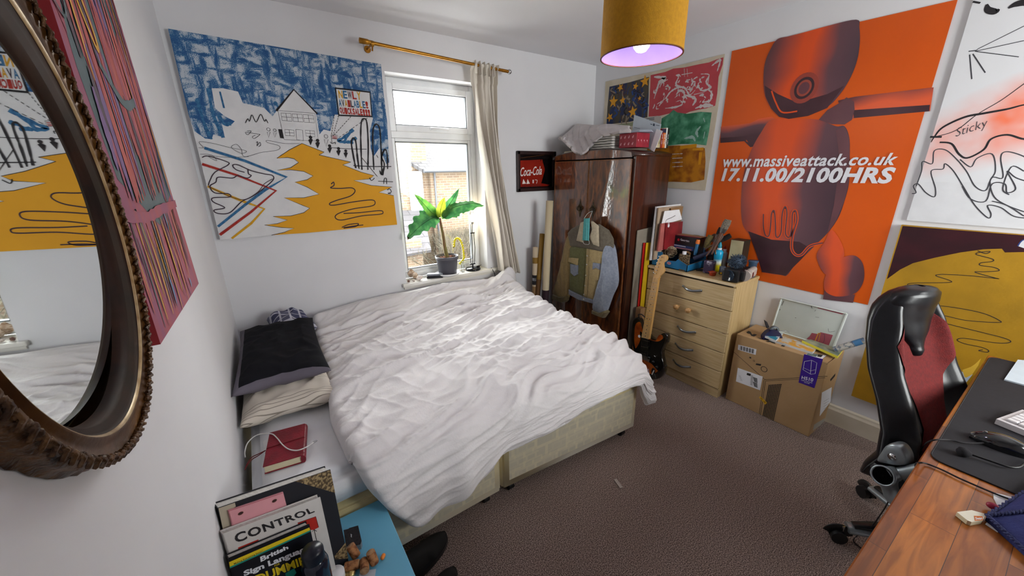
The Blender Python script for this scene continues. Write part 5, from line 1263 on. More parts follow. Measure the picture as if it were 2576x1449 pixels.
wd = thing('wardrobe', 'dark polished walnut two-door wardrobe with a curved top in the corner', 'wardrobe', WO, wrz)
WD, WW, WH = .405, .83, 1.60      # depth, width, height of the doors' top line
# local: x into the wardrobe, y towards the window wall, z up
mb = MB(); th = .02
mb.box((WD/2, th/2, 1.62/2+.03), (WD, th, 1.56), m_mah); mb.box((WD/2, WW-th/2, .84), (WD, th, 1.56), m_mah); mb.box((WD-.006, WW/2, .84), (.012, WW-.04, 1.56), m_mah)
mb.box((WD/2, WW/2, .09), (WD, WW-.04, .04), m_mah)
make('carcass', mb, wd, False)
mb = MB().box((WD/2-.005, WW/2, .035), (WD+.005, WW+.006, .07), m_mah, bev=.006); make('plinth', mb, wd, False)
# crown: bowed top
mb = MB(); k = 24; prof = []
for i in range(k+1):
    y = -.006+(WW+.012)*i/k; t = abs(2*i/k-1); z = 1.638+.036*(1-t**3.2) if t < .999 else 1.635
    prof.append((y, z))
vs = [(x, y, z) for x in (-.018, WD) for (y, z) in prof]+[(x, y, 1.615) for x in (-.018, WD) for (y, z) in prof]; n = k+1
fs = []
for i in range(k):
    fs += [(i, i+1, n+i+1, n+i), (2*n+i, 3*n+i, 3*n+i+1, 2*n+i+1), (i, 2*n+i, 2*n+i+1, i+1), (n+i, n+i+1, 3*n+i+1, 3*n+i)]
fs += [(0, n, 3*n, 2*n), (k, 2*n+k, 3*n+k, n+k)]
mb.add([Vector(v) for v in vs], fs, m_mah, True); make('crown', mb, wd, False)
mb = MB(); k2 = [(y, z-.006) for y, z in prof if .02 < y < WW-.02]
mb.slab([Vector((-.0185, y, z)) for y, z in k2]+[Vector((-.0185, WW-.02, 1.610)), Vector((-.0185, .02, 1.610))], (-1, 0, 0), .004, m_burr); make('frieze', mb, wd, False)
def door(y0, y1, handle_y, flip):
    mb = MB().box((-.009, (y0+y1)/2, .85), (.018, y1-y0-.004, 1.50), m_burr, bev=.004)
    d = make('door', mb, wd, False)
    mb = MB()
    for (a, b_, c, d_) in ((y0+.002, y0+.008, .10, 1.60), (y1-.008, y1-.002, .10, 1.60), (y0+.002, y1-.002, 1.594, 1.60)): mb.box((-.0185, (a+b_)/2, (c+d_)/2), (.003, b_-a, d_-c), m_edge)
    o_ = make('edge_moulding', mb, None); 
    o_.parent = d; o_.location = o_.location
    # handle: backplate + ring boss
    h = MB(); cz = 1.235
    h.slab([Vector((-.021, handle_y+a, cz+b_)) for a, b_ in ((0, .075), (.006, .05), (.012, .03), (.022, .02), (.026, 0), (.02, -.02), (.012, -.03), (.006, -.055), (0, -.07), (-.006, -.055), (-.012, -.03), (-.02, -.02), (-.026, 0), (-.02, .02), (-.012, .03), (-.006, .05))], (-1, 0, 0), .004, m_bronze)
    h.lathe([(.010, 0), (.010, .012), (.017, .016), (.018, .022), (.012, .026), (.001, .027)], m_bronze, (-.021, handle_y, cz), (-1, 0, 0), 18)
    for a in range(8): h.sphere(Vector((-.024, handle_y+.02*math.cos(a*PI/4), cz+.02*math.sin(a*PI/4))), .004, m_bronze, 6, 5)
    o_ = make('handle', h, None); o_.parent = d
    return d
door(.022, WW/2, WW/2-.065, False); door(WW/2, WW-.022, WW/2+.075, True)
WMx = Matrix.Translation(WO) @ Matrix.Rotation(wrz, 4, 'Z')
def wl(x, y, z): return WMx @ Vector((x, y, z))
ZT = 1.638
# ---- things on top of the wardrobe
def cloth_fold(name, label, cat, path, halfw, dirv, th, m, seed, seg=60, group=None, ends=1.0):
    """a folded cloth: closed loop section swept sideways, with wrinkles"""
    dirv = Vector(dirv).normalized(); pts = catmull([tuple(p) for p in path], 6); mb = MB(); n = len(pts); k = seg; vs = []
    for i in range(n):
        p = Vector(pts[i])
        t = (Vector(pts[min(i+1, n-1)])-Vector(pts[max(i-1, 0)])).normalized(); up = dirv.cross(t).normalized()
        if up.z < 0: up = -up
        for j in range(k+1):
            a = -1+2*j/k; h = th*(1-abs(a)**6)**.5*(.6+.4*ends)
            q = p + dirv*a*halfw*(1+.05*noise.noise(Vector((i*.2, 1, seed)))) + up*(h + .012*noise.noise(Vector((p.x*9+a*2, p.y*9, seed)))+.006*noise.noise(Vector((p.x*30+a*6, p.y*30, seed))))
            vs.append(q)
    mb.add(vs, [(i*(k+1)+j, i*(k+1)+j+1, (i+1)*(k+1)+j+1, (i+1)*(k+1)+j) for i in range(n-1) for j in range(k)], m, True)
    o = make(name, mb); s_ = o.modifiers.new('thickness', 'SOLIDIFY'); s_.thickness = th; s_.offset = -1
    return tag(o, label, cat, group)
m_tw1 = mat('grey_beige_blanket', '#cdc4c3', .95, '#c0b8b9', 14, bump=.4, bscale=250, sheen=.4); m_tw2 = mat('white_towelling', '#dad6d0', .95, '#cbc6c0', 14, bump=.4, bscale=250, sheen=.3); m_blkc = mat('black_cloth', '#15161c', .9); m_crc = mat('cream_cloth', '#d5ccb6', .9, '#c6bca4', 12)
def stack(name, label, cx, cy, sx, sy, z0, layers, t, m, group, rz=wrz, fold=True, cat='linen'):
    mb = MB(); c = wl(cx, cy, 0); rm = Matrix.Rotation(rz, 3, 'Z')
    for i in range(layers):
        z = z0+t*(i+.5); kx, ky = sx*(1-.04*random.random()), sy*(1-.04*random.random()); n = 26
        vs = []
        for j in range(n+1):
            for q in range(12):
                a = 2*PI*q/12; y = -ky/2+ky*j/n; x = (kx/2)*(abs(math.cos(a))**.3*(1 if math.cos(a) > 0 else -1)); zz = z+t*.5*math.sin(a)*(.96+.05*noise.noise(Vector((j*.3, i, q*.2))))
                zz += .003*noise.noise(Vector((j*.25, i*3, x*8)))
                vs.append(Vector((c.x, c.y, 0))+rm @ Vector((x, y, 0))+Vector((0, 0, zz)))
        mb.add(vs, [(j*12+q, j*12+(q+1) % 12, (j+1)*12+(q+1) % 12, (j+1)*12+q) for j in range(n) for q in range(12)]+[tuple(range(12))[::-1], tuple(range(n*12, n*12+12))], m, True)
    return tag(make(name, mb), label, cat, group)
g_ = 'folded linen on top of the wardrobe'
stack('folded_cloth', 'flat cream cloth at the left end of the wardrobe top', .12, .67, .18, .17, 1.655, 1, .028, m_crc, g_)
stack('folded_cloth', 'black folded cloth squeezed under the blanket at the left', .16, .67, .14, .15, 1.684, 2, .022, m_blkc, g_)
stack('folded_sheets', 'neat pile of folded white sheets beside the red patterned box', .15, .36, .24, .23, 1.677, 5, .018, m_tw2, g_)
# the big draped blanket
def blanket():
    mb = MB(); nu, nv = 70, 60
    # photo outline mapped on a bulging sheet that leans over the front edge
    TLp = [(1412, 350), (1432, 325), (1458, 316), (1500, 317), (1540, 314), (1590, 320)]
    BLp = [(1422, 352), (1440, 372), (1465, 390), (1505, 352), (1545, 338), (1590, 330)]
    top_ = catmull([(a, b_) for a, b_ in TLp], 12); bot = catmull([(a, b_) for a, b_ in BLp], 12)
    F = lambda L_, t: L_[min(len(L_)-1, int(t*(len(L_)-1)))]
    def fn(u, v):
        a = F(top_, u); b_ = F(bot, u); x = lerp(a[0], b_[0], v); y = lerp(a[1], b_[1], v)
        # depth: the upper rim lies further back on the pile, the lower one hangs in front
        xd = lerp(.30, -.03 if u < .5 else .02, v**.8); pt = WO + (Matrix.Rotation(wrz, 3, 'Z') @ Vector((xd, 0, 0)))
        nrm = Matrix.Rotation(wrz, 3, 'Z') @ Vector((1, 0, 0)); d = Vector(ray(x, y)); C = Vector(CAM)
        t = (pt-C).dot(nrm)/d.dot(nrm); p = C+d*t
        p += -nrm*(.035*math.sin(PI*v)*(.5+.5*math.sin(PI*u)))
        w_ = .014*(1-abs(noise.noise(Vector((u*2.2+v*1.2, v*1.6-u*1.5, 3)))))**2.2 + .0015*noise.noise(Vector((u*14, v*7, 1)))
        p = p + -nrm*w_*1.6+Vector((0, 0, w_)); p.y = min(p.y, -.03); return p
    mb.grid(fn, nu, nv, m_tw1); return mb
o = make('blanket', blanket()); s_ = o.modifiers.new('thickness', 'SOLIDIFY'); s_.thickness = .018; s_.offset = 1
tag(o, 'grey beige blanket thrown over the white sheets, one corner hanging over the wardrobe front', 'blanket', g_)
# red box
m_rbx = mat('red_patterned_card', '#a02838', .5, '#8f2030', 20); m_rdot = mat('pink_flower_print', '#e3a8b0', .5)
mb = MB(); bxc = wl(.1325, .13, 1.725); mb.box(bxc, (.145, .15, .095), m_rbx, rot=(0, 0, wrz), bev=.002)
fA = Art(mb, wl(.0598, .205, 1.678), wl(.06, .055, 1.678)-wl(.06, .205, 1.678), (0, 0, 1), px=False)
for i in range(4):
    for j in range(2): fA.disc((.016+.034*i, .022+.045*j), .006, m_rdot, 1, True, 8); fA.disc((.020+.034*i, .030+.045*j), .004, m_rdot, 1, True, 8); fA.line([(.02+.034*i, .022+.045*j), (.013+.034*i, .014+.045*j)], .003, m_rdot, 2, raw=True)
fB = Art(mb, wl(.06, .0548, 1.678), wl(.2, .0548, 1.678)-wl(.06, .0548, 1.678), (0, 0, 1), px=False)
for i in range(4): fB.disc((.02+.033*i, .045), .005, m_rdot, 1, True, 8); fB.line([(.02+.033*i, .045), (.024+.033*i, .032)], .002, m_rdot, 2, raw=True)
tag(make('gift_box', mb), 'small red patterned cardboard box near the front right of the wardrobe top', 'box')
# papers
m_env = mat('pale_blue_paper', '#c3ced8', .6); m_ptx = mat('printed_grey', '#3a4658', .6)
def sheet_px(name, label, quad, xl_, m, th=.0015, cat='paper', group=None, lines=None):
    nrm = Matrix.Rotation(wrz, 3, 'Z') @ Vector((-1, 0, 0)); ps = []
    C = Vector(CAM)
    for i, q in enumerate(quad):
        xx = xl_[i] if isinstance(xl_, (list, tuple)) else xl_
        pt = WO + Matrix.Rotation(wrz, 3, 'Z') @ Vector((xx, 0, 0)); d = Vector(ray(q[0], q[1])); t = (pt-C).dot(nrm)/d.dot(nrm); ps.append(C+d*t)
    nn = (ps[1]-ps[0]).cross(ps[2]-ps[0]).normalized()
    if nn.dot(C-ps[0]) < 0: nn = -nn
    mb = MB(); mb.slab(ps, nn, th, m)
    if lines: lines(Art(mb, ps[0], (nn.cross(Vector((0, 0, 1)))*-1), (0, 0, 1)))
    return tag(make(name, mb), label, cat, group)
cB = lambda l: [(1390+x/7.806, 260+y/7.807) for x, y in l]
gp = 'letters stacked behind the red box'
sheet_px('letter', 'tall pale blue letter standing behind the red patterned box', cB([(1605, 225), (2130, 410), (2110, 520), (1960, 940), (1900, 900), (1560, 560)]), .222, m_env, .003, group=gp, lines=lambda A: (A.poly(cB([(1975, 395), (2010, 400), (2005, 450), (1970, 440)]), m_ptx, 1), A.line(cB([(1920, 405), (1960, 415)]), .004, m_ptx, 1), A.line(cB([(2030, 425), (2100, 440)]), .003, m_ptx, 1), A.line(cB([(1600, 470), (1720, 500)]), .002, m_ptx, 1)))
sheet_px('letter', 'white letter leaning at the right of the red patterned box', cB([(2040, 500), (2160, 545), (1990, 950), (1920, 900)]), .212, m_paper, .003, group=gp)
sheet_px('letter', 'grey paper standing between blue letter and books', cB([(1780, 285), (2060, 245), (2140, 260), (2120, 420), (1900, 360)]), .23, mat('grey_paper', '#a9a49f', .7), .003, group=gp, lines=lambda A: (A.line(cB([(1810, 310), (2000, 285)]), .004, m_ptx, 1), A.line(cB([(1820, 335), (2000, 315)]), .004, m_ptx, 1)))
mb = MB(); random.seed(2)
for i in range(4):
    q = cB([(1270+10*i, 640-8*i), (1640+30*i, 545-10*i), (1990-10*i, 520-6*i), (1940, 590-6*i), (1700, 625-8*i), (1330, 690-12*i)]); 
    ps = []
    for (x, y), xx in zip(q, (.06, .16, .2, .14, .08, .05)):
        nrm = Matrix.Rotation(wrz, 3, 'Z') @ Vector((1, 0, 0)); pt = WO + Matrix.Rotation(wrz, 3, 'Z') @ Vector((xx, 0, 0)); C = Vector(CAM); d = Vector(ray(x, y)); t = (pt-C).dot(nrm)/d.dot(nrm); p = C+d*t; ps.append(Vector((p.x, p.y, 1.777+.0035*i+max(0, p.z-1.80)*.6)))
    nn = Vector((0, 0, 1)); mb.add(ps+[p-Vector((0, 0, .002)) for p in ps], [(0, 5, 4, 3, 2, 1), (6, 7, 8, 9, 10, 11)]+[(k, (k+1) % 6, 6+(k+1) % 6, 6+k) for k in range(6)], m_env if i % 2 else mat('lilac_grey_paper', '#a9abc0', .7))
tag(make('letter_pile', mb), 'loose curled letters lying across the top of the red patterned box', 'paper')
# books on end at the right
bks = [(2050, 2085, 255, 930, '#d8cfb8', .03, 'cream-spined book, leftmost of the upright books on the wardrobe'), (2085, 2140, 380, 930, '#c8b98f', .03, 'thin straw coloured book on the wardrobe'), (2150, 2200, 290, 930, '#8c2413', .0, 'brick red book with a navy top on the wardrobe'), (2200, 2262, 290, 930, '#cf6a22', .0, 'orange book with a navy top on the wardrobe'), (2262, 2300, 250, 930, '#d9dbd6', .0, 'white-spined book second from right on the wardrobe'), (2300, 2345, 270, 930, '#1b1713', .0, 'black book rightmost on the wardrobe')]
for i, (a, b_, t, bt, col, _, lab) in enumerate(bks):
    x_l = .245+((a-2050)/7.806)*.00375; w_ = (b_-a)/7.806*.00375; hgt = [.135, .115, .13, .13, .137, .134][i]
    mcol = mat('book_cover_%d' % i, col, .5, None, 20); mb = MB();     zb = 1.675; xm = x_l+w_/2
    mb.box(wl(xm, .082, zb+hgt/2), (w_*.96, .12, hgt), mcol, rot=(0, 0, wrz), bev=.001)
    mb.box(wl(xm, .0845, zb+hgt/2+.0006), (w_*.7, .112, hgt), m_page, rot=(0, 0, wrz))
    A = Art(mb, wl(x_l, .0215, zb), wl(1, .02, 0)-wl(0, .02, 0), (0, 0, 1), px=False)
    if i in (2, 3): A.poly([(.0005, hgt-.028), (w_*.9, hgt-.028), (w_*.9, hgt-.002), (.0005, hgt-.002)], mat('navy_ink', '#1d2144', .5), 1, raw=True)
    ink = m_ink if i in (0, 1, 4) else m_wht
    for k in range(9): A.line([(w_*.5, .015+.0095*k), (w_*.5, .015+.0095*k+(.0075 if k % 4 else .002))], w_*(.16+.07*(k % 3)), ink, 2, raw=True, smooth=False)
    tag(make('book', mb), lab, 'book', 'upright books on the wardrobe')

# ---- jacket on a hanger with a face mask
JX = -.055
def jl(x, y, dx=0.0):
    """photo pixel -> point on the plane just in front of the wardrobe doors"""
    nrm = Matrix.Rotation(wrz, 3, 'Z') @ Vector((1, 0, 0)); pt = WO + Matrix.Rotation(wrz, 3, 'Z') @ Vector((JX+dx, 0, 0)); C = Vector(CAM); d = Vector(ray(x, y)); return C+d*((pt-C).dot(nrm)/d.dot(nrm))
JN = Matrix.Rotation(wrz, 3, 'Z') @ Vector((-1, 0, 0)); JU = Matrix.Rotation(wrz, 3, 'Z') @ Vector((0, -1, 0))
m_j = {}
for nm, c1, c2 in (('olive', '#6f6f45', '#626239'), ('taupe', '#6b6253', '#5d5547'), ('sand', '#b39e6f', '#a59063'), ('cream', '#bdb096', '#ac9f86'), ('denim', '#8e95a3', '#7d8595'), ('khaki', '#9a8458', '#8c774d'), ('darkcuff', '#6f6244', '#625639')): m_j[nm] = mat(nm+'_jacket_cotton', c1, .85, c2, 60, bump=.25, bscale=220, sheen=.2)
jk = thing('patchwork_jacket', 'patchwork denim jacket in olive, sand, taupe and blue hung on the wardrobe door', 'jacket', wl(-.06, .38, .6))
c4 = lambda l: [(1270+x/1.958, 120+y/1.958) for x, y in l]
def panel(name, pts, m, bulge, back=.0, parent=jk, wr=.004, seed=0, n=16, rd=False):
    """inflated patch: outline on the jacket plane, domed towards the room"""
    uv = [(jl(x, y)) for x, y in c4(pts)]; O = uv[0]; A2 = [((p-O).dot(JU), (p-O).z) for p in uv]; A2 = catmull(A2, 5, True) if rd else [(a[0]+(b_[0]-a[0])*t/5, a[1]+(b_[1]-a[1])*t/5) for a, b_ in zip(A2, A2[1:]+A2[:1]) for t in range(5)]
    us = [a[0] for a in A2]; vs_ = [a[1] for a in A2]; cu_ = sum(us)/len(us); cv_ = sum(vs_)/len(vs_); k = len(A2); V = []; 
    for r_ in range(n+1):
        f = r_/n
        for (a, b_) in A2:
            u = cu_+(a-cu_)*f; v = cv_+(b_-cv_)*f; h = back+bulge*(math.sqrt(max(0, 1-f**2.6)) if rd else 1-f**12)+wr*noise.noise(Vector((u*26, v*14, seed)))*(1-f**6)
            V.append(O+JU*u+Vector((0, 0, v))+JN*h)
    mb = MB(); mb.add(V, [(r_*k+i, r_*k+(i+1) % k, (r_+1)*k+(i+1) % k, (r_+1)*k+i) for r_ in range(n) for i in range(k)], m, True)
    B = [O+JU*a+Vector((0, 0, b_))+JN*(back-.012) for a, b_ in A2]; mb.add(V[-k:]+B, [(i, (i+1) % k, k+(i+1) % k, k+i) for i in range(k)]+[tuple(range(2*k-1, k-1, -1))], m, True)
    return make(name, mb, parent)
# outlines in crop pixels; the sleeves hang at either side
panel('sleeve', [(318, 915), (300, 960), (285, 1030), (262, 1130), (240, 1215), (275, 1245), (305, 1250), (322, 1190), (330, 1100), (335, 1000), (345, 930)], m_j['khaki'], .035, .0, seed=1, wr=.012, rd=True)
panel('cuff', [(240, 1212), (236, 1235), (290, 1255), (312, 1245), (315, 1222), (280, 1225)], m_j['darkcuff'], .030, .004, seed=2)
panel('front_panel', [(328, 975), (326, 1190), (400, 1225), (410, 1100), (412, 985)], m_j['olive'], .014, .018, seed=3, wr=.008)
panel('front_panel', [(412, 985), (408, 1110), (398, 1225), (445, 1240), (475, 1130), (500, 1000)], m_j['sand'], .016, .020, seed=4, wr=.008)
panel('yoke', [(318, 912), (338, 890), (392, 862), (415, 880), (445, 880), (470, 868), (518, 898), (540, 940), (543, 985), (502, 1007), (412, 988), (328, 976), (322, 940)], m_j['taupe'], .016, .020, seed=5)
panel('sleeve', [(520, 950), (545, 985), (558, 1080), (560, 1160), (535, 1220), (510, 1290), (498, 1318), (442, 1296), (445, 1240), (462, 1180), (480, 1110), (492, 1030), (500, 975)], m_j['denim'], .045, .010, seed=6, wr=.012, rd=True)
panel('cuff', [(440, 1288), (438, 1305), (498, 1328), (518, 1300), (510, 1290), (480, 1302)], m_j['darkcuff'], .036, .012, seed=7)
panel('waistband', [(322, 1188), (322, 1212), (375, 1240), (443, 1258), (446, 1238), (395, 1225), (360, 1208)], m_j['denim'], .012, .020, seed=8)
panel('collar', [(393, 858), (372, 948), (404, 956), (416, 905), (412, 862), (420, 850)], m_j['cream'], .008, .045, seed=9, wr=.002)
panel('collar', [(446, 850), (478, 876), (482, 976), (455, 966), (436, 930), (452, 890)], m_j['cream'], .008, .045, seed=10, wr=.002)
p_ = panel('pocket', [(338, 1062), (376, 1068), (375, 1112), (358, 1122), (340, 1105)], m_j['denim'], .003, .040, seed=11, wr=.001)
panel('pocket_flap', [(334, 1030), (378, 1035), (374, 1068), (355, 1060), (330, 1050)], m_j['sand'], .003, .043, seed=12, wr=.001)
panel('pocket', [(450, 1090), (485, 1090), (478, 1140), (460, 1145), (448, 1130)], m_j['sand'], .003, .040, seed=13, wr=.001)
panel('pocket_flap', [(452, 1055), (488, 1060), (486, 1090), (468, 1080), (450, 1088)], m_j['denim'], .003, .044, seed=14, wr=.001)
m_btn = mat('silver_button', '#c8c2b2', .3, metal=.6)
for (x, y) in ((422, 1022), (419, 1065), (415, 1118), (411, 1168), (405, 1212), (403, 1235)):
    q = jl(*c4([(x, y)])[0]); make('button', MB().lathe([(.007, 0), (.007, .003), (.004, .005), (.001, .005)], m_btn, q+JN*.036, JN, 12), jk)
mb = MB()   # placket and seams
for (pts, w_) in (([(410, 985), (407, 1110), (396, 1225)], .002), ([(432, 988), (428, 1110), (420, 1232)], .002)):
    P_ = [jl(*q)+JN*.0375 for q in c4(pts)]; mb.tube(P_, .0013, m_j['darkcuff'], 5)
make('seam', mb, jk)
# hanger
m_hw = mat('dark_wire_hanger', '#2a2a2c', .35, metal=.6)
hg = thing('clothes_hanger', 'dark wire hanger hooked over the wardrobe door handle', 'hanger', wl(-.05, .3, 1.1))
hk = wl(-.032, .30, 1.235); nk = jl(*c4([(432, 868)])[0])
hk = jl(*c4([(433, 805)])[0], .01)
mb = MB().tube(catmull([tuple(hk+JU*.012+Vector((0, 0, -.004))), tuple(hk+JU*.008+Vector((0, 0, .012))), tuple(hk+Vector((0, 0, .018))), tuple(hk-JU*.010+Vector((0, 0, .008))), tuple(hk-JU*.002+Vector((0, 0, -.02))), tuple(nk)], 6), .0022, m_hw, 8)
sL, sR = jl(*c4([(335, 915)])[0]), jl(*c4([(520, 925)])[0]); mb.tube([sL, nk, sR, sR-Vector((0, 0, .012)), sL-Vector((0, 0, .012)), sL], .0022, m_hw, 8); make('wire', mb, hg)
m_mask = mat('turquoise_mask_fabric', '#5fb0ae', .8, '#4fa0a0', 30, (1, 1, 8)); m_str_ = mat('white_elastic', '#dfe3e3', .7)
fm = thing('face_mask', 'turquoise pleated face mask hanging at the jacket collar', 'face mask', wl(-.1, .3, 1.0))
q = [jl(*p) for p in c4([(418, 838), (446, 836), (442, 946), (410, 944)])]
mb = MB(); nv = 24
def fm_fn(u, v): return (q[0].lerp(q[1], u)).lerp(q[3].lerp(q[2], u), v)+JN*(.062+.006*math.sin(PI*u)+.003*math.sin(u*22))
mb.grid(fm_fn, 20, nv, m_mask); o = make('pleated_panel', mb, fm); s_ = o.modifiers.new('thickness', 'SOLIDIFY'); s_.thickness = .0015
mb = MB()
mb.tube(catmull([tuple(q[0]+JN*.062), tuple(jl(*c4([(422, 815)])[0])+JN*.03), tuple(hk+JN*.006), tuple(jl(*c4([(440, 815)])[0])+JN*.03), tuple(q[1]+JN*.062)], 6), .0013, m_str_, 6); make('ear_loop', mb, fm); mb = MB()
mb.tube(catmull([tuple(q[3]+JN*.062), tuple(jl(*c4([(415, 962)])[0])+JN*.055), tuple(jl(*c4([(438, 964)])[0])+JN*.055), tuple(q[2]+JN*.062)], 6), .0013, m_str_, 6); make('ear_loop', mb, fm)

# ---- rolls standing between bed and wardrobe
m_r1 = mat('cream_canvas_roll', '#d3c4a4', .8, '#c6b593', 9, (1, 1, .3)); m_r2 = mat('gold_brown_tube', '#8f6c24', .45, '#7c5c1d', 12); m_r3 = mat('pale_kraft_tube', '#c9b79b', .7); m_r4 = mat('plum_wrap', '#2e1d24', .5, '#3a2630', 10); m_r5 = mat('brown_card', '#6b4a2a', .8)
def roll(name, label, ptop, pbot_dir, r, m, wrap=None, zb=0.0, y=-.14, hollow=True):
    a = ony(ptop[0], ptop[1], y); b_ = ony(pbot_dir[0], pbot_dir[1], y); d = (b_-a); d *= (a.z-zb)/(a.z-b_.z); bot = a+d; L_ = d.length
    mb = MB(); mb.lathe([(r, 0), (r, L_), (r*.82, L_), (r*.82, L_-.02), (.001, L_-.02)], m, bot, -d, 28)
    if wrap:
        for (t0, t1, mm) in wrap: mb.lathe([(r+.0012, L_*t0), (r+.0012, L_*t1)], mm, bot, -d, 28, cap=True)
    return tag(make(name, mb), label, 'tube', 'rolls standing between bed and wardrobe')
roll('canvas_roll', 'tallest cream canvas roll with a dark plum wrap round its foot', (1383, 505), (1372, 740), .030, m_r1, [(.0, .40, m_r4)], y=-.20)
roll('cardboard_tube', 'golden brown tube between the cream roll and the pale tube', (1364, 588), (1352, 745), .022, m_r2, [(.0, .6, m_r5), (.60, .62, m_r2)], y=-.13)
roll('cardboard_tube', 'short pale kraft tube with a dark band, nearest the curtain', (1347, 622), (1345, 745), .024, m_r3, [(.62, .72, m_ink), (.66, .69, m_wht), (.84, .9, m_r2), (0, .60, mat('tan_card', '#a07c54', .7))], y=-.10)
# ================================================================ chest of drawers
m_oak = mat('pale_oak_foil', '#cab38b', .45, '#b09669', 5, (30, 1.2, 22), detail=7, lo=.3, hi=.7); m_oak_s = mat('pale_oak_side', '#c4a97a', .45, '#ae9262', 5, (14, 14, 1), detail=7, lo=.3, hi=.7)
m_gap = mat('dark_gap', '#2a2018', .8); m_hdl = mat('brushed_grey_handle', '#8d9296', .3, metal=.85); m_knob = mat('turned_pine_knob', '#c49a68', .4, '#9c7040', 26, (1, 1, 6))
CX0, CX1, CY0, CY1, CZ = 2.625, 2.935, -1.592, -.957, .832
cd = thing('chest_of_drawers', 'pale oak effect chest of five drawers against the right wall', 'chest of drawers', ((CX0+CX1)/2, (CY0+CY1)/2, 0))
mb = MB(); cw = CY1-CY0
mb.box(((CX0+CX1)/2+.006, CY0+.009, .405), (CX1-CX0-.012, .018, .81), m_oak_s); mb.box(((CX0+CX1)/2+.006, CY1-.009, .405), (CX1-CX0-.012, .018, .81), m_oak_s); mb.box((CX1-.004, (CY0+CY1)/2, .41), (.008, cw, .80), m_oak_s)
mb.box(((CX0+CX1)/2, (CY0+CY1)/2, .075), (CX1-CX0-.04, cw-.04, .016), m_oak_s); mb.box((CX0+.03, (CY0+CY1)/2, .45), (.004, cw-.04, .72), m_gap)
make('carcass', mb, cd)
make('plinth', MB().box((CX0+.014, (CY0+CY1)/2, .035), (.016, cw, .07), m_oak), cd)
mb = MB().box(((CX0+CX1)/2-.004, (CY0+CY1)/2, CZ-.010), (CX1-CX0+.012, cw+.008, .020), m_oak_s, bev=.002); mb.box((CX0-.0115, (CY0+CY1)/2, CZ-.010), (.002, cw+.004, .016), mat('pale_lip', '#d9c4a0', .4)); make('top', mb, cd)
zs = [.072, .205, .345, .485, .645, .803]
for i in range(5):
    z0, z1 = zs[i]+.003, zs[i+1]-.003
    d = make('drawer', MB().box((CX0+.004, (CY0+CY1)/2, (z0+z1)/2), (.018, cw-.002, z1-z0), m_oak, bev=.002), cd)
    zc = (z0+z1)/2; x = CX0-.006
    if i == 3:
        for yy in (-1.235, -1.325):
            make('knob', MB().lathe([(.008, -.002), (.008, .014), (.017, .022), (.020, .032), (.016, .042), (.001, .046)], m_knob, (x, yy, zc+.015), (-1, 0, 0), 22), d)
    else:
        yc = -1.315; hl = .072; sag = [(0, 0), (-.016, -.004), (-.024, -.008), (-.026, -.009), (-.024, -.008), (-.016, -.004), (0, 0)]
        pts = [(x+.001, yc+hl, zc+.012)]+[(x+s_[0], yc+hl*(1-2*(k+.5)/7), zc+.010+s_[1]) for k, s_ in enumerate(sag)]+[(x+.001, yc-hl, zc+.012)]
        make('handle', MB().tube(catmull(pts, 4), .0085, m_hdl, 8, flat=.45, up=(1, 0, 0)), d)
mb = MB(); mb.tube([(CX0-.0058, -1.46, .4855), (CX0-.0062, -1.50, .483), (CX0-.0058, -1.56, .486)], .0012, mat('split_pale', '#e2cfa8', .7), 5)
make('chipped_edge', mb, cd)

# ---- helper: a thing standing on the chest at a photo pixel
def on_top(x, y, z=CZ, xmax=2.90):
    p = onz(x, y, z); p.x = min(p.x, xmax); return p
def plane_y(x, y, Y): return ony(x, y, Y)
def upright(name, label, cat, quad, Y, th, m, deco=None, group=None, mside=None, lean=0.0, floor=False):
    """panel facing the room's near end, its corners read on a plane y=Y (top ones pushed back by lean)"""
    P = [ony(q[0], q[1], Y+(lean if i < 2 else 0)) for i, q in enumerate(quad)]
    if floor: P[2], P[3] = [Vector((p.x, p.y, .003)) for p in (P[1], P[0])]
    n = (P[1]-P[0]).cross(P[3]-P[0]).normalized(); n = n if n.y < 0 else -n
    for p in P: p.x = min(p.x, 2.938)
    mb = MB().slab(P, n, th, m, mside)
    if deco:
        U = (P[1]-P[0]).normalized(); A = Art(mb, P[0], U, n.cross(U)); deco(A)
    return tag(make(name, mb), label, cat, group)
m_ply = mat('stained_ply', '#b09a82', .8, '#8f7a64', 8); m_brd = mat('grey_board', '#8d8578', .8, '#7d7568', 8); m_rpic = mat('dark_red_print', '#8a1c22', .5, '#6a1218', 10); m_rply = mat('pink_stained_wood', '#b0605a', .7, '#96504a', 9)
gL = 'canvases and boards leaning at the left of the chest top'
upright('canvas_board', 'white canvas board at the back of the leaning stack on the chest', 'canvas', [(1652, 520), (1713, 513), (1706, 640), (1636, 655)], -.985, .012, m_cnv, group=gL)
upright('canvas_board', 'second pale canvas in the leaning stack on the chest', 'canvas', [(1657, 523), (1716, 517), (1708, 640), (1644, 654)], -1.003, .010, m_ply, group=gL)
upright('wooden_board', 'thin brown wooden board in the leaning stack on the chest', 'board', [(1688, 524), (1719, 519), (1712, 560), (1690, 600)], -1.018, .006, mat('brown_board', '#8a6844', .7), group=gL)
upright('sketch_sheet', 'white sketch with one dark curved line in the leaning stack', 'paper', [(1672, 531), (1709, 527), (1716, 552), (1664, 566)], -1.028, .003, m_paper, lambda A: A.line([(1674, 560), (1677, 553), (1690, 547), (1699, 542)], .004, m_ink, 1), group=gL)
upright('stained_board', 'pinkish stained board edge beside the red picture on the chest', 'board', [(1664, 563), (1676, 561), (1670, 628), (1655, 632)], -1.038, .012, m_rply, group=gL)
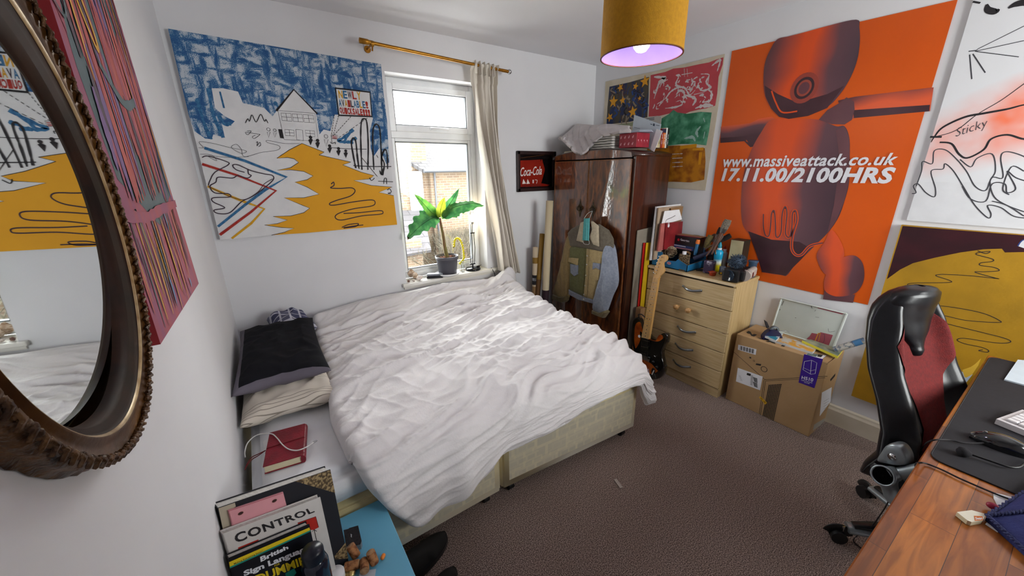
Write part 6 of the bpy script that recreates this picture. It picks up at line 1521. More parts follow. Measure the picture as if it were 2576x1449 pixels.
upright('red_picture', 'dark red picture with a small white emblem, leaning behind the black carton', 'picture', [(1676, 561), (1718, 557), (1712, 622), (1670, 628)], -1.048, .010, m_rpic, lambda A: (A.disc((1682, 568), .012, m_wht, 1), A.ring((1682, 564), .008, .004, m_wht, 1)), group=gL)
# green canister
c = on_top(1722, 668, CZ, 2.88); c = Vector((2.89, -1.12, CZ)); q = ony(1722, 590, -1.12)
m_grn = mat('dark_green_tin', '#124a35', .35); mb = MB().lathe([(.026, 0), (.026, .20), (.028, .202), (.028, .215), (.026, .22), (.001, .221)], m_grn, (2.90, -1.135, CZ), seg=24); tag(make('canister', mb), 'dark green cylindrical tin behind the black carton on the chest', 'canister')
# black carton
m_bcar = mat('black_carton_print', '#16151c', .35); m_kraft = mat('kraft_card', '#9b7450', .8, '#8a6644', 8)
bx = thing('carton', 'black printed carton with a red round logo inside the blue tray', 'carton', (2.81, -1.20, CZ+.075))
P = [ony(1686, 590, -1.13), ony(1762, 597, -1.13)]
def box_between(mb, x0, x1, y0, y1, z0, z1, m): return mb.box(((x0+x1)/2, (y0+y1)/2, (z0+z1)/2), (abs(x1-x0), abs(y1-y0), abs(z1-z0)), m)
# carton faces the bed: its long side runs along y
cxf = 2.775; TLc, TRc, BRc, BLc = onx(1687, 589, cxf), onx(1761, 598, cxf), onx(1748, 629, cxf), onx(1684, 612, cxf)
zc0, zc1 = .905, TLc.z; mb = MB(); mb.box((cxf+.045, (TLc.y+TRc.y)/2, (zc0+zc1)/2), (.09, abs(TLc.y-TRc.y), zc1-zc0), m_bcar); mb.box((cxf+.045, (TLc.y+TRc.y)/2, zc1+.0006), (.088, abs(TLc.y-TRc.y)-.003, .001), m_kraft)
A = Art(mb, (cxf, 0, 0), RU, RV); A.disc((1707, 603), .010, mat('red_logo', '#b02330', .4), 1); A.text('Georgian', [(1712, 600), (1734, 604), (1734, 611), (1712, 607)], m_wht, 1, .02); A.line([(1687, 589), (1761, 598)], .006, mat('crimson_strip', '#8a2638', .4), 1); A.line([(1688, 599), (1695, 601)], .006, m_wht, 1)
A.poly([(1690, 612), (1746, 622), (1744, 632), (1688, 622)], mat('blue_print', '#2c4a8a', .4), 2); A.line([(1692, 615), (1725, 621)], .006, m_wht, 3); A.line([(1700, 622), (1740, 629)], .010, mat('pink_print', '#b8808a', .4), 3)
make('printed_box', mb, bx)
# blue tray
m_bt = mat('bright_blue_card', '#1f7ab0', .5, '#1a6c9e', 8); m_corr = mat('card_edge', '#6a5a44', .8)
bt = thing('cardboard_tray', 'bright blue cardboard fruit tray full of tools on the chest', 'tray', (2.75, -1.13, CZ))
fx = 2.645; y0t, y1t, xb = -1.015, -1.262, 2.88
mb = MB(); z0t = CZ+.001
tp = lambda x, y: onx(x, y, fx)
out = [(1641, 634), (1667, 634), (1668, 650), (1676, 655), (1700, 657), (1706, 652), (1730, 668), (1728, 684), (1674, 673), (1638, 665)]
Pq = [tp(*q) for q in out]; 
for p in Pq[-3:]: p.z = z0t
mb.slab(Pq, (-1, 0, 0), .006, m_bt, m_corr)
yR = Pq[7].y; hR = Pq[6].z
mb.slab([Vector((fx, yR, z0t)), Vector((fx, yR, hR)), Vector((xb, yR, hR+.01)), Vector((xb, yR, z0t))], (0, -1, 0), .006, m_bt, m_corr)
yL = Pq[0].y; mb.slab([Vector((fx, yL, z0t)), Vector((fx, yL, Pq[0].z)), Vector((xb, yL, Pq[0].z)), Vector((xb, yL, z0t))], (0, 1, 0), .006, m_bt, m_corr)
mb.box(((fx+xb)/2, (yL+yR)/2, z0t+.003), (xb-fx, yL-yR, .005), m_bt); mb.box((xb-.003, (yL+yR)/2, z0t+.04), (.006, yL-yR, .08), m_bt)
A = Art(mb, (fx, 0, 0), RU, RV); A.disc((1683, 662), .017, mat('pink_label', '#d88a98', .5), 1, ry=.011); A.ring((1683, 662), .014, .002, m_wht, 2, ry=.009)
A.poly([(1708, 676), (1723, 680), (1722, 683), (1707, 679)], m_corr, 1)
make('tray', mb, bt)
# chipboard block
p = onx(1716, 656, fx+.03); mb = MB().box((fx+.055, p.y, p.z), (.02, .075, .085), mat('chipboard', '#8f7a5c', .9, '#4a3c2c', 120, lo=.45, hi=.55)); tag(make('chipboard_block', mb), 'square of speckled chipboard standing in the blue tray', 'board')
mb = MB().lathe([(.014, 0), (.014, .022), (.001, .022)], m_wht, (fx+.055, p.y+.005, p.z+.043), seg=16); tag(make('plastic_stopper', mb), 'white screw cap lying on the chipboard block', 'cap')
# raffia ball
mb = MB(); random.seed(12); rc = onx(1688, 634, 2.72); m_raf = mat('pale_raffia', '#c9b79a', .9, '#8a7658', 60)
mb.sphere(rc, .036, mat('brown_core', '#5a4634', .9), 14, 10)
for i in range(90):
    a, b_ = random.uniform(0, 2*PI), random.uniform(0, PI); d = Vector((math.sin(b_)*math.cos(a), math.sin(b_)*math.sin(a), math.cos(b_))); t = d.cross(Vector((random.random(), random.random(), random.random()))).normalized()
    mb.tube([rc+d*.037-t*.02, rc+d*.044, rc+d*.037+t*.02], .0012, m_raf, 4, cap=False)
tag(make('raffia_ball', mb), 'tangled ball of pale raffia in the blue tray', 'ball')
# wire coil and odd tools in the tray
mb = MB(); cc = onx(1726, 640, 2.74); m_wr = mat('tan_wire', '#b08a5a', .6)
for k in range(3): mb.tube([cc+Vector((.004*k, .03*math.cos(2*PI*i/20), .014*math.sin(2*PI*i/20)+.004*k)) for i in range(20)], .0022, m_wr, 6, closed=True)
tag(make('wire_coil', mb), 'small coil of tan wire in the blue tray', 'wire')
def stick(name, label, cat, a, b_, r, m, parts=None, x0=2.74, x1=2.78, rs=None):
    pa, pb = onx(a[0], a[1], x0), onx(b_[0], b_[1], x1); mb = MB(); 
    if rs: mb.tube([pa.lerp(pb, i/(len(rs)-1)) for i in range(len(rs))], r, m, 12, rs=rs)
    else: mb.cyl(pa, pb, r, m, seg=12)
    if parts: parts(mb, pa, pb)
    return tag(make(name, mb), label, cat)
m_bhd = mat('blue_tool_grip', '#1c5f8a', .4); m_ohd = mat('orange_tool_grip', '#d8701c', .4)
stick('craft_knife', 'blue and orange handled craft knife standing in the tray', 'tool', (1748, 642), (1757, 603), .011, m_bhd, lambda mb, a, b_: (mb.tube([a.lerp(b_, .55), a.lerp(b_, .8), b_], .013, m_ohd, 12, rs=[.008, .015, .012])), 2.74, 2.76, rs=[.010, .013, .011, .013, .012])
stick('wire_brush', 'small grey cone brush standing behind the orange knife', 'brush', (1742, 622), (1746, 600), .008, mat('pale_grey_plastic', '#8f98a4', .4), None, 2.80, 2.80, rs=[.013, .010, .005, .003])
stick('spray_bottle', 'short dark blue bottle with black cap behind the tools', 'bottle', (1768, 634), (1770, 605), .020, mat('dark_blue_plastic', '#22466a', .3), lambda mb, a, b_: mb.cyl(b_, b_+(b_-a).normalized()*.018, .014, m_ink), 2.86, 2.86)
m_fer = mat('dull_ferrule', '#4a4644', .4, metal=.6); m_bris = mat('grey_bristles', '#8f8678', .9, '#3a342e', 60, (8, 8, 1)); m_hnd = mat('dark_wood_handle', '#3c2418', .5, '#5a3826', 20); m_blkb = mat('black_bristles', '#1a1718', .9)
def brush(label, a, b_, w, x0, x1, m1=m_hnd, m2=m_bris, flat=.4):
    pa, pb = onx(a[0], a[1], x0), onx(b_[0], b_[1], x1); d = (pb-pa); mb = MB(); br = thing('paint_brush', label, 'brush', pa, 0, 'brushes sticking out of the blue tray')
    mb.tube([pa, pa+d*.3, pa+d*.62], w*.35, m1, 10, rs=[w*.22, w*.38, w*.5]); make('handle', mb, br)
    make('ferrule', MB().tube([pa+d*.62, pa+d*.74], w, m_fer, 12, flat=flat, up=(1, 0, 0), rs=[w*.75, w]), br); make('bristles', MB().tube([pa+d*.74, pa+d*.9, pb], w, m2, 12, flat=flat, up=(1, 0, 0), rs=[w, w*1.12, w*.95]), br)
brush('wide grey-bristled paint brush, tallest of the bundle', (1790, 640), (1832, 553), .024, 2.72, 2.80)
brush('black-bristled brush lying across the bundle, pointing right', (1772, 628), (1838, 592), .016, 2.78, 2.80, m_hnd, m_blkb)
brush('thin brush with a red-brown handle left of the widest brush', (1783, 640), (1812, 572), .010, 2.74, 2.80, mat('red_brown_handle', '#6a2418', .4), m_blkb)
brush('brown handled brush leaning left, low in the bundle', (1800, 640), (1795, 590), .016, 2.74, 2.84, mat('mid_brown_handle', '#6a4426', .5), m_hnd)
brush('dark flat brush in the middle of the bundle', (1776, 645), (1815, 590), .020, 2.70, 2.78, m_hnd, m_hnd)
stick('bottle_brush', 'round bristled bottle brush with yellow bands in the tray', 'brush', (1774, 624), (1789, 592), .02, mat('bristle_bands', '#8a7a3a', .9, '#3a3a3e', 60, (1, 1, 12)), None, 2.80, 2.82, rs=[.012, .020, .022, .018])
stick('black_tube', 'long dark blue tool lying across the right end of the tray', 'tool', (1745, 650), (1795, 632), .014, mat('navy_plastic', '#1c2440', .4), None, 2.70, 2.74)
# loose things on the chest top
def bottle(name, label, px, prof_m, cat='bottle', xmax=2.9):
    c = on_top(px[0], px[1], CZ, xmax); root = thing(name, label, cat, c)
    for part, prof, m, kw in prof_m: make(part, MB().lathe(prof, m, c, seg=26, **kw), root)
    return c
m_byg = bpy.data.materials.new('blue_to_yellow_label'); m_byg.use_nodes = True; nt = m_byg.node_tree; b = nt.nodes['Principled BSDF']; b.inputs['Roughness'].default_value = .3
tc = nd(nt, 'ShaderNodeTexCoord'); sp = nd(nt, 'ShaderNodeSeparateXYZ'); r = nd(nt, 'ShaderNodeValToRGB'); mr_ = nd(nt, 'ShaderNodeMapRange'); mr_.inputs[1].default_value = 0; mr_.inputs[2].default_value = .15
e = r.color_ramp.elements; e[0].position = .30; e[0].color = srgb('#e3d21c'); e[1].position = .62; e[1].color = srgb('#1ba0cc'); x = e.new(.45); x.color = srgb('#e8efe6')
nt.links.new(tc.outputs['Object'], sp.inputs[0]); nt.links.new(sp.outputs[2], mr_.inputs[0]); nt.links.new(mr_.outputs[0], r.inputs[0]); nt.links.new(r.outputs[0], b.inputs['Base Color'])
m_teal = mat('teal_cap', '#1a8fa8', .35)
c = bottle('sun_spray_bottle', 'blue and yellow bottle with a teal nozzle on the chest', (1801, 682), [('bottle', [(.001, 0), (.026, .002), (.028, .02), (.025, .07), (.028, .12), (.028, .14), (.016, .155), (.001, .156)], m_byg, {}), ('collar', [(.014, .154), (.016, .158), (.016, .166), (.012, .168)], m_wht, {}), ('nozzle', [(.012, .166), (.013, .185), (.009, .198), (.006, .212), (.001, .214)], m_teal, {})])
mb = MB(); mb.tube([c+Vector((-.0275*math.cos(a), .0285*math.sin(a)*1, .085+.022*math.sin(a*3))) for a in [(-.5+.1*i) for i in range(11)]], .003, mat('deep_blue_print', '#173a7a', .4), 6); o_ = tag(make('printed_swirl', mb), None)
o_['label'] = ''; bpy.data.objects.remove(o_)
bottle('glue_bottle', 'white glue bottle with a red tip behind the blue bottle', (1824, 676), [('bottle', [(.001, 0), (.023, .002), (.0235, .10), (.022, .125), (.012, .135), (.001, .136)], mat('milky_plastic', '#b9bcc0', .35), {}), ('collar', [(.013, .134), (.013, .15), (.008, .152)], m_wht, {}), ('tip', [(.007, .150), (.006, .165), (.002, .178), (.001, .178)], mat('red_tip', '#a81c16', .4), {})])
bottle('yellow_tub', 'yellow topped tub behind the two bottles on the chest', (1820, 662), [('tub', [(.001, 0), (.02, 0), (.02, .12), (.001, .12)], m_ink, {}), ('lid', [(.021, .12), (.021, .165), (.001, .167)], mat('yellow_lid', '#d8a81c', .4), {})])
# coffee machine carton
cc = on_top(1862, 655, CZ, 2.87); mb = MB(); ch = .155; cb_ = thing('appliance_box', 'cream and black box with a picture of a coffee machine on the chest', 'box', (2.86, -1.485, CZ))
fy0 = onx(1840, 601, 2.84); fy1 = onx(1873, 604, 2.84); zt = fy0.z-.004
mb.box((2.885, (fy0.y+fy1.y)/2, (CZ+zt)/2+.0005), (.09, abs(fy0.y-fy1.y), zt-CZ-.001), mat('dark_box_side', '#2c2419', .5))
A = Art(mb, (2.84, 0, 0), RU, RV); yL_, yR_ = -fy0.y, -fy1.y
A.poly([(yL_+.001, CZ+.002), (yR_-.001, CZ+.002), (yR_-.001, zt-.002), (yL_+.001, zt-.002)], mat('cream_box_print', '#b9b08a', .5), 1, raw=True)
w_ = yR_-yL_; A.poly([(yL_+.001, CZ+.002), (yR_-.001, CZ+.002), (yR_-.001, CZ+.045), (yL_+.001, CZ+.05)], mat('rust_print', '#a0582c', .5), 2, raw=True); mg = mat('dark_print', '#2a2c26', .5)
A.poly([(yL_+w_*.2, CZ+.05), (yL_+w_*.55, CZ+.05), (yL_+w_*.55, CZ+.095), (yL_+w_*.2, CZ+.095)], m_wht, 3, raw=True); A.line([(yL_+w_*.2, CZ+.05), (yL_+w_*.55, CZ+.05), (yL_+w_*.55, CZ+.095), (yL_+w_*.2, CZ+.095), (yL_+w_*.2, CZ+.05)], .003, mg, 4, False, True)
for k in (.26, .38, .5): A.poly([(yL_+w_*(k-.04), CZ+.097), (yL_+w_*(k+.04), CZ+.097), (yL_+w_*(k+.04), CZ+.115), (yL_+w_*(k-.04), CZ+.115)], mg, 3, raw=True)
make('printed_box', mb, cb_)
# purple pack
m_pp = mat('purple_foil_pack', '#3a2c4a', .3, '#c9c4d4', 26, lo=.55, hi=.65); c = on_top(1777, 688, CZ)
tag(make('snack_pack', MB().box(c+Vector((.02, -.004, .046)), (.045, .07, .09), m_pp, rot=(0, 0, .25), bev=.008)), 'dark purple printed pack between the tray and blue bottle', 'packet')
# red pot
c = on_top(1792, 693, CZ); m_rpot = mat('rust_red_enamel', '#a43a20', .25)
mb = MB().lathe([(.001, 0), (.018, 0), (.021, .008), (.021, .02), (.024, .022), (.020, .028), (.006, .033), (.001, .034)], m_rpot, c, seg=24); mb.box(c+Vector((0, .026, .022)), (.012, .012, .004), m_rpot); tag(make('trinket_pot', mb), 'tiny rust red lidded pot at the front of the chest', 'pot')
c = on_top(1815, 690, CZ); mb = MB().lathe([(.001, 0), (.018, 0), (.019, .055), (.017, .055), (.016, .004), (.001, .004)], mat('grey_plastic_cup', '#6f7682', .35), c, seg=20); mb.box(c+Vector((-.019, -.004, .012)), (.003, .012, .012), mat('yellow_sticker', '#d8a81c', .4)); tag(make('small_cup', mb), 'small grey cup beside the red pot on the chest', 'cup')
c = on_top(1820, 697, CZ); tag(make('small_trinket', MB().lathe([(.001, 0), (.006, 0), (.005, .006), (.001, .012)], m_sh2, c, seg=10)), 'tiny pale pointed crumb in front of the grey cup', 'trinket')
c = on_top(1756, 682, CZ); tag(make('flat_gadget', MB().box(c+Vector((.03, 0, .004)), (.05, .05, .007), m_ink, rot=(0, 0, .4), bev=.002)), 'flat dark rectangle lying in front of the blue tray', 'gadget')
c = Vector((2.655, -.992, CZ)); mb = MB(); random.seed(6)
for i in range(5): mb.box(c+Vector((.006*i, -.004-.006*(i % 2), .006)), (.010, .014, .011), mat('green_brick', '#1c6a3a', .4) if i % 2 else m_ink, rot=(0, 0, i))
tag(make('toy_bricks', mb), 'few tiny green and black bits at the left front corner of the chest', 'trinket')
mb = MB().lathe([(.022, 0), (.024, .09), (.030, .105), (.030, .11), (.001, .11)], mat('slate_blue_tin', '#3c5068', .35), (2.875, -1.565, CZ), seg=22); tag(make('small_tin', mb), 'slate blue tin behind the camcorder at the right end of the chest', 'tin')
# camcorder with furry microphone
cam_ = on_top(1862, 700, CZ); vc = thing('camcorder', 'silver and black camcorder with a fluffy microphone on the chest', 'camera', (cam_.x+.03, cam_.y, CZ))
m_silv = mat('champagne_plastic', '#b9aea6', .35); m_fur = mat('blue_grey_fur', '#2c3846', .95, '#46566a', 120)
h0 = on_top(1843, 706, CZ); base_ = Vector((2.70, -1.50, CZ))
make('body', MB().box((2.735, -1.515, CZ+.034), (.13, .062, .062), m_black_pl, rot=(0, 0, .15), bev=.012), vc)
make('lens_hood', MB().box((2.665, -1.500, CZ+.036), (.055, .078, .068), m_black_pl, rot=(0, 0, .15), bev=.008).lathe([(.030, 0), (.030, .004), (.026, .004), (.022, .001), (.001, .001)], mat('dark_lens', '#1a2a3a', .08), (2.639, -1.496, CZ+.036), (-1, .15, 0), 24), vc)
make('side_cover', MB().box((2.76, -1.553, CZ+.045), (.095, .03, .052), m_silv, rot=(0, 0, .15), bev=.012).box((2.735, -1.570, CZ+.04), (.02, .004, .026), mat('maroon_badge', '#4a1018', .4), rot=(0, 0, .15)), vc)
make('side_ring', MB().cyl((2.70, -1.545, CZ+.034), (2.715, -1.543, CZ+.034), .030, m_silv, seg=24), vc)
mb = MB(); mcn = Vector((2.71, -1.495, CZ+.10)); mb.sphere(mcn, .033, m_fur, 18, 12, sc=(1.2, .95, .85)); random.seed(9)
for i in range(420):
    a, b_ = random.uniform(0, 2*PI), math.acos(random.uniform(-1, 1)); d = Vector((1.2*math.sin(b_)*math.cos(a), .95*math.sin(b_)*math.sin(a), .85*math.cos(b_))); p = mcn+d*.032; t = Vector((random.uniform(-1, 1), random.uniform(-1, 1), random.uniform(-1, 1)))*.006
    mb.tube([p, p+d*.008+t*.4, p+d*.013+t], .0011, m_fur, 3, cap=False)
make('microphone_windshield', mb, vc)

for o_ in vc.children:
    o_.data.transform(Matrix.Translation(vc.matrix_basis.inverted() @ Vector((2.70, -1.56, CZ))) @ Matrix.Scale(1.22, 4) @ Matrix.Translation(-(vc.matrix_basis.inverted() @ Vector((2.70, -1.515, CZ)))))
# ---- things in the nook between wardrobe and chest
upright('grey_board', 'plain grey board standing against the wardrobe side', 'board', [(1604, 580), (1641, 571), (1632, 800), (1588, 800)], -.926, .006, m_brd, floor=True)
upright('red_folder', 'red folder standing beside the grey board and the yellow folder', 'folder', [(1619, 611), (1626, 611), (1612, 800), (1604, 800)], -.938, .004, mat('bright_red_card', '#b01410', .5), floor=True)
upright('yellow_folder', 'yellow folder edge standing left of the chest', 'folder', [(1626, 611), (1638, 610), (1625, 800), (1611, 800)], -.948, .004, mat('bright_yellow_card', '#c9a415', .5), floor=True)
kb = thing('tall_carton', 'narrow upright cardboard carton with a white handle slot behind the guitar', 'carton', (2.54, -.98, 0)); mb = MB()
a_ = onz(1579, 765, .48); 
kx0, kx1, ky0, ky1, kz = 2.42, 2.53, -1.145, -1.065, .0
f0 = ony(1580, 765, -1.10)
mb.box((2.540, -.975, .255), (.055, .044, .51), m_kraft, bev=.002); A = Art(mb, (2.5125, 0, 0), RU, RV); A.poly([(.956, .28), (.966, .28), (.966, .40), (.956, .40)], m_gap, 1, raw=True); make('box', mb, kb)
make('handle', MB().tube([(2.512, -.961, .29), (2.504, -.961, .315), (2.501, -.961, .34), (2.504, -.961, .365), (2.512, -.961, .39)], .006, m_wht, 8, flat=.6), kb)

# ================================================================ electric guitar
m_sun = mat('black_burst_lacquer', '#0d0a0b', .12, coat=1.0); m_amb = mat('amber_burst_lacquer', '#a04a10', .12, '#6a2008', 9, (1, 1, 1), coat=1.0, lo=.42, hi=.62); m_pgd = mat('black_pickguard', '#0a0a0c', .2); m_mpl = mat('maple_neck', '#cda060', .3, '#be9050', 6, (14, 14, 1), coat=.6); m_fret = mat('fret_metal', '#8d8a80', .3, metal=.9); m_chr = mat('chrome', '#d0d2d4', .12, metal=1.0)
gO = Vector((2.465, -1.15, 0)); gV = Vector((.118, 0, .83)).normalized(); gU = Vector((0, -1, 0)); gN = gU.cross(gV)  # towards the bed
gt = thing('electric_guitar', 'black and amber sunburst electric guitar with maple neck leaning on the chest', 'guitar', gO)
GA0 = Art(MB(), gO+gN*.047, gU, gV)
cG = lambda l: [GA0.uv((1560+x/6.036, 740+y/6.037)) for x, y in l]
c5 = lambda l: [GA0.uv((1500+x/2.684, 480+y/2.683)) for x, y in l]
bo = catmull(cG([(170, 560), (175, 450), (195, 390), (230, 358), (262, 352), (290, 378), (300, 430), (325, 500), (358, 548), (410, 600), (470, 662), (540, 692), (585, 685), (605, 640), (630, 600), (665, 588), (700, 605), (712, 650), (700, 725), (660, 790), (628, 860), (630, 950), (652, 1050), (664, 1130), (652, 1200), (610, 1260), (555, 1292), (490, 1300), (420, 1290), (350, 1250), (290, 1190), (250, 1110), (225, 1010), (215, 930), (195, 840), (172, 740), (165, 650)]), 4, True)
def g_plate(uv, h0, h1, m, name, parent=gt, edge=0.0):
    mb = MB(); k = len(uv); cu_ = sum(a for a, _ in uv)/k; cv_ = sum(b_ for _, b_ in uv)/k
    def ring(f, h): return [gO+gU*(cu_+(a-cu_)*f)+gV*(cv_+(b_-cv_)*f)+gN*h for a, b_ in uv]
    if edge:
        rr = [ring(.97, h0), ring(1, h0+edge*.5), ring(1, h1-edge), ring(.985, h1-edge*.3), ring(.96, h1)]
        vs = [p for r_ in rr for p in r_]; mb.add(vs, [(j*k+i, j*k+(i+1) % k, (j+1)*k+(i+1) % k, (j+1)*k+i) for j in range(4) for i in range(k)], m, True)
        for r_, fl in ((rr[0], True), (rr[-1], False)):
            tri = geometry.tessellate_polygon([r_]); fs = []
            for t in tri:
                nn = (r_[t[1]]-r_[t[0]]).cross(r_[t[2]]-r_[t[0]]); want = -gN if fl else gN; fs.append(t if nn.dot(want) > 0 else t[::-1])
            mb.add(r_, fs, m)
    else: mb.slab(ring(1, h1), gN, h1-h0, m)
    if name: return make(name, mb, parent)
    return mb
body = g_plate(bo, 0.0, .044, m_sun, 'body', edge=.010)
cu_ = sum(a for a, _ in bo)/len(bo); cv_ = sum(b_ for _, b_ in bo)/len(bo)
g_plate([(cu_+-.004+(a-cu_)*.80, cv_+(b_-cv_)*.84) for a, b_ in bo], .0442, .0446, m_amb, 'sunburst_centre')
pg = catmull(cG([(300, 570), (310, 680), (270, 780), (230, 850), (290, 960), (380, 1000), (410, 1015), (480, 1060), (560, 1150), (610, 1160), (630, 1060), (610, 900), (620, 830), (660, 740), (670, 660), (620, 700), (560, 720), (470, 700), (400, 680), (345, 600)]), 3, True)
g_plate(pg, .0448, .047, m_pgd, 'pickguard')
# neck and headstock
nk0, nk1, nk2, nk3 = cG([(345, 650), (458, 678)])+c5([(430, 590), (393, 584)])
mb = MB(); mb.slab([gO+gU*a+gV*b_+gN*.066 for a, b_ in (nk0, nk1, nk2, nk3)], gN, .022, m_mpl)
def along(t, s_): a = (nk0[0]+(nk3[0]-nk0[0])*t, nk0[1]+(nk3[1]-nk0[1])*t); b_ = (nk1[0]+(nk2[0]-nk1[0])*t, nk1[1]+(nk2[1]-nk1[1])*t); return (a[0]+(b_[0]-a[0])*s_, a[1]+(b_[1]-a[1])*s_)
Lr = 1-2**(-22/12)
for k in range(1, 23):
    t = 1-(1-2**(-k/12))/Lr; p, q = along(t, .03), along(t, .97); mb.tube([gO+gU*p[0]+gV*p[1]+gN*.0668, gO+gU*q[0]+gV*q[1]+gN*.0668], .0011, m_fret, 5)
for k in (3, 5, 7, 9, 12, 15, 17, 19, 21):
    t = 1-((1-2**(-k/12))+(1-2**(-(k-1)/12)))/2/Lr
    for s_ in ((.3, .7) if k == 12 else (.5,)): p = along(t, s_); mb.lathe([(.0038, 0), (.0038, .0006)], m_ink, gO+gU*p[0]+gV*p[1]+gN*.0662, gN, 8)
make('neck', mb, gt)
hs_ = catmull(c5([(393, 584), (397, 560), (398, 535), (410, 500), (422, 470), (436, 442), (458, 430), (480, 436), (486, 455), (476, 474), (460, 486), (461, 515), (466, 540), (450, 562), (434, 578), (430, 590)]), 3, True)
hd = g_plate(hs_, .044, .058, m_mpl, 'headstock')
for i in range(6):
    p = c5([(401+7.6*i, 556-22*i)])[0]; c = gO+gU*(p[0]+.012)+gV*p[1]+gN*.058
    mb = MB().lathe([(.0042, 0), (.0042, .010), (.003, .014)], m_chr, c, gN, 12); mb.tube([c-gN*.012-gU*.012, c-gN*.012-gU*.026], .003, m_chr, 8); mb.sphere(c-gN*.012-gU*.030, .007, m_chr, 10, 8, sc=(.5, 1, .8))
    make('tuning_peg', mb, gt)
A = Art(MB(), gO+gN*.0585, gU, gV)
for i in range(3):
    y_ = (715, 810, 905)[i]; a, b_ = cG([(335-25*i, y_-25), (470-25*i, y_+10)]); c = ((a[0]+b_[0])/2, (a[1]+b_[1])/2); mb = MB(); d = Vector((b_[0]-a[0], b_[1]-a[1], 0)).normalized(); ax = gU*d.x+gV*d.y; ay = gN.cross(ax); hw, hh = .036, .009
    pts = [gO+gU*c[0]+gV*c[1]+gN*.053+ax*sx*hw+ay*sy*hh for sx, sy in ((-1, -1), (1, -1), (1, 1), (-1, 1))]; mb.slab(pts, gN, .006, m_pgd)
    for k in range(6): q = gO+gU*c[0]+gV*c[1]+gN*.0532+ax*(-.026+.0104*k); mb.lathe([(.0022, 0), (.0022, .0008)], m_chr, q, gN, 8)
    make('pickup', mb, gt)
for (x, y) in ((443, 965), (510, 1030), (562, 1108)):
    p = cG([(x, y)])[0]; make('control_knob', MB().lathe([(.0125, 0), (.0115, .005), (.009, .013), (.001, .014)], mat('black_knob', '#121214', .2), gO+gU*p[0]+gV*p[1]+gN*.047, gN, 18), gt)
p = cG([(535, 950)])[0]; make('selector_switch', MB().cyl(gO+gU*p[0]+gV*p[1]+gN*.047, gO+gU*p[0]+gV*(p[1]+.01)+gN*.064, .002, m_wht), gt)
a = cG([(400, 985)])[0]; mb = MB(); mb.slab([gO+gU*(a[0]+x)+gV*(a[1]+y)+gN*.054 for x, y in ((-.05, -.012), (.03, -.012), (.03, .018), (-.05, .018))], gN, .009, m_chr); make('bridge', mb, gt)
p = cG([(500, 1175)])[0]; mb = MB().sphere(gO+gU*p[0]+gV*p[1]+gN*.045, .02, m_pgd, 14, 8, sc=(.3, .8, 1.5)); q = cG([(515, 1180)])[0]; mb.cyl(gO+gU*q[0]+gV*(q[1]+.012)+gN*.05, gO+gU*q[0]+gV*(q[1]-.02)+gN*.066, .006, m_chr); make('output_jack', mb, gt)
st0 = cG([(345, 650)])[0]; mb = MB()
for k in range(6):
    s_ = .12+.152*k; p = along(1, s_); q = along(-.0, s_); e_ = (a[0]-.045+.0122*k, a[1]); mb.tube([gO+gU*p[0]+gV*p[1]+gN*.0695, gO+gU*q[0]+gV*q[1]+gN*.0705, gO+gU*e_[0]+gV*e_[1]+gN*.0585], .0005, m_chr, 4)
make('strings', mb, gt)
p = cG([(288, 640)])[0]; tag(make('sticker', MB().lathe([(.011, 0), (.011, .0008)], m_wht, gO+gU*p[0]+gV*p[1]+gN*.0447, gN, 18), gt), 'small white sticker')
p0_, p1_ = cG([(445, 1130)])[0], cG([(505, 1285)])[0]; make('tremolo_arm', MB().tube([gO+gU*p0_[0]+gV*p0_[1]+gN*.06, gO+gU*((p0_[0]+p1_[0])/2)+gV*((p0_[1]+p1_[1])/2)+gN*.075, gO+gU*p1_[0]+gV*p1_[1]+gN*.07], .0025, m_chr, 8), gt)
p = cG([(268, 340)])[0]; mb = MB().tube(catmull([tuple(gO+gU*(p[0]-.004)+gV*(p[1]-.01)+gN*.02), tuple(gO+gU*(p[0]-.010)+gV*(p[1]+.01)+gN*.03), tuple(gO+gU*(p[0]+.010)+gV*(p[1]+.018)+gN*.02), tuple(gO+gU*(p[0]+.03)+gV*(p[1]-.0)+gN*.0)], 5), .004, m_ink, 6); make('strap_stub', mb, gt)
# ================================================================ big cardboard box
m_card = mat('kraft_cardboard', '#a98963', .8, '#a08059', 5, bump=.08, bscale=60); m_tape = mat('brown_tape', '#9c7b52', .35); m_prt = mat('black_box_ink', '#23201e', .7)
BX0, BX1, BY0, BY1, BZ = 2.672, 2.938, -1.628, -2.112, .492
cbx = thing('cardboard_box', 'large brown computer case carton with a purple label by the right wall', 'box', ((BX0+BX1)/2, (BY0+BY1)/2, 0))
mb = MB().box(((BX0+BX1)/2, (BY0+BY1)/2, BZ/2), (BX1-BX0, BY0-BY1, BZ), m_card, bev=.004)
A = Art(mb, (BX0, 0, 0), RU, RV)
c7 = lambda l: [(1780+x/1.9347, 700+y/1.9346) for x, y in l]
cD = lambda l: [(1580+x/3.788, 840+y/3.787) for x, y in l]
A.line(cD([(1000, 165), (1300, 432)]), .0025, m_prt, 1, False); A.line(cD([(1300, 436), (1900, 402)]), .0025, m_prt, 1, False); A.line(cD([(1312, 448), (1880, 418)]), .002, m_prt, 1, False)
A.line(cD([(1296, 436), (1248, 770)]), .002, m_prt, 1, False); A.line(cD([(1310, 448), (1262, 772)]), .002, m_prt, 1, False)
for i in range(8):
    for j in range(26):
        f = j/25; x_ = lerp(1345, 1285, f)+i*lerp(16, 14, f); y_ = lerp(490, 788, f)+i*lerp(-1.2, 5.0, f); A.disc(cD([(x_, y_)])[0], .0044, m_prt, 1, seg=6)
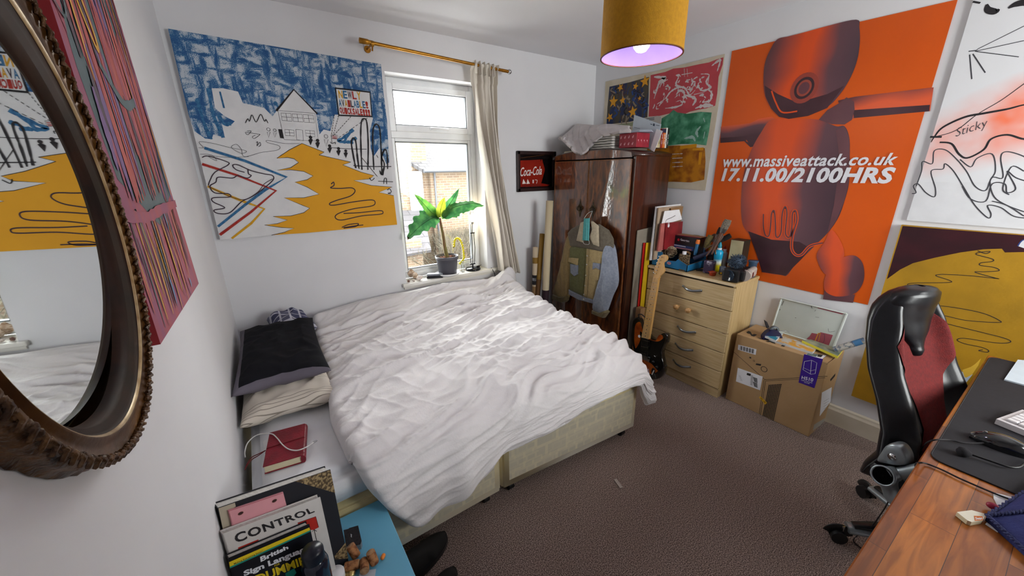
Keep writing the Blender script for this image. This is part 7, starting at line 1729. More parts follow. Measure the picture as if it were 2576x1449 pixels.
A.disc(cD([(1165, 226)])[0], .006, m_prt, 1, ry=.005); A.ring(cD([(1200, 256)])[0], .005, .002, m_prt, 1); A.poly(cD([(1222, 280), (1270, 288), (1262, 304), (1216, 294)]), m_prt, 1); A.ring(cD([(1296, 336)])[0], .017, .0035, m_prt, 1)
A.poly(cD([(1050, 102), (1224, 146), (1216, 200), (1046, 150)]), m_wht, 1)
for i in range(16): A.line(cD([(1066+i*9, 112+i*2.3), (1063+i*9, 150+i*2.5)]), .0012+.0018*(i*7 % 3), m_prt, 2, False)
A.poly(cD([(1046, 322), (1284, 406), (1258, 537), (1028, 452)]), m_wht, 1)
for i in range(22): A.line(cD([(1190+(i % 11)*1.2, 410+i*4.2), (1232+(i % 11)*.2, 424+i*4.2)][:2]), .0015+.001*(i % 2), m_prt, 2, False)
for i in range(8): A.line(cD([(1170-i*.7, 395+i*12), (1192-i*.7, 402+i*12)]), .003, m_prt, 2, False)
for i in range(6): A.line(cD([(1055+i*3, 395+i*9), (1075+i*3, 402+i*9)]), .0012, m_prt, 2, False)
A.poly(cD([(1135, 370), (1172, 380), (1166, 402), (1130, 390)]), m_prt, 2)
m_ppl = mat('violet_label', '#3c1f8a', .4); A.poly(cD([(1678, 192), (1858, 240), (1776, 517), (1625, 462)]), m_ppl, 2)
A.line(cD([(1682, 262), (1750, 250), (1800, 275), (1784, 378), (1742, 384), (1668, 340), (1682, 262)]), .002, m_wht, 3, False); A.line(cD([(1750, 250), (1738, 380)]), .002, m_wht, 3, False); A.line(cD([(1672, 322), (1740, 352), (1786, 340)]), .0015, m_wht, 3, False)
A.text('H510', cD([(1658, 398), (1768, 424), (1762, 456), (1652, 428)]), m_wht, 3, .02); A.text('COMPACT MID TOWER', cD([(1650, 434), (1758, 462), (1756, 472), (1648, 444)]), m_wht, 3); A.text('ATX CASE', cD([(1680, 456), (1730, 468), (1728, 478), (1678, 466)]), m_wht, 3)
A.poly(cD([(1262, 592), (1326, 656), (1308, 672), (1248, 604)]), mat('yellow_sticker', '#e0b81c', .5), 3); A.text('801-00', cD([(1268, 604), (1314, 650), (1304, 660), (1260, 612)]), m_prt, 4)
# near side
A2 = Art(mb, (0, BY1, 0), (1, 0, 0), (0, 0, 1)); A2.poly(c7([(556, 556), (604, 530), (598, 600), (545, 672)]), m_wht, 1); A2.poly(c7([(518, 712), (570, 680), (568, 700), (512, 742)]), mat('grey_label', '#9a958c', .6), 1)
for i in range(5): A2.line(c7([(564, 600+i*12), (590, 585+i*12)]), .0015, m_prt, 2, False)
A2.poly(c7([(596, 492), (622, 462), (620, 476), (598, 502)]), m_prt, 1); A2.line(c7([(577, 420), (655, 360)]), .003, m_prt, 1, False)
A3 = Art(mb, (0, 0, BZ), (0, -1, 0), (1, 0, 0))
cT = lambda l: [(1880+x/7.244, 720+y/7.245) for x, y in l]
A3.poly(cT([(20, 815), (60, 830), (85, 880), (130, 870), (180, 885), (120, 920), (70, 905), (50, 870), (0, 860), (-20, 840)]), m_prt, 1); A3.poly(cT([(160, 935), (260, 950), (320, 985), (240, 965)]), m_prt, 1); A3.poly(cT([(400, 1000), (480, 1005), (520, 1055), (440, 1030)]), m_prt, 1); A3.poly(cT([(330, 1005), (400, 995), (470, 1010), (380, 1020)]), m_prt, 1); A3.poly(cT([(640, 1070), (710, 1075), (670, 1105), (605, 1090)]), m_prt, 1)
A3.poly(cT([(1045, 1260), (1110, 1215), (1450, 1265), (1370, 1325)]), m_ppl, 1); A3.poly(cT([(1105, 1225), (1445, 1262), (1365, 1328), (1060, 1250)]), m_wht, 2); A3.poly(cT([(1120, 1215), (1290, 1245), (1250, 1290), (1070, 1255)]), mat('grey_green_print', '#5a6a68', .5), 3); A3.poly(cT([(1290, 1245), (1380, 1260), (1340, 1300), (1270, 1285)]), m_prt, 4)
make('carton', mb, cbx)
# white board leaning on the wall
P0, P1 = onx(1966, 750, 2.925), onx(2130.5, 789, 2.905); Q1 = onz(2096, 876, BZ+.004); Q0 = Q1+(P0-P1)
n_ = (P1-P0).cross(Q1-P1).normalized(); n_ = n_ if n_.x < 0 else -n_
wbd = thing('whiteboard', 'scuffed white tray board with pink picture scraps leaning on the carton', 'board', (Q0+Q1)/2)
m_wbd = mat('scuffed_white_enamel', '#ccd3cd', .4, '#bfc8c2', 5)
m_wedge = mat('dark_board_edge', '#2e3436', .5); m_rimw = mat('white_rim', '#d6ddd8', .35)
mb = MB().slab([P0, P1, Q1, Q0], n_, .010, m_wbd, m_wedge); U = (P1-P0).normalized(); A = Art(mb, P0, U, n_.cross(U))
A.poly(cT([(1280, 375), (1800, 490), (1725, 515), (1280, 400)]), mat('pink_scrap', '#a0505e', .5), 2); A.poly(cT([(1175, 850), (1280, 870), (1340, 838), (1560, 890), (1480, 1090), (1080, 960), (1140, 910)]), MATS['pink_scrap'], 2); A.line(cT([(1300, 850), (1260, 940), (1230, 1010)]), .004, m_ygo, 3); A.line(cT([(1330, 845), (1300, 1000)]), .003, m_ygo, 3); A.line(cT([(1370, 880), (1410, 880), (1400, 1000), (1360, 1040)]), .002, m_drk, 3)
for l in ([(665, 265), (628, 350)], [(600, 415), (590, 440)], [(1165, 360), (1180, 400)], [(1250, 435), (1228, 455)], [(540, 498), (548, 502)], [(1240, 560), (1310, 570)], [(1475, 770), (1490, 830), (1560, 825), (1600, 815)], [(870, 575), (890, 578)], [(840, 950), (850, 958)]): A.line(cT(l), .0025, mat('grey_scuff', '#8a8f8c', .6) if len(l) > 2 or l[0][0] > 1200 else m_prt, 2)
make('panel', mb, wbd)
mb = MB(); q4 = [p+n_*.002 for p in (P0, P1, Q1, Q0)]
for i in range(4): mb.tube([q4[i], q4[(i+1) % 4]], .006, m_rimw, 6, flat=.6)
make('rim', mb, wbd)
# books in front of the board
def flat_quad(name, label, cat, quad, z, h, m, mside=None, group=None, deco=None):
    P = [onz(q[0], q[1], z+h) for q in quad]; mb = MB().slab(P, (0, 0, 1), h, m, mside)
    if deco: deco(Art(mb, (0, 0, z+h), (0, -1, 0), (1, 0, 0)))
    return tag(make(name, mb), label, cat, group)
m_mag = mat('magazine_white', '#c9ccd0', .5, '#b9bcc0', 20); gk = 'books and magazines on the carton'
flat_quad('magazine', 'white spined magazine lying along the front of the carton top', 'magazine', cT([(400, 955), (640, 905), (1290, 1105), (1190, 1205)]), BZ, .014, mat('orange_white_cover', '#c89030', .5, '#b8b4ac', 26, lo=.45, hi=.55), m_mag, gk)
flat_quad('book', 'yellow spined paperback on top of the magazines', 'book', cT([(1000, 985), (1160, 970), (1740, 1165), (1650, 1275)]), BZ+.0145, .015, mat('green_grey_cover', '#5a6a60', .5, '#9a9a80', 20), mat('bright_yellow_spine', '#dcd03a', .5), gk)
flat_quad('magazine', 'teal and white booklet under the tape dispenser', 'magazine', cT([(320, 905), (470, 790), (650, 855), (520, 985)]), BZ+.0145, .012, mat('teal_cover', '#2a7a94', .5, '#b8c4c8', 14, lo=.45, hi=.55), m_mag, gk)
# tape dispenser
tdp = onz(1912, 850, BZ); m_nvy = mat('navy_plastic_gloss', '#12163e', .25)
td = thing('tape_dispenser', 'navy blue tape dispenser with black cutter at the left of the carton', 'tape dispenser', (tdp.x+.02, tdp.y, BZ))
c = Vector((tdp.x+.035, tdp.y-.045, BZ)); mb = MB()
prof = [(-.05, .0), (.05, 0), (.06, .018), (.045, .045), (.02, .066), (-.01, .07), (-.035, .05), (-.052, .02)]
dv_ = Vector((.75, -.66, 0)).normalized(); sn = Vector((-dv_.y, dv_.x, 0))
mb.slab([c+dv_*a+Vector((0, 0, b_))-sn*.016 for a, b_ in prof], -sn, .032, m_nvy); make('housing', mb, td)
make('tape_roll', MB().lathe([(.016, 0), (.026, 0), (.026, .02), (.016, .02), (.016, 0)], mat('grey_tape', '#5a6266', .4), c+dv_*.01+Vector((0, 0, .062))-sn*.010, sn, 24, cap=False), td)
make('cutter', MB().slab([c+dv_*a+Vector((0, 0, b_)) for a, b_ in ((-.02, .08), (-.04, .115), (-.055, .125), (-.045, .10), (-.03, .07))], -sn, .012, m_ink).tube([c+dv_*.04+Vector((0, 0, .055)), c+dv_*.08+Vector((0, 0, .06)), c+dv_*.10+Vector((0, 0, .05))], .004, m_hdl, 8, flat=.4), td)
# rolled newspaper
a_, b_ = onx(2098, 880, 2.80), onx(2176, 856, 2.84); a_.z = max(a_.z, BZ+.035)
mb = MB().cyl(a_, b_, .0165, mat('printed_newspaper', '#8f8a80', .7, '#4a5a70', 30, lo=.45, hi=.55), seg=18); mb.cyl(a_+(b_-a_)*.1, a_+(b_-a_)*.62, .0168, mat('newsprint', '#a8a49c', .7, '#6a7078', 60, lo=.5, hi=.58), seg=18); mb.cyl(a_+(b_-a_)*.66, a_+(b_-a_)*.9, .0170, mat('blue_picture_print', '#3a6a94', .6), seg=18)
tag(make('rolled_newspaper', mb), 'rolled newspaper lying on the carton and poking out behind the chair', 'newspaper')

# ================================================================ gaming chair
m_lth = mat('black_faux_leather', '#101116', .30, '#0c0d11', 40, bump=.03, bscale=260); m_redf = mat('red_mesh_fabric', '#68100e', .85, '#580b0b', 90, bump=.3, bscale=300); m_silver = mat('silver_plastic', '#8f979c', .3, metal=.55)
rH = Vector((.949, -.316, 0)); fH = Vector((-.316, -.949, 0)); CC = Vector((2.19, -2.46, 0))
ch = thing('gaming_chair', 'black and red gaming chair pushed up to the wooden desk', 'chair', (2.20, -2.69, 0))
zk = [.36, .42, .50, .60, .70, .80, .90, .97, 1.015, 1.05, 1.08, 1.098]
wk = [.17, .205, .225, .225, .215, .205, .188, .162, .142, .122, .085, .02]; ok = [.03, .055, .090, .080, .035, -.022, -.062, -.085, -.09, -.085, -.078, -.07]; dk = [.03, .045, .05, .05, .048, .046, .046, .05, .055, .05, .04, .01]
def bk_pt(u, z, side, off=0.0):
    """u in -1..1 across, side +1 front (towards the desk), -1 back"""
    w_, o_, d_ = interp(z, zk, wk), interp(z, zk, ok), interp(z, zk, dk)
    rnd = math.sqrt(max(0, 1-abs(u)**5)); a = abs(u)
    bol = .055*math.exp(-((a-.76)/.20)**2)*min(1, max(0, (1.09-z)/.12)) if side > 0 else 0
    dd = (d_*.55+bol)*rnd if side > 0 else -(d_*.9)*rnd*(1-.15*a)
    return CC+rH*(u*w_)+fH*(o_+dd+(off if side > 0 else -off))+Vector((0, 0, z))
mb = MB(); nz_, nu_ = 56, 44; V = []
for j in range(nz_+1):
    z = lerp(.36, 1.098, j/nz_)
    for i in range(nu_): u = -math.cos(PI*i/(nu_-1)); V.append(bk_pt(u, z, 1))
    for i in range(nu_): u = math.cos(PI*i/(nu_-1)); V.append(bk_pt(u, z, -1))
k = 2*nu_; mb.add(V, [(j*k+i, j*k+(i+1) % k, (j+1)*k+(i+1) % k, (j+1)*k+i) for j in range(nz_) for i in range(k)]+[tuple(range(k))[::-1], tuple(range(nz_*k, (nz_+1)*k))], m_lth, True); make('backrest', mb, ch)
def redw(z): return interp(z, [.46, .52, .60, .68, .76, .84, .90, .96, 1.02], [.12, .26, .30, .36, .50, .74, .80, .70, .42])
def red_fn(u, v):
    z = lerp(.46, 1.02, v); a = (u*2-1)*redw(z); return bk_pt(a, z, 1, .008-.005*abs(u*2-1)**8+.0012*math.sin(z*90)*(1-abs(u*2-1)))
mb = MB(); mb.grid(red_fn, 60, 90, m_redf); make('red_panel', mb, ch)
mb = MB()      # headrest pad, wide at the top, narrowing to a knob
V = []; k = 28; hz_ = [.83, .84, .86, .875, .895, .925, .965, 1.005, 1.045, 1.075, 1.093, 1.10]; hw_ = [.01, .028, .034, .036, .056, .084, .104, .118, .120, .102, .066, .01]; hd_ = [.005, .03, .040, .040, .042, .048, .054, .058, .058, .052, .036, .01]
for z, w_, d_ in zip(*[[float(x) for x in np.interp(np.linspace(0, 11, 40), range(12), q)] for q in (hz_, hw_, hd_)]):
    c = CC+fH*(interp(z, zk, ok)+.016)+Vector((0, 0, z))
    for i in range(k): a = 2*PI*i/k; V.append(c+rH*w_*math.cos(a)+fH*d_*math.sin(a))
mb.add(V, [(j*k+i, j*k+(i+1) % k, (j+1)*k+(i+1) % k, (j+1)*k+i) for j in range(39) for i in range(k)], m_lth, True); make('headrest', mb, ch)
seat = MB(); sc_ = CC+fH*.29+Vector((0, 0, .43))
seat.box(sc_, (.46, .46, .09), m_lth, rot=(0, 0, math.atan2(rH.y, rH.x)), bev=.035); seat.box(sc_+Vector((0, 0, .047)), (.24, .38, .006), m_redf, rot=(0, 0, math.atan2(rH.y, rH.x))); make('seat', seat, ch)
# side hinge and tubes
S0 = CC-rH*.262; SA = Art(MB(), S0, fH, (0, 0, 1)); cE = lambda l: [SA.uv((2040+x/3.45, 980+y/3.45)) for x, y in l]
def side_plate(pts, h0, h1, m, name):
    uv = catmull(cE(pts), 4, True); mb = MB(); k = len(uv); cu_ = sum(a for a, _ in uv)/k; cv_ = sum(b_ for _, b_ in uv)/k
    def ring(f, h): return [S0+fH*(cu_+(a-cu_)*f)+Vector((0, 0, cv_+(b_-cv_)*f))-rH*h for a, b_ in uv]
    rr = [ring(1, h0), ring(1, lerp(h0, h1, .6)), ring(.95, lerp(h0, h1, .9)), ring(.85, h1), ring(.4, h1+.001)]; vs = [p for r_ in rr for p in r_]
    mb.add(vs, [(j*k+i, j*k+(i+1) % k, (j+1)*k+(i+1) % k, (j+1)*k+i) for j in range(4) for i in range(k)]+[tuple(range(4*k, 5*k)), tuple(range(k))[::-1]], m, True); return make(name, mb, ch)
side_plate([(600, 610), (640, 530), (680, 475), (740, 458), (800, 480), (845, 540), (860, 600), (848, 645), (760, 650), (680, 635)], -.02, .022, m_silver, 'hinge_plate')
q = cE([(742, 572)])[0]; make('hinge_screw', MB().lathe([(.012, 0), (.012, .003), (.001, .003)], m_chr, S0+fH*q[0]+Vector((0, 0, q[1]))-rH*.022, -rH, 16), ch)
o_, t1_, t2_, b1_, b2_ = cE([(715, 722), (800, 720), (960, 690), (700, 860), (760, 975)])
P3 = lambda q, h: S0+fH*q[0]+Vector((0, 0, q[1]))-rH*h
mb = MB().tube(catmull([tuple(P3(o_, .035)), tuple(P3(((o_[0]+t1_[0])/2, (o_[1]+t1_[1])/2), .012)), tuple(P3(t1_, .004)), tuple(P3(t2_, .004))], 5), .024, m_silver, 18, rs=[.030-.010*min(1, i/8) for i in range(16)]); make('arm_tube', mb, ch)
mb = MB().tube(catmull([tuple(P3(o_, .030)), tuple(P3(((o_[0]+b1_[0])/2-.004, (o_[1]+b1_[1])/2), .016)), tuple(P3(b1_, .006)), tuple(P3(b2_, .002)), tuple(P3((b2_[0]+.10, b2_[1]-.03), -.03))], 5), .024, m_silver, 18, rs=[.030-.006*min(1, i/8) for i in range(21)]); make('arm_tube', mb, ch)
oc = P3(o_, .046); mb = MB().lathe([(.034, 0), (.034, .012), (.029, .012), (.028, .002), (.001, .002)], m_silver, oc, (-rH+Vector((0, .0, .35))), 28); mb.lathe([(.0285, .009), (.001, .009)], mat('hollow_shade_black', '#050505', 1, spec=0), oc, (-rH+Vector((0, 0, .35))), 28, cap=False); make('tube_collar', mb, ch)  # black disc across the mouth paints in the shade of the hollow
# five-star base
HB = Vector((2.20, -2.69, 0)); make('gas_column', MB().cyl(HB+Vector((0, 0, .09)), HB+Vector((0, 0, .39)), .026, m_black_pl, seg=20).cyl(HB+Vector((0, 0, .06)), HB+Vector((0, 0, .14)), .045, m_silver, r2=.035, seg=24), ch)
for i in range(5):
    a = R(125.4+72*i); d = Vector((math.cos(a), math.sin(a), 0)); e_ = HB+d*.30
    mb = MB().tube([HB+Vector((0, 0, .105)), HB+d*.12+Vector((0, 0, .10)), e_+Vector((0, 0, .075))], .028, m_silver, 12, rs=[.045, .038, .028], flat=.55, up=(0, 0, 1)); arm = make('base_arm', mb, ch)
    mb = MB().tube([HB+d*.13+Vector((0, 0, .124)), HB+d*.20+Vector((0, 0, .116)), HB+d*.285+Vector((0, 0, .097))], .018, m_lth, 12, rs=[.018, .025, .017], flat=.5, up=(0, 0, 1)); make('arm_pad', mb, arm)
    cs = HB+d*.325; sn_ = Vector((-d.y, d.x, 0)); mb = MB()
    for s_ in (-1, 1): mb.cyl(cs+sn_*.006*s_+Vector((0, 0, .029)), cs+sn_*.024*s_+Vector((0, 0, .029)), .0285, m_black_pl, seg=24)
    mb.tube([cs+d*.030*math.cos(t)+Vector((0, 0, .030+.031*math.sin(t))) for t in np.linspace(.1, PI-.1, 10)], .024, m_black_pl, 10, flat=.2, up=(sn_.x, sn_.y, 0)); mb.cyl(cs-d*.012+Vector((0, 0, .05)), cs-d*.012+Vector((0, 0, .08)), .006, m_steel); make('castor', mb, ch)

# ================================================================ desk
def stave_mat():
    m = bpy.data.materials.new('oiled_stave_worktop'); m.use_nodes = True; nt = m.node_tree; b = nt.nodes['Principled BSDF']; b.inputs['Roughness'].default_value = .32; b.inputs['Coat Weight'].default_value = .25; L = nt.links
    tc = nd(nt, 'ShaderNodeTexCoord'); bk = nd(nt, 'ShaderNodeTexBrick'); bk.inputs['Scale'].default_value = 1; bk.inputs['Brick Width'].default_value = .34; bk.inputs['Row Height'].default_value = .072; bk.inputs['Mortar Size'].default_value = .0006
    bk.inputs['Color1'].default_value = srgb('#c07326'); bk.inputs['Color2'].default_value = srgb('#844414'); bk.inputs['Mortar'].default_value = srgb('#4a2410'); bk.inputs['Bias'].default_value = 0
    mp0 = nd(nt, 'ShaderNodeMapping'); mp0.inputs['Location'].default_value = (.1, .02, 0); L.new(tc.outputs['Object'], mp0.inputs[0]); L.new(mp0.outputs[0], bk.inputs['Vector'])
    mp = nd(nt, 'ShaderNodeMapping'); mp.inputs['Scale'].default_value = (1.6, 14, 14); L.new(tc.outputs['Object'], mp.inputs[0])
    ad = nd(nt, 'ShaderNodeVectorMath', operation='ADD'); L.new(mp.outputs[0], ad.inputs[0]); L.new(bk.outputs['Color'], ad.inputs[1])
    n = nd(nt, 'ShaderNodeTexNoise'); n.inputs['Scale'].default_value = 3; n.inputs['Detail'].default_value = 9; n.inputs['Distortion'].default_value = 1.2; L.new(ad.outputs[0], n.inputs['Vector'])
    r = nd(nt, 'ShaderNodeValToRGB'); r.color_ramp.elements[0].position = .36; r.color_ramp.elements[0].color = (.42, .34, .28, 1); r.color_ramp.elements[1].position = .62; r.color_ramp.elements[1].color = (1, 1, 1, 1); L.new(n.outputs[0], r.inputs[0])
    mx = nd(nt, 'ShaderNodeMix', data_type='RGBA', blend_type='MULTIPLY'); mx.inputs[0].default_value = .75; L.new(bk.outputs['Color'], mx.inputs[6]); L.new(r.outputs[0], mx.inputs[7]); L.new(mx.outputs[2], b.inputs['Base Color']); return m
m_desk = stave_mat(); DZ = .75
d0 = Vector((.90, -2.557, 0)); d1 = Vector((2.681, -2.608, 0)); du = (d1-d0).normalized(); dn = Vector((du.y, -du.x, 0))   # dn points to the room's rear (-y)
if dn.y > 0: dn = -dn
dsk = thing('desk', 'oiled wooden stave desk at the right, in front of the gaming chair', 'desk', (d0+d1)/2+dn*.3, math.atan2(du.y, du.x))
mb = MB(); Ld = (d1-d0).length; mb.box((0, 0, DZ-.014), (Ld, .60, .028), m_desk, bev=.003); make('top', mb, dsk, False)
m_dleg = mat('dark_steel_leg', '#2a2a2e', .4, metal=.5)
for sx in (-1, 1):
    for sy in (-1, 1): make('leg', MB().box((sx*(Ld/2-.06), sy*.25, (DZ-.028)/2), (.04, .04, DZ-.028), m_dleg), dsk, False)
# mat
m_dm = mat('black_cloth_mat', '#17151a', .8, '#1b191f', 60); cF = lambda l: [(2280+x/4.26, 860+y/4.262) for x, y in l]; c9 = lambda l: [(2300+x/4.848, 1150+y/4.846) for x, y in l]
zt = DZ+.003; pa = onz(2492, 895, zt); pb = onz(2337, 1150, zt); pc_ = onz(2556, 1244, zt)
dirx = (pa-pb).normalized(); diry = (pc_-pb); diry = (diry-dirx*diry.dot(dirx)).normalized(); Lx, Ly = (pa-pb).length-.01, .34
o_ = pb; pts = []
for (cx_, cy_, a0) in ((.03, .03, 180), (Lx-.03, .03, 270), (Lx-.03, Ly-.03, 0), (.03, Ly-.03, 90)):
    for t in range(0, 91, 15): a = R(a0+t); pts.append(o_+dirx*(cx_+.03*math.cos(a))+diry*(cy_+.03*math.sin(a)))
mb = MB().slab(pts, (0, 0, 1), .0028, m_dm); mb.tube([p for p in pts], .0016, m_ink, 5, closed=True); tag(make('desk_mat', mb), 'large black cloth mat covering the right part of the desk', 'mat')
# keyboard
zk_ = DZ+.003; kq = [onz(x, y, zk_+.018) for x, y in cF([(965, 825), (1261, 720)])]; kn = onz(*cF([(1261, 960)])[0], zk_+.018)
k0 = kq[0]; kx = (kq[1]-k0).normalized(); ky = (kn-k0).normalized(); ky = Vector((kx.y, -kx.x, 0)); 
if ky.dot(kn-k0) < 0: ky = -ky
kx2 = kx
kbd = thing('keyboard', 'white computer keyboard on the black desk mat', 'keyboard', k0); m_kw = mat('white_keyboard_plastic', '#c9c4c6', .45); m_key = mat('white_keycap', '#d4d0d2', .4)
LK, WK = .145, .42     # short side runs to the back wall of the photo, long side out of frame
mb = MB().slab([k0+Vector((0, 0, 0)), k0+kx*LK, k0+kx*LK+ky*WK, k0+ky*WK], (0, 0, 1), .0175, m_kw); make('case', mb, kbd)
mb = MB()
for i in range(6):
    for j in range(16):
        c = k0+kx*(.014+.0215*i+.01)+ky*(.014+.0245*j+.01)+Vector((0, 0, .0035)); mb.box(c, (.0185, .022, .007), m_key, rot=(0, 0, math.atan2(kx.y, kx.x)), bev=.002)
tag(make('keys', mb, kbd), kind='stuff')
# mouse
mc = onz(2520, 1118, DZ+.012); md_ = (onz(2470, 1098, DZ)-onz(2560, 1130, DZ)).normalized(); mp_ = Vector((-md_.y, md_.x, 0)); mb = MB(); V = []; k = 24
for j in range(15):
    t = j/14; w_ = .031*math.sin(PI*(.08+.86*t))**.6; h = .038*math.sin(PI*(.06+.84*t))**.7
    for i in range(k): a = PI*i/(k-1); V.append(Vector((mc.x, mc.y, DZ+.0035))+md_*(.058-.116*t)+mp_*w_*math.cos(a)+Vector((0, 0, h*math.sin(a)**.7)))
mb.add(V, [(j*k+i, j*k+i+1, (j+1)*k+i+1, (j+1)*k+i) for j in range(14) for i in range(k-1)]+[tuple(range(k)), tuple(range(14*k, 15*k))[::-1]], mat('glossy_black_mouse', '#0e1014', .08, coat=1), True)
ms = thing('computer_mouse', 'glossy black mouse on the desk mat beside the keyboard', 'mouse', (mc.x, mc.y, DZ+.003)); make('shell', mb, ms); make('scroll_wheel', MB().cyl(Vector((mc.x, mc.y, DZ+.030))+md_*.034-mp_*.003, Vector((mc.x, mc.y, DZ+.030))+md_*.034+mp_*.003, .005, m_hdl, seg=14), ms)
# headset microphone boom and its cable
hm = thing('headset', 'black headset microphone boom and thin cable lying across the desk', 'headset', onz(2423, 1136, DZ+.003)); m_foam = mat('black_foam', '#1c1a1e', .95)
z_ = DZ+.006; mcp = [onz(*p, z_+.006) for p in cF([(690, 1205), (860, 1262), (1080, 1335), (1200, 1345), (1261, 1310), (1330, 1270)])]
make('microphone_boom', MB().tube(catmull([tuple(p) for p in mcp], 6), .0028, m_black_pl, 8), hm)
f0, f1 = onz(*cF([(535, 1160)])[0], z_+.008), onz(*cF([(700, 1210)])[0], z_+.008); make('foam_cover', MB().tube([f0.lerp(f1, t) for t in (0, .15, .4, .7, 1)], .01, m_foam, 14, rs=[.004, .012, .0145, .012, .005]), hm)
cG2 = lambda l: [(2040+x/3.45, 980+y/3.45) for x, y in l]
p_top = onz(*cG2([(900, 640)])[0], DZ+.006); edge = p_top
loop = [onz(2690, 1135, DZ+.012), onz(2576, 1113, DZ+.010), onz(*cG2([(1380, 465)])[0], DZ+.009), onz(*cG2([(1200, 437)])[0], DZ+.008), onz(*cG2([(1050, 442)])[0], DZ+.010)]
e1 = ony(*cG2([(980, 490)])[0], -2.56); e2 = ony(*cG2([(915, 600)])[0], -2.545); e2.z = min(e2.z, .74)
make('cable', MB().tube(catmull([tuple(p) for p in loop+[e1, e2]], 8), .0022, m_ink, 6), hm)
h2 = [onz(*c9([(1160, 512)])[0], DZ+.006), onz(*c9([(960, 435)])[0], DZ+.006), onz(*c9([(560, 262)])[0], DZ+.005), onz(*c9([(340, 155)])[0], DZ+.005), onz(*c9([(150, 80)])[0], DZ+.005), onz(*c9([(60, 68)])[0], DZ+.006)]
h3 = [ony(*cG2([(890, 650)])[0], -2.545), ony(*cG2([(790, 740)])[0], -2.53), ony(*cG2([(690, 940)])[0], -2.52), ony(*cG2([(600, 1090)])[0], -2.52), ony(*cG2([(500, 1215)])[0], -2.50)]
for p in h3: p.z = max(p.z, .006)
h4 = [onz(*cG2([(400, 1270)])[0], .004), onz(*cG2([(372, 1320)])[0], .004), onz(*cG2([(450, 1385)])[0], .004), onz(2190, 1400, .004)]
make('cable', MB().tube(catmull([tuple(p) for p in h2+h3+h4], 8), .0022, m_ink, 6), hm)
make('cable', MB().tube(catmull([tuple(h2[0]), tuple(h2[0]+Vector((.03, -.03, .0))), tuple(h2[0]+Vector((.09, -.07, .0)))], 6), .0022, m_ink, 6), hm)
# papers on the desk and beyond it
tag(make('paper_pile', MB().slab([onz(x, y, DZ+.008) for x, y in cF([(1195, 190), (1400, 210), (1420, 500), (1050, 400)])], (0, 0, 1), .005, m_env)), 'white and pale blue papers at the far right of the desk mat', 'paper')
tag(make('paper_sheet', MB().slab([onz(x, y, DZ+.002) for x, y in c9([(965, 430), (1220, 490), (1330, 530), (1200, 640), (1010, 650), (1000, 560), (970, 500)])], (0, 0, 1), .0015, m_paper)), 'white paper scrap on the desk just above the blue pouch', 'paper')
tag(make('paper_sheet', MB().slab([onz(x, y, DZ+.0015) for x, y in c9([(865, 815), (885, 795), (1030, 905), (1015, 915)])], (0, 0, 1), .001, m_paper)), 'white paper corner under the near edge of the blue pouch', 'paper')
tg = MB().slab([onz(x, y, DZ+.012) for x, y in c9([(520, 668), (700, 645), (862, 690), (868, 720), (835, 768), (700, 790), (650, 772)])], (0, 0, 1), .011, mat('tea_bag_paper', '#e6dfcc', .7), m_page)
A = Art(tg, (0, 0, DZ+.012), (1, 0, 0), (0, 1, 0)); A.poly(c9([(728, 715), (832, 722), (840, 770), (738, 778)]), mat('orange_label', '#cf6a1c', .5), 1); A.text('Swan', c9([(742, 732), (826, 730), (828, 762), (744, 768)]), m_paper, 2, .02)
tag(make('paper_packet', tg), 'small folded white packet with an orange label on the desk', 'packet')
tag(make('sweet', MB().sphere(onz(2499, 1274, DZ+.012), .009, mat('magenta_wrap', '#8f1c3c', .4), 10, 8, sc=(.8, 1.3, .9))), 'tiny magenta wrapped sweet beside the blue pouch', 'sweet')
# blue quilted pouch
m_nav = mat('navy_felt', '#232a5e', .8, '#2e3670', 30, bump=.3, bscale=200); m_pip = mat('navy_piping', '#161c4c', .7, '#39406e', 220, lo=.45, hi=.55)
pch = thing('fabric_pouch', 'navy blue pyramid shaped fabric pouch with corded edges at the right edge of the desk', 'pouch', onz(2560, 1300, DZ))
ap = onz(2482, 1299, DZ+.012); r1 = onz(2650, 1192, DZ+.01); r3 = onz(2680, 1480, DZ+.01); rg = onz(2680, 1277, DZ+.065); bkp = Vector((rg.x+.06, rg.y-.16, DZ+.01))
mb = MB()
def curved(a, b_, c, n=14):
    V = []; 
    for i in range(n+1):
        for j in range(n+1-i):
            s_, t = i/n, j/n; p = a*(1-s_-t)+b_*s_+c*t; V.append(p+Vector((0, 0, .010*math.sin(PI*min(1, s_+t))*27*s_*t*(1-s_-t)+.003*noise.noise(p*40))))
    idx = lambda i, j: sum(n+1-q for q in range(i))+j; F = []
    for i in range(n):
        for j in range(n-i):
            F.append((idx(i, j), idx(i+1, j), idx(i, j+1)))
            if j < n-i-1: F.append((idx(i+1, j), idx(i+1, j+1), idx(i, j+1)))
    mb.add(V, F, m_nav, True)
curved(ap, rg, r1); curved(ap, r3, rg); curved(rg, bkp, r1); curved(rg, r3, bkp)
down = lambda p: Vector((p.x, p.y, DZ+.001)); mb.add([ap, r3, bkp, r1, down(ap), down(r3), down(bkp), down(r1)], [(0, 1, 5, 4), (1, 2, 6, 5), (2, 3, 7, 6), (3, 0, 4, 7), (4, 5, 6, 7)], m_nav); make('panels', mb, pch)
for a_, b_ in ((ap, r1), (ap, rg), (ap, r3), (rg, bkp)):
    mb = MB()
    for ph in (0, PI): 
        n = 60; d = (b_-a_).normalized(); s_ = d.cross(Vector((0, 0, 1))).normalized(); u_ = s_.cross(d); mb.tube([a_.lerp(b_, i/n)+s_*.0022*math.cos(i*1.1+ph)+u_*(.002*math.sin(i*1.1+ph)+.003) for i in range(n+1)], .0026, m_pip, 6)
    make('piping', mb, pch)
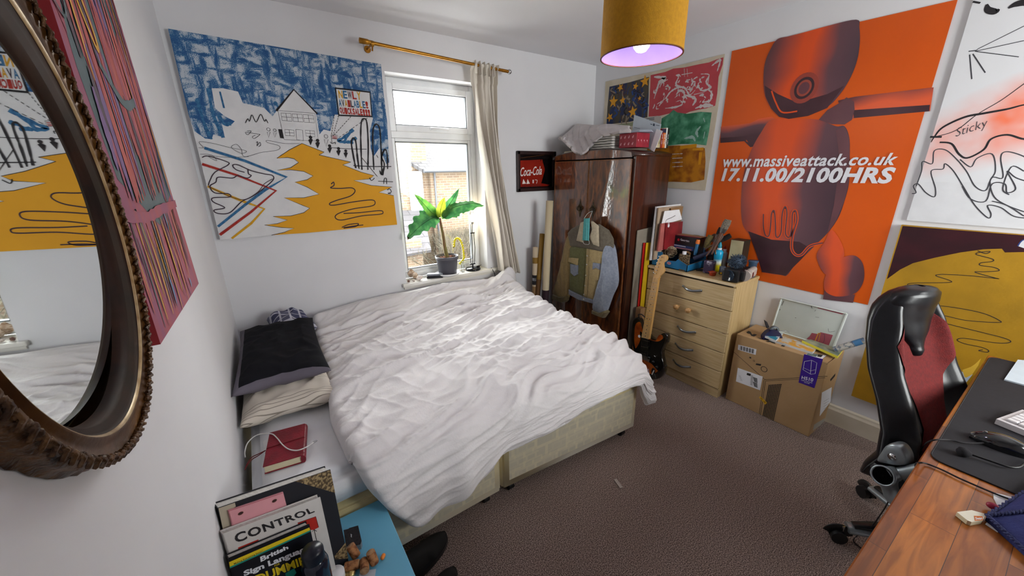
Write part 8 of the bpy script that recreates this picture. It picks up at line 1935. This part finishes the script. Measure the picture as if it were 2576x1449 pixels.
# papers beyond the desk, low by the wall
m_pap2 = mat('bluish_paper', '#b4c2d2', .7)
gq = [onx(x, y, 2.905) for x, y in cF([(425, 290), (610, 325), (710, 350), (600, 490), (450, 370)])]
tag(make('paper_sheet', MB().slab(gq, (-1, 0, 0), .002, m_pap2)), 'pale blue sheet against the yellow painting behind the desk edge', 'paper')
gq = [onx(x, y, 2.90) for x, y in cF([(480, 440), (600, 490), (560, 600), (500, 560)])]
tag(make('paper_sheet', MB().slab(gq, (-1, 0, 0), .002, m_paper)), 'lower white sheet showing between the chair and desk edge', 'paper')
gq = [onx(x, y, 2.88) for x, y in cF([(600, 302), (690, 270), (735, 240), (800, 178), (770, 255), (705, 350), (640, 385), (622, 375)])]
tag(make('sticky_note', MB().slab(gq, (-1, 0, 0), .002, mat('yellow_note_paper', '#e0b43a', .6))), 'yellow paper note sticking up behind the desk edge', 'note')
gq = onx(2375, 1055, 2.80)
mb = MB(); random.seed(31)
for i, (x, y) in enumerate(cF([(350, 850), (395, 800), (440, 750), (480, 700)])):
    p = onz(x, y, .515+.01*i); mb.sphere(p, .035, mat('crumpled_grey_cloth', '#8a7f7c', .9, '#746a68', 12), 14, 10, sc=(1, .8, .7))
tag(make('crumpled_cloth', mb), 'crumpled grey cloth seen in the gap between chair and desk', 'cloth')
# slip of paper on the carpet
zq = .006; mb = MB().slab([onz(x, y, zq) for x, y in ((1544, 1206), (1551, 1204), (1567, 1225), (1560, 1228))], (0, 0, 1), .002, mat('printed_slip', '#b9ada6', .7, '#a09690', 200)); tag(make('paper_slip', mb), 'small printed paper slip lying on the open carpet', 'paper')
# ================================================================ blue bedside table
m_tb = mat('sky_blue_table_paint', '#74bbda', .4, '#6cb4d4', 3); TZ = .37
tb = thing('bedside_table', 'sky blue painted bedside table at the head end near the camera', 'table', (.21, -1.66, 0))
mb = MB().box((.2065, -1.70, TZ-.009), (.405, .50, .018), m_tb, bev=.002); mb.box((.4088, -1.70, TZ-.009), (.001, .49, .015), mat('pale_table_edge', '#a8cfe0', .5)); make('top', mb, tb)
for sx in (.03, .385):
    for sy in (-1.93, -1.47): make('leg', MB().box((sx, sy, (TZ-.018)/2), (.035, .035, TZ-.018), m_tb), tb)
make('shelf', MB().box((.2065, -1.70, .12), (.35, .44, .014), m_tb), tb)
# ---- books standing on it
Bp = onz(876, 1412, TZ+.001); Tp = ony(832, 1181, -1.58); Lp = onx(547, 1280, .006)
BV = (Tp-Bp); BU = (Tp-Lp).normalized(); BV = (BV-BU*BV.dot(BU)).normalized(); BN = BU.cross(BV)
cH = lambda l: [(500+x/3.542, 1040+y/3.543) for x, y in l]
def book_plane(off): return Art(MB(), Bp+BN*off, BU, BV, step=.0003)
def bookp(name, label, cat, off, quad, th, mcov, mpage, group, deco, spine=True):
    """quad: front cover corners in crop pixels; bottom pair extended to the table top"""
    A = book_plane(off); uv = [A.uv(q) for q in cH(quad)]
    vmin = (TZ+.001-A.O.z)/BV.z - max(0, (BU.z/BV.z))*0
    lowest = []
    for t_, q_ in ((uv[0], uv[3]), (uv[1], uv[2])):
        vv = vmin-(q_[0]*BU.z)/BV.z; lowest.append((t_[0]+(q_[0]-t_[0])*(vv-t_[1])/(q_[1]-t_[1]), vv))
    root = thing(name, label, cat, A.O+BU*(uv[0][0]+uv[1][0])/2, 0, group)
    Pq = [A.P(uv[0], 0), A.P(uv[1], 0), A.P(lowest[1], 0), A.P(lowest[0], 0)]
    mb = MB().slab(Pq, BN, .002, mcov); mb.slab([p-BN*(th-.002) for p in Pq], BN, .002, mcov)
    mb.slab([Pq[0], Pq[0]-BN*th, Pq[3]-BN*th, Pq[3]], -BU, .002, mcov)
    A.mb = mb; deco(A, uv, lowest); make('cover', mb, root)
    i0 = [p-BN*.002 for p in Pq]; i0[0] = i0[0]-BV*.003+BU*.002; i0[1] = i0[1]-BV*.003-BU*.003; i0[2] = i0[2]+BV*.003-BU*.003; i0[3] = i0[3]+BV*.003+BU*.002
    make('pages', MB().slab(i0, BN, th-.004, mpage), root); return root
gB = 'books standing on the bedside table'
m_bcv = mat('black_cloth_cover', '#15161f', .6); m_map = mat('antique_map_print', '#a08a62', .6, '#4a3a24', 140, (1, 1, 1), lo=.42, hi=.55); m_grp = mat('grey_page_block', '#d2d0cc', .8, '#b5b2ac', 90, (1, 1, 12)); m_cre = mat('cream_spine_cloth', '#b8ad98', .7)
def d1_(A, uv, low):
    A.poly(cH([(175, 845), (322, 795), (330, 830), (262, 870), (300, 1025), (220, 1060)]), m_cre, 1)
    A.poly(cH([(860, 605), (1172, 503), (1215, 708)]), m_map, 1); A.poly(cH([(1210, 1270), (1308, 1150), (1332, 1292), (1216, 1300)]), m_map, 1)
bk1 = bookp('portfolio_book', 'tallest black hardback with cream spine and map-print corners on the bedside table', 'book', 0, [(165, 845), (1172, 500), (1330, 1300), (412, 1600)], .034, m_bcv, m_grp, gB, d1_)
m_pinkc = mat('pink_card', '#dc9aa2', .6); m_pk2 = mat('dark_hole', '#3a1c1c', .6)
def d2_(A, uv, low):
    for c in ((373, 890), (674, 778)):
        q = A.uv(cH([c])[0]); A.disc(q, .0052, m_pk2, 1, True, 14, ry=.0035); A.ring(q, .0056, .001, mat('brass_eyelet', '#8a5a4a', .4), 2, True, ry=.0038)
    A.line(cH([(262, 872), (752, 708)]), .0015, mat('pink_fold', '#b8606c', .6), 1, False)
bookp('folder', 'pink card folder with two punched holes between the two tall books', 'folder', .006, [(262, 868), (752, 702), (790, 850), (300, 1025)], .005, m_pinkc, m_pinkc, gB, d2_)
m_cv = mat('off_white_cover', '#cfcbc7', .45); m_rdc = mat('red_print_block', '#b32414', .45)
def d3_(A, uv, low):
    A.text('CONTROL', cH([(310, 1075), (1005, 835), (1035, 878), (330, 1160)]), m_ink, 2, .03, spacing=1.12)
    A.poly(cH([(880, 975), (1042, 918), (1068, 1015), (1025, 1038), (905, 1040)]), m_rdc, 1); A.line(cH([(880, 975), (1042, 918), (1068, 1015)]), .001, m_ink, 2, False)
    A.poly(cH([(350, 1195), (530, 1122), (538, 1145), (352, 1218)]), m_rdc, 1); A.poly(cH([(1052, 1245), (1120, 1220), (1142, 1315), (1075, 1350)]), m_rdc, 1); A.line(cH([(1052, 1245), (1120, 1220), (1142, 1315)]), .001, m_ink, 2, False)
    A.line(cH([(1028, 1038), (1072, 1232)]), .0015, m_ink, 2, False); A.line(cH([(1005, 1055), (1028, 1036), (1050, 1050)]), .0015, m_ink, 2, False)
bookp('book', 'white book titled CONTROL with red blocks on the bedside table', 'book', .030, [(210, 1075), (1082, 745), (1205, 1300), (368, 1600)], .020, m_cv, m_grp, gB, d3_)
m_dmy = mat('yellow_band', '#e0c41c', .4); m_teal2 = mat('teal_stripe', '#1a8a78', .4); m_dbk = mat('black_glossy_cover', '#12131a', .3)
def d4_(A, uv, low):
    A.poly(cH([(270, 1325), (985, 1016), (993, 1042), (275, 1368)]), m_dmy, 1); A.poly(cH([(275, 1368), (993, 1040), (996, 1052), (278, 1382)]), m_teal2, 1)
    A.text('Making Everything Easier!', cH([(310, 1335), (568, 1218), (572, 1232), (316, 1350)]), m_ink, 2, .01)
    A.text('British', cH([(545, 1278), (790, 1175), (800, 1205), (552, 1325)]), m_wht, 2, .04); A.text('Sign Language', cH([(395, 1405), (975, 1165), (995, 1230), (405, 1465)]), m_wht, 2, .04); A.text('FOR', cH([(672, 1350), (720, 1330), (724, 1346), (676, 1366)]), m_dmy, 2, .01)
    A.text('DUMMIES', cH([(500, 1445), (980, 1250), (1000, 1320), (520, 1520)]), m_dmy, 2, .03); A.poly(cH([(770, 1425), (850, 1380), (870, 1420), (830, 1470), (780, 1470)]), m_teal2, 1); A.poly(cH([(1020, 1300), (1062, 1290), (1080, 1400), (1050, 1420)]), m_teal2, 1)
bookp('book', 'black and yellow sign language guide, front of the upright books', 'book', .052, [(262, 1292), (985, 985), (1085, 1449), (372, 1700)], .020, m_dbk, m_grp, gB, d4_)
# ---- dark bottle in front of the books
z = TZ+.001
def tbl(x, y): return onz(x, y, z)
bc_ = tbl(775, 1475); bc_ = onz(772, 1392, .50); 
bt_ = Vector((.172, -1.748, z)); m_bgl = mat('dark_blue_bottle_glass', '#0d1428', .12, coat=.6)
bo_ = thing('dark_bottle', 'tall dark blue bottle in front of the sign language book', 'bottle', bt_)
make('bottle', MB().lathe([(.001, 0), (.030, .001), (.032, .006), (.032, .190), (.029, .202), (.024, .208), (.022, .212)], m_bgl, bt_, seg=32), bo_)
make('cap', MB().lathe([(.026, .206), (.0265, .232), (.023, .240), (.001, .242)], mat('navy_cap', '#0f1422', .3), bt_, seg=32), bo_)
A = MB(); 
make('logo', MB().tube([bt_+Vector((.0326*math.cos(a), .0326*math.sin(a), .160+h)) for a, h in ((R(-85), .0), (R(-75), .012), (R(-65), 0), (R(-50), -.004))], .0008, mat('copper_line', '#8a5a3a', .3, metal=.6), 5), bo_)
# white jar
jc = onz(843, 1440, TZ+.045); jb = Vector((jc.x, jc.y, z)); jr = thing('cosmetics_jar', 'white round lidded jar beside the corks on the bedside table', 'jar', jb)
make('jar', MB().lathe([(.001, 0), (.022, 0), (.023, .022), (.001, .022)], m_sauc, jb, seg=36), jr); make('lid', MB().lathe([(.0245, .021), (.025, .040), (.0235, .043), (.001, .044)], m_sauc, jb, seg=40), jr)
# corks
m_ck = mat('printed_cork', '#b07a4e', .8, '#6a3c22', 70, lo=.45, hi=.62); m_cke = mat('cork_end', '#c49a72', .85, '#8f6848', 60)
def cork(label, px, ax, L_=.040, r=.0135, lift=0):
    a = Vector(ax).normalized(); c = onz(px[0], px[1], z+.014+lift); mb = MB(); s_ = c-a*L_/2; lo_ = min(s_.z, (c+a*L_/2).z)-r*math.sqrt(max(0, 1-a.z**2)); c.z += z-lo_+lift; s_ = c-a*L_/2
    t = thing('wine_cork', label, 'cork', (c.x, c.y, z+lift), 0, 'wine corks on the bedside table'); make('body', MB().lathe([(r*.95, 0), (r, L_*.1), (r, L_*.9), (r*.95, L_)], m_ck, s_, a, 22, cap=True), t)
    make('end_grain', MB().lathe([(r*.93, 0), (r*.9, .0008), (.001, .001)], m_cke, c+a*L_/2, a, 22, cap=False), t)
cork('wine cork nearest the map-print book corner, topmost in the photo', (890, 1392), (-.30, .55, .9)); cork('wine cork lying flat beside the white jar', (886, 1423), (.85, -.35, .05)); cork('wine cork lying with its end towards the camera, lowest of the four', (917, 1424), (-.15, -.75, .10)); cork('standing wine cork nearest the orange earplug', (938, 1408), (-.15, .30, 1))
m_gcap = mat('gold_foil', '#b08f4a', .25, '#e0cc90', 50, metal=.8)
c = tbl(881, 1446); tag(make('champagne_foil', MB().lathe([(.001, 0), (.016, 0), (.0165, .010), (.014, .014), (.001, .0145)], m_gcap, c, seg=24)), 'gold foil champagne cap at the bottom edge beside the white jar', 'cap')
a_, b_ = onz(960, 1407, z+.006), onz(967, 1393, z+.006); mb = MB().tube([a_.lerp(b_, t) for t in (0, .06, .2, .8, .94, 1)], .006, mat('orange_foam', '#f08c3a', .7), 14, rs=[.002, .005, .0062, .0060, .0045, .002]); tag(make('earplug', mb), 'small orange foam earplug on the blue table', 'earplug')
P = [onz(x, y, z+.024) for x, y in cH([(1290, 1040), (1335, 1028), (1338, 1022), (1420, 998), (1450, 1130), (1440, 1160), (1340, 1190), (1310, 1170)])]
mb = MB().slab(P, (0, 0, 1), .003, m_ink); mb.slab([p-Vector((0, 0, .003)) for p in P], (0, 0, 1), .021, mat('grey_box_side', '#7d8790', .5)); A = Art(mb, (0, 0, z+.024), (1, 0, 0), (0, 1, 0)); A.line(cH([(1356, 1075), (1362, 1105)]), .0015, m_wht, 1); A.line(cH([(1366, 1080), (1354, 1100)]), .001, m_wht, 1)
tag(make('gadget_box', mb), 'small black lidded box with grey sides behind the corks', 'box')
tag(make('card', MB().slab([onz(x, y, z+.002) for x, y in ((905, 1437), (946, 1431), (940, 1470), (900, 1470))], (0, 0, 1), .0015, m_env)), 'pale card lying under the corks at the bottom edge', 'card')
# ---- shoes under the table edge
m_shoe = mat('black_suede_shoe', '#12100f', .85, '#0c0b0b', 20)
def shoe(label, x, y, rz):
    t = thing('shoe', label, 'shoe', (x, y, .006), rz, 'pair of black shoes'); V = []; k = 28; n = 22; mb = MB()
    for j in range(n+1):
        s_ = j/n; w_ = .048*(1-.25*math.sin(PI*s_*.9)**2*(s_ < .6))*math.sin(PI*min(.985, .03+.95*s_))**.45; h = interp(s_, [0, .15, .35, .5, .7, .9, 1], [.07, .085, .085, .075, .055, .045, .03])
        for i in range(k): a = PI*i/(k-1); V.append(Vector((-.13+.27*s_, w_*math.cos(a), .022+h*math.sin(a)**.8*(1 if s_ > .02 else .9))))
    mb.add(V, [(j*k+i, j*k+i+1, (j+1)*k+i+1, (j+1)*k+i) for j in range(n) for i in range(k-1)]+[tuple(range(k)), tuple(range(n*k, n*k+k))[::-1]], m_shoe, True); make('upper', mb, t, False)
    mb = MB().slab([Vector((-.13+.27*s_, .05*math.sin(PI*min(.985, .03+.95*s_))**.45*sg, .024)) for sg, rng in ((1, range(0, 21)), (-1, range(20, -1, -1))) for s_ in [q/20 for q in rng]], (0, 0, 1), .022, m_black_pl); make('sole', mb, t, False)
shoe('black shoe on the carpet just under the bed base corner', .50, -1.50, R(15)); shoe('black shoe on the carpet nearest the bottom edge of the photo', .475, -1.68, R(25))
# pendant and window light
lamp('pendant_bulb_light', 'POINT', PB, 1.1, (1.0, 0.95, 0.95), 0.02)
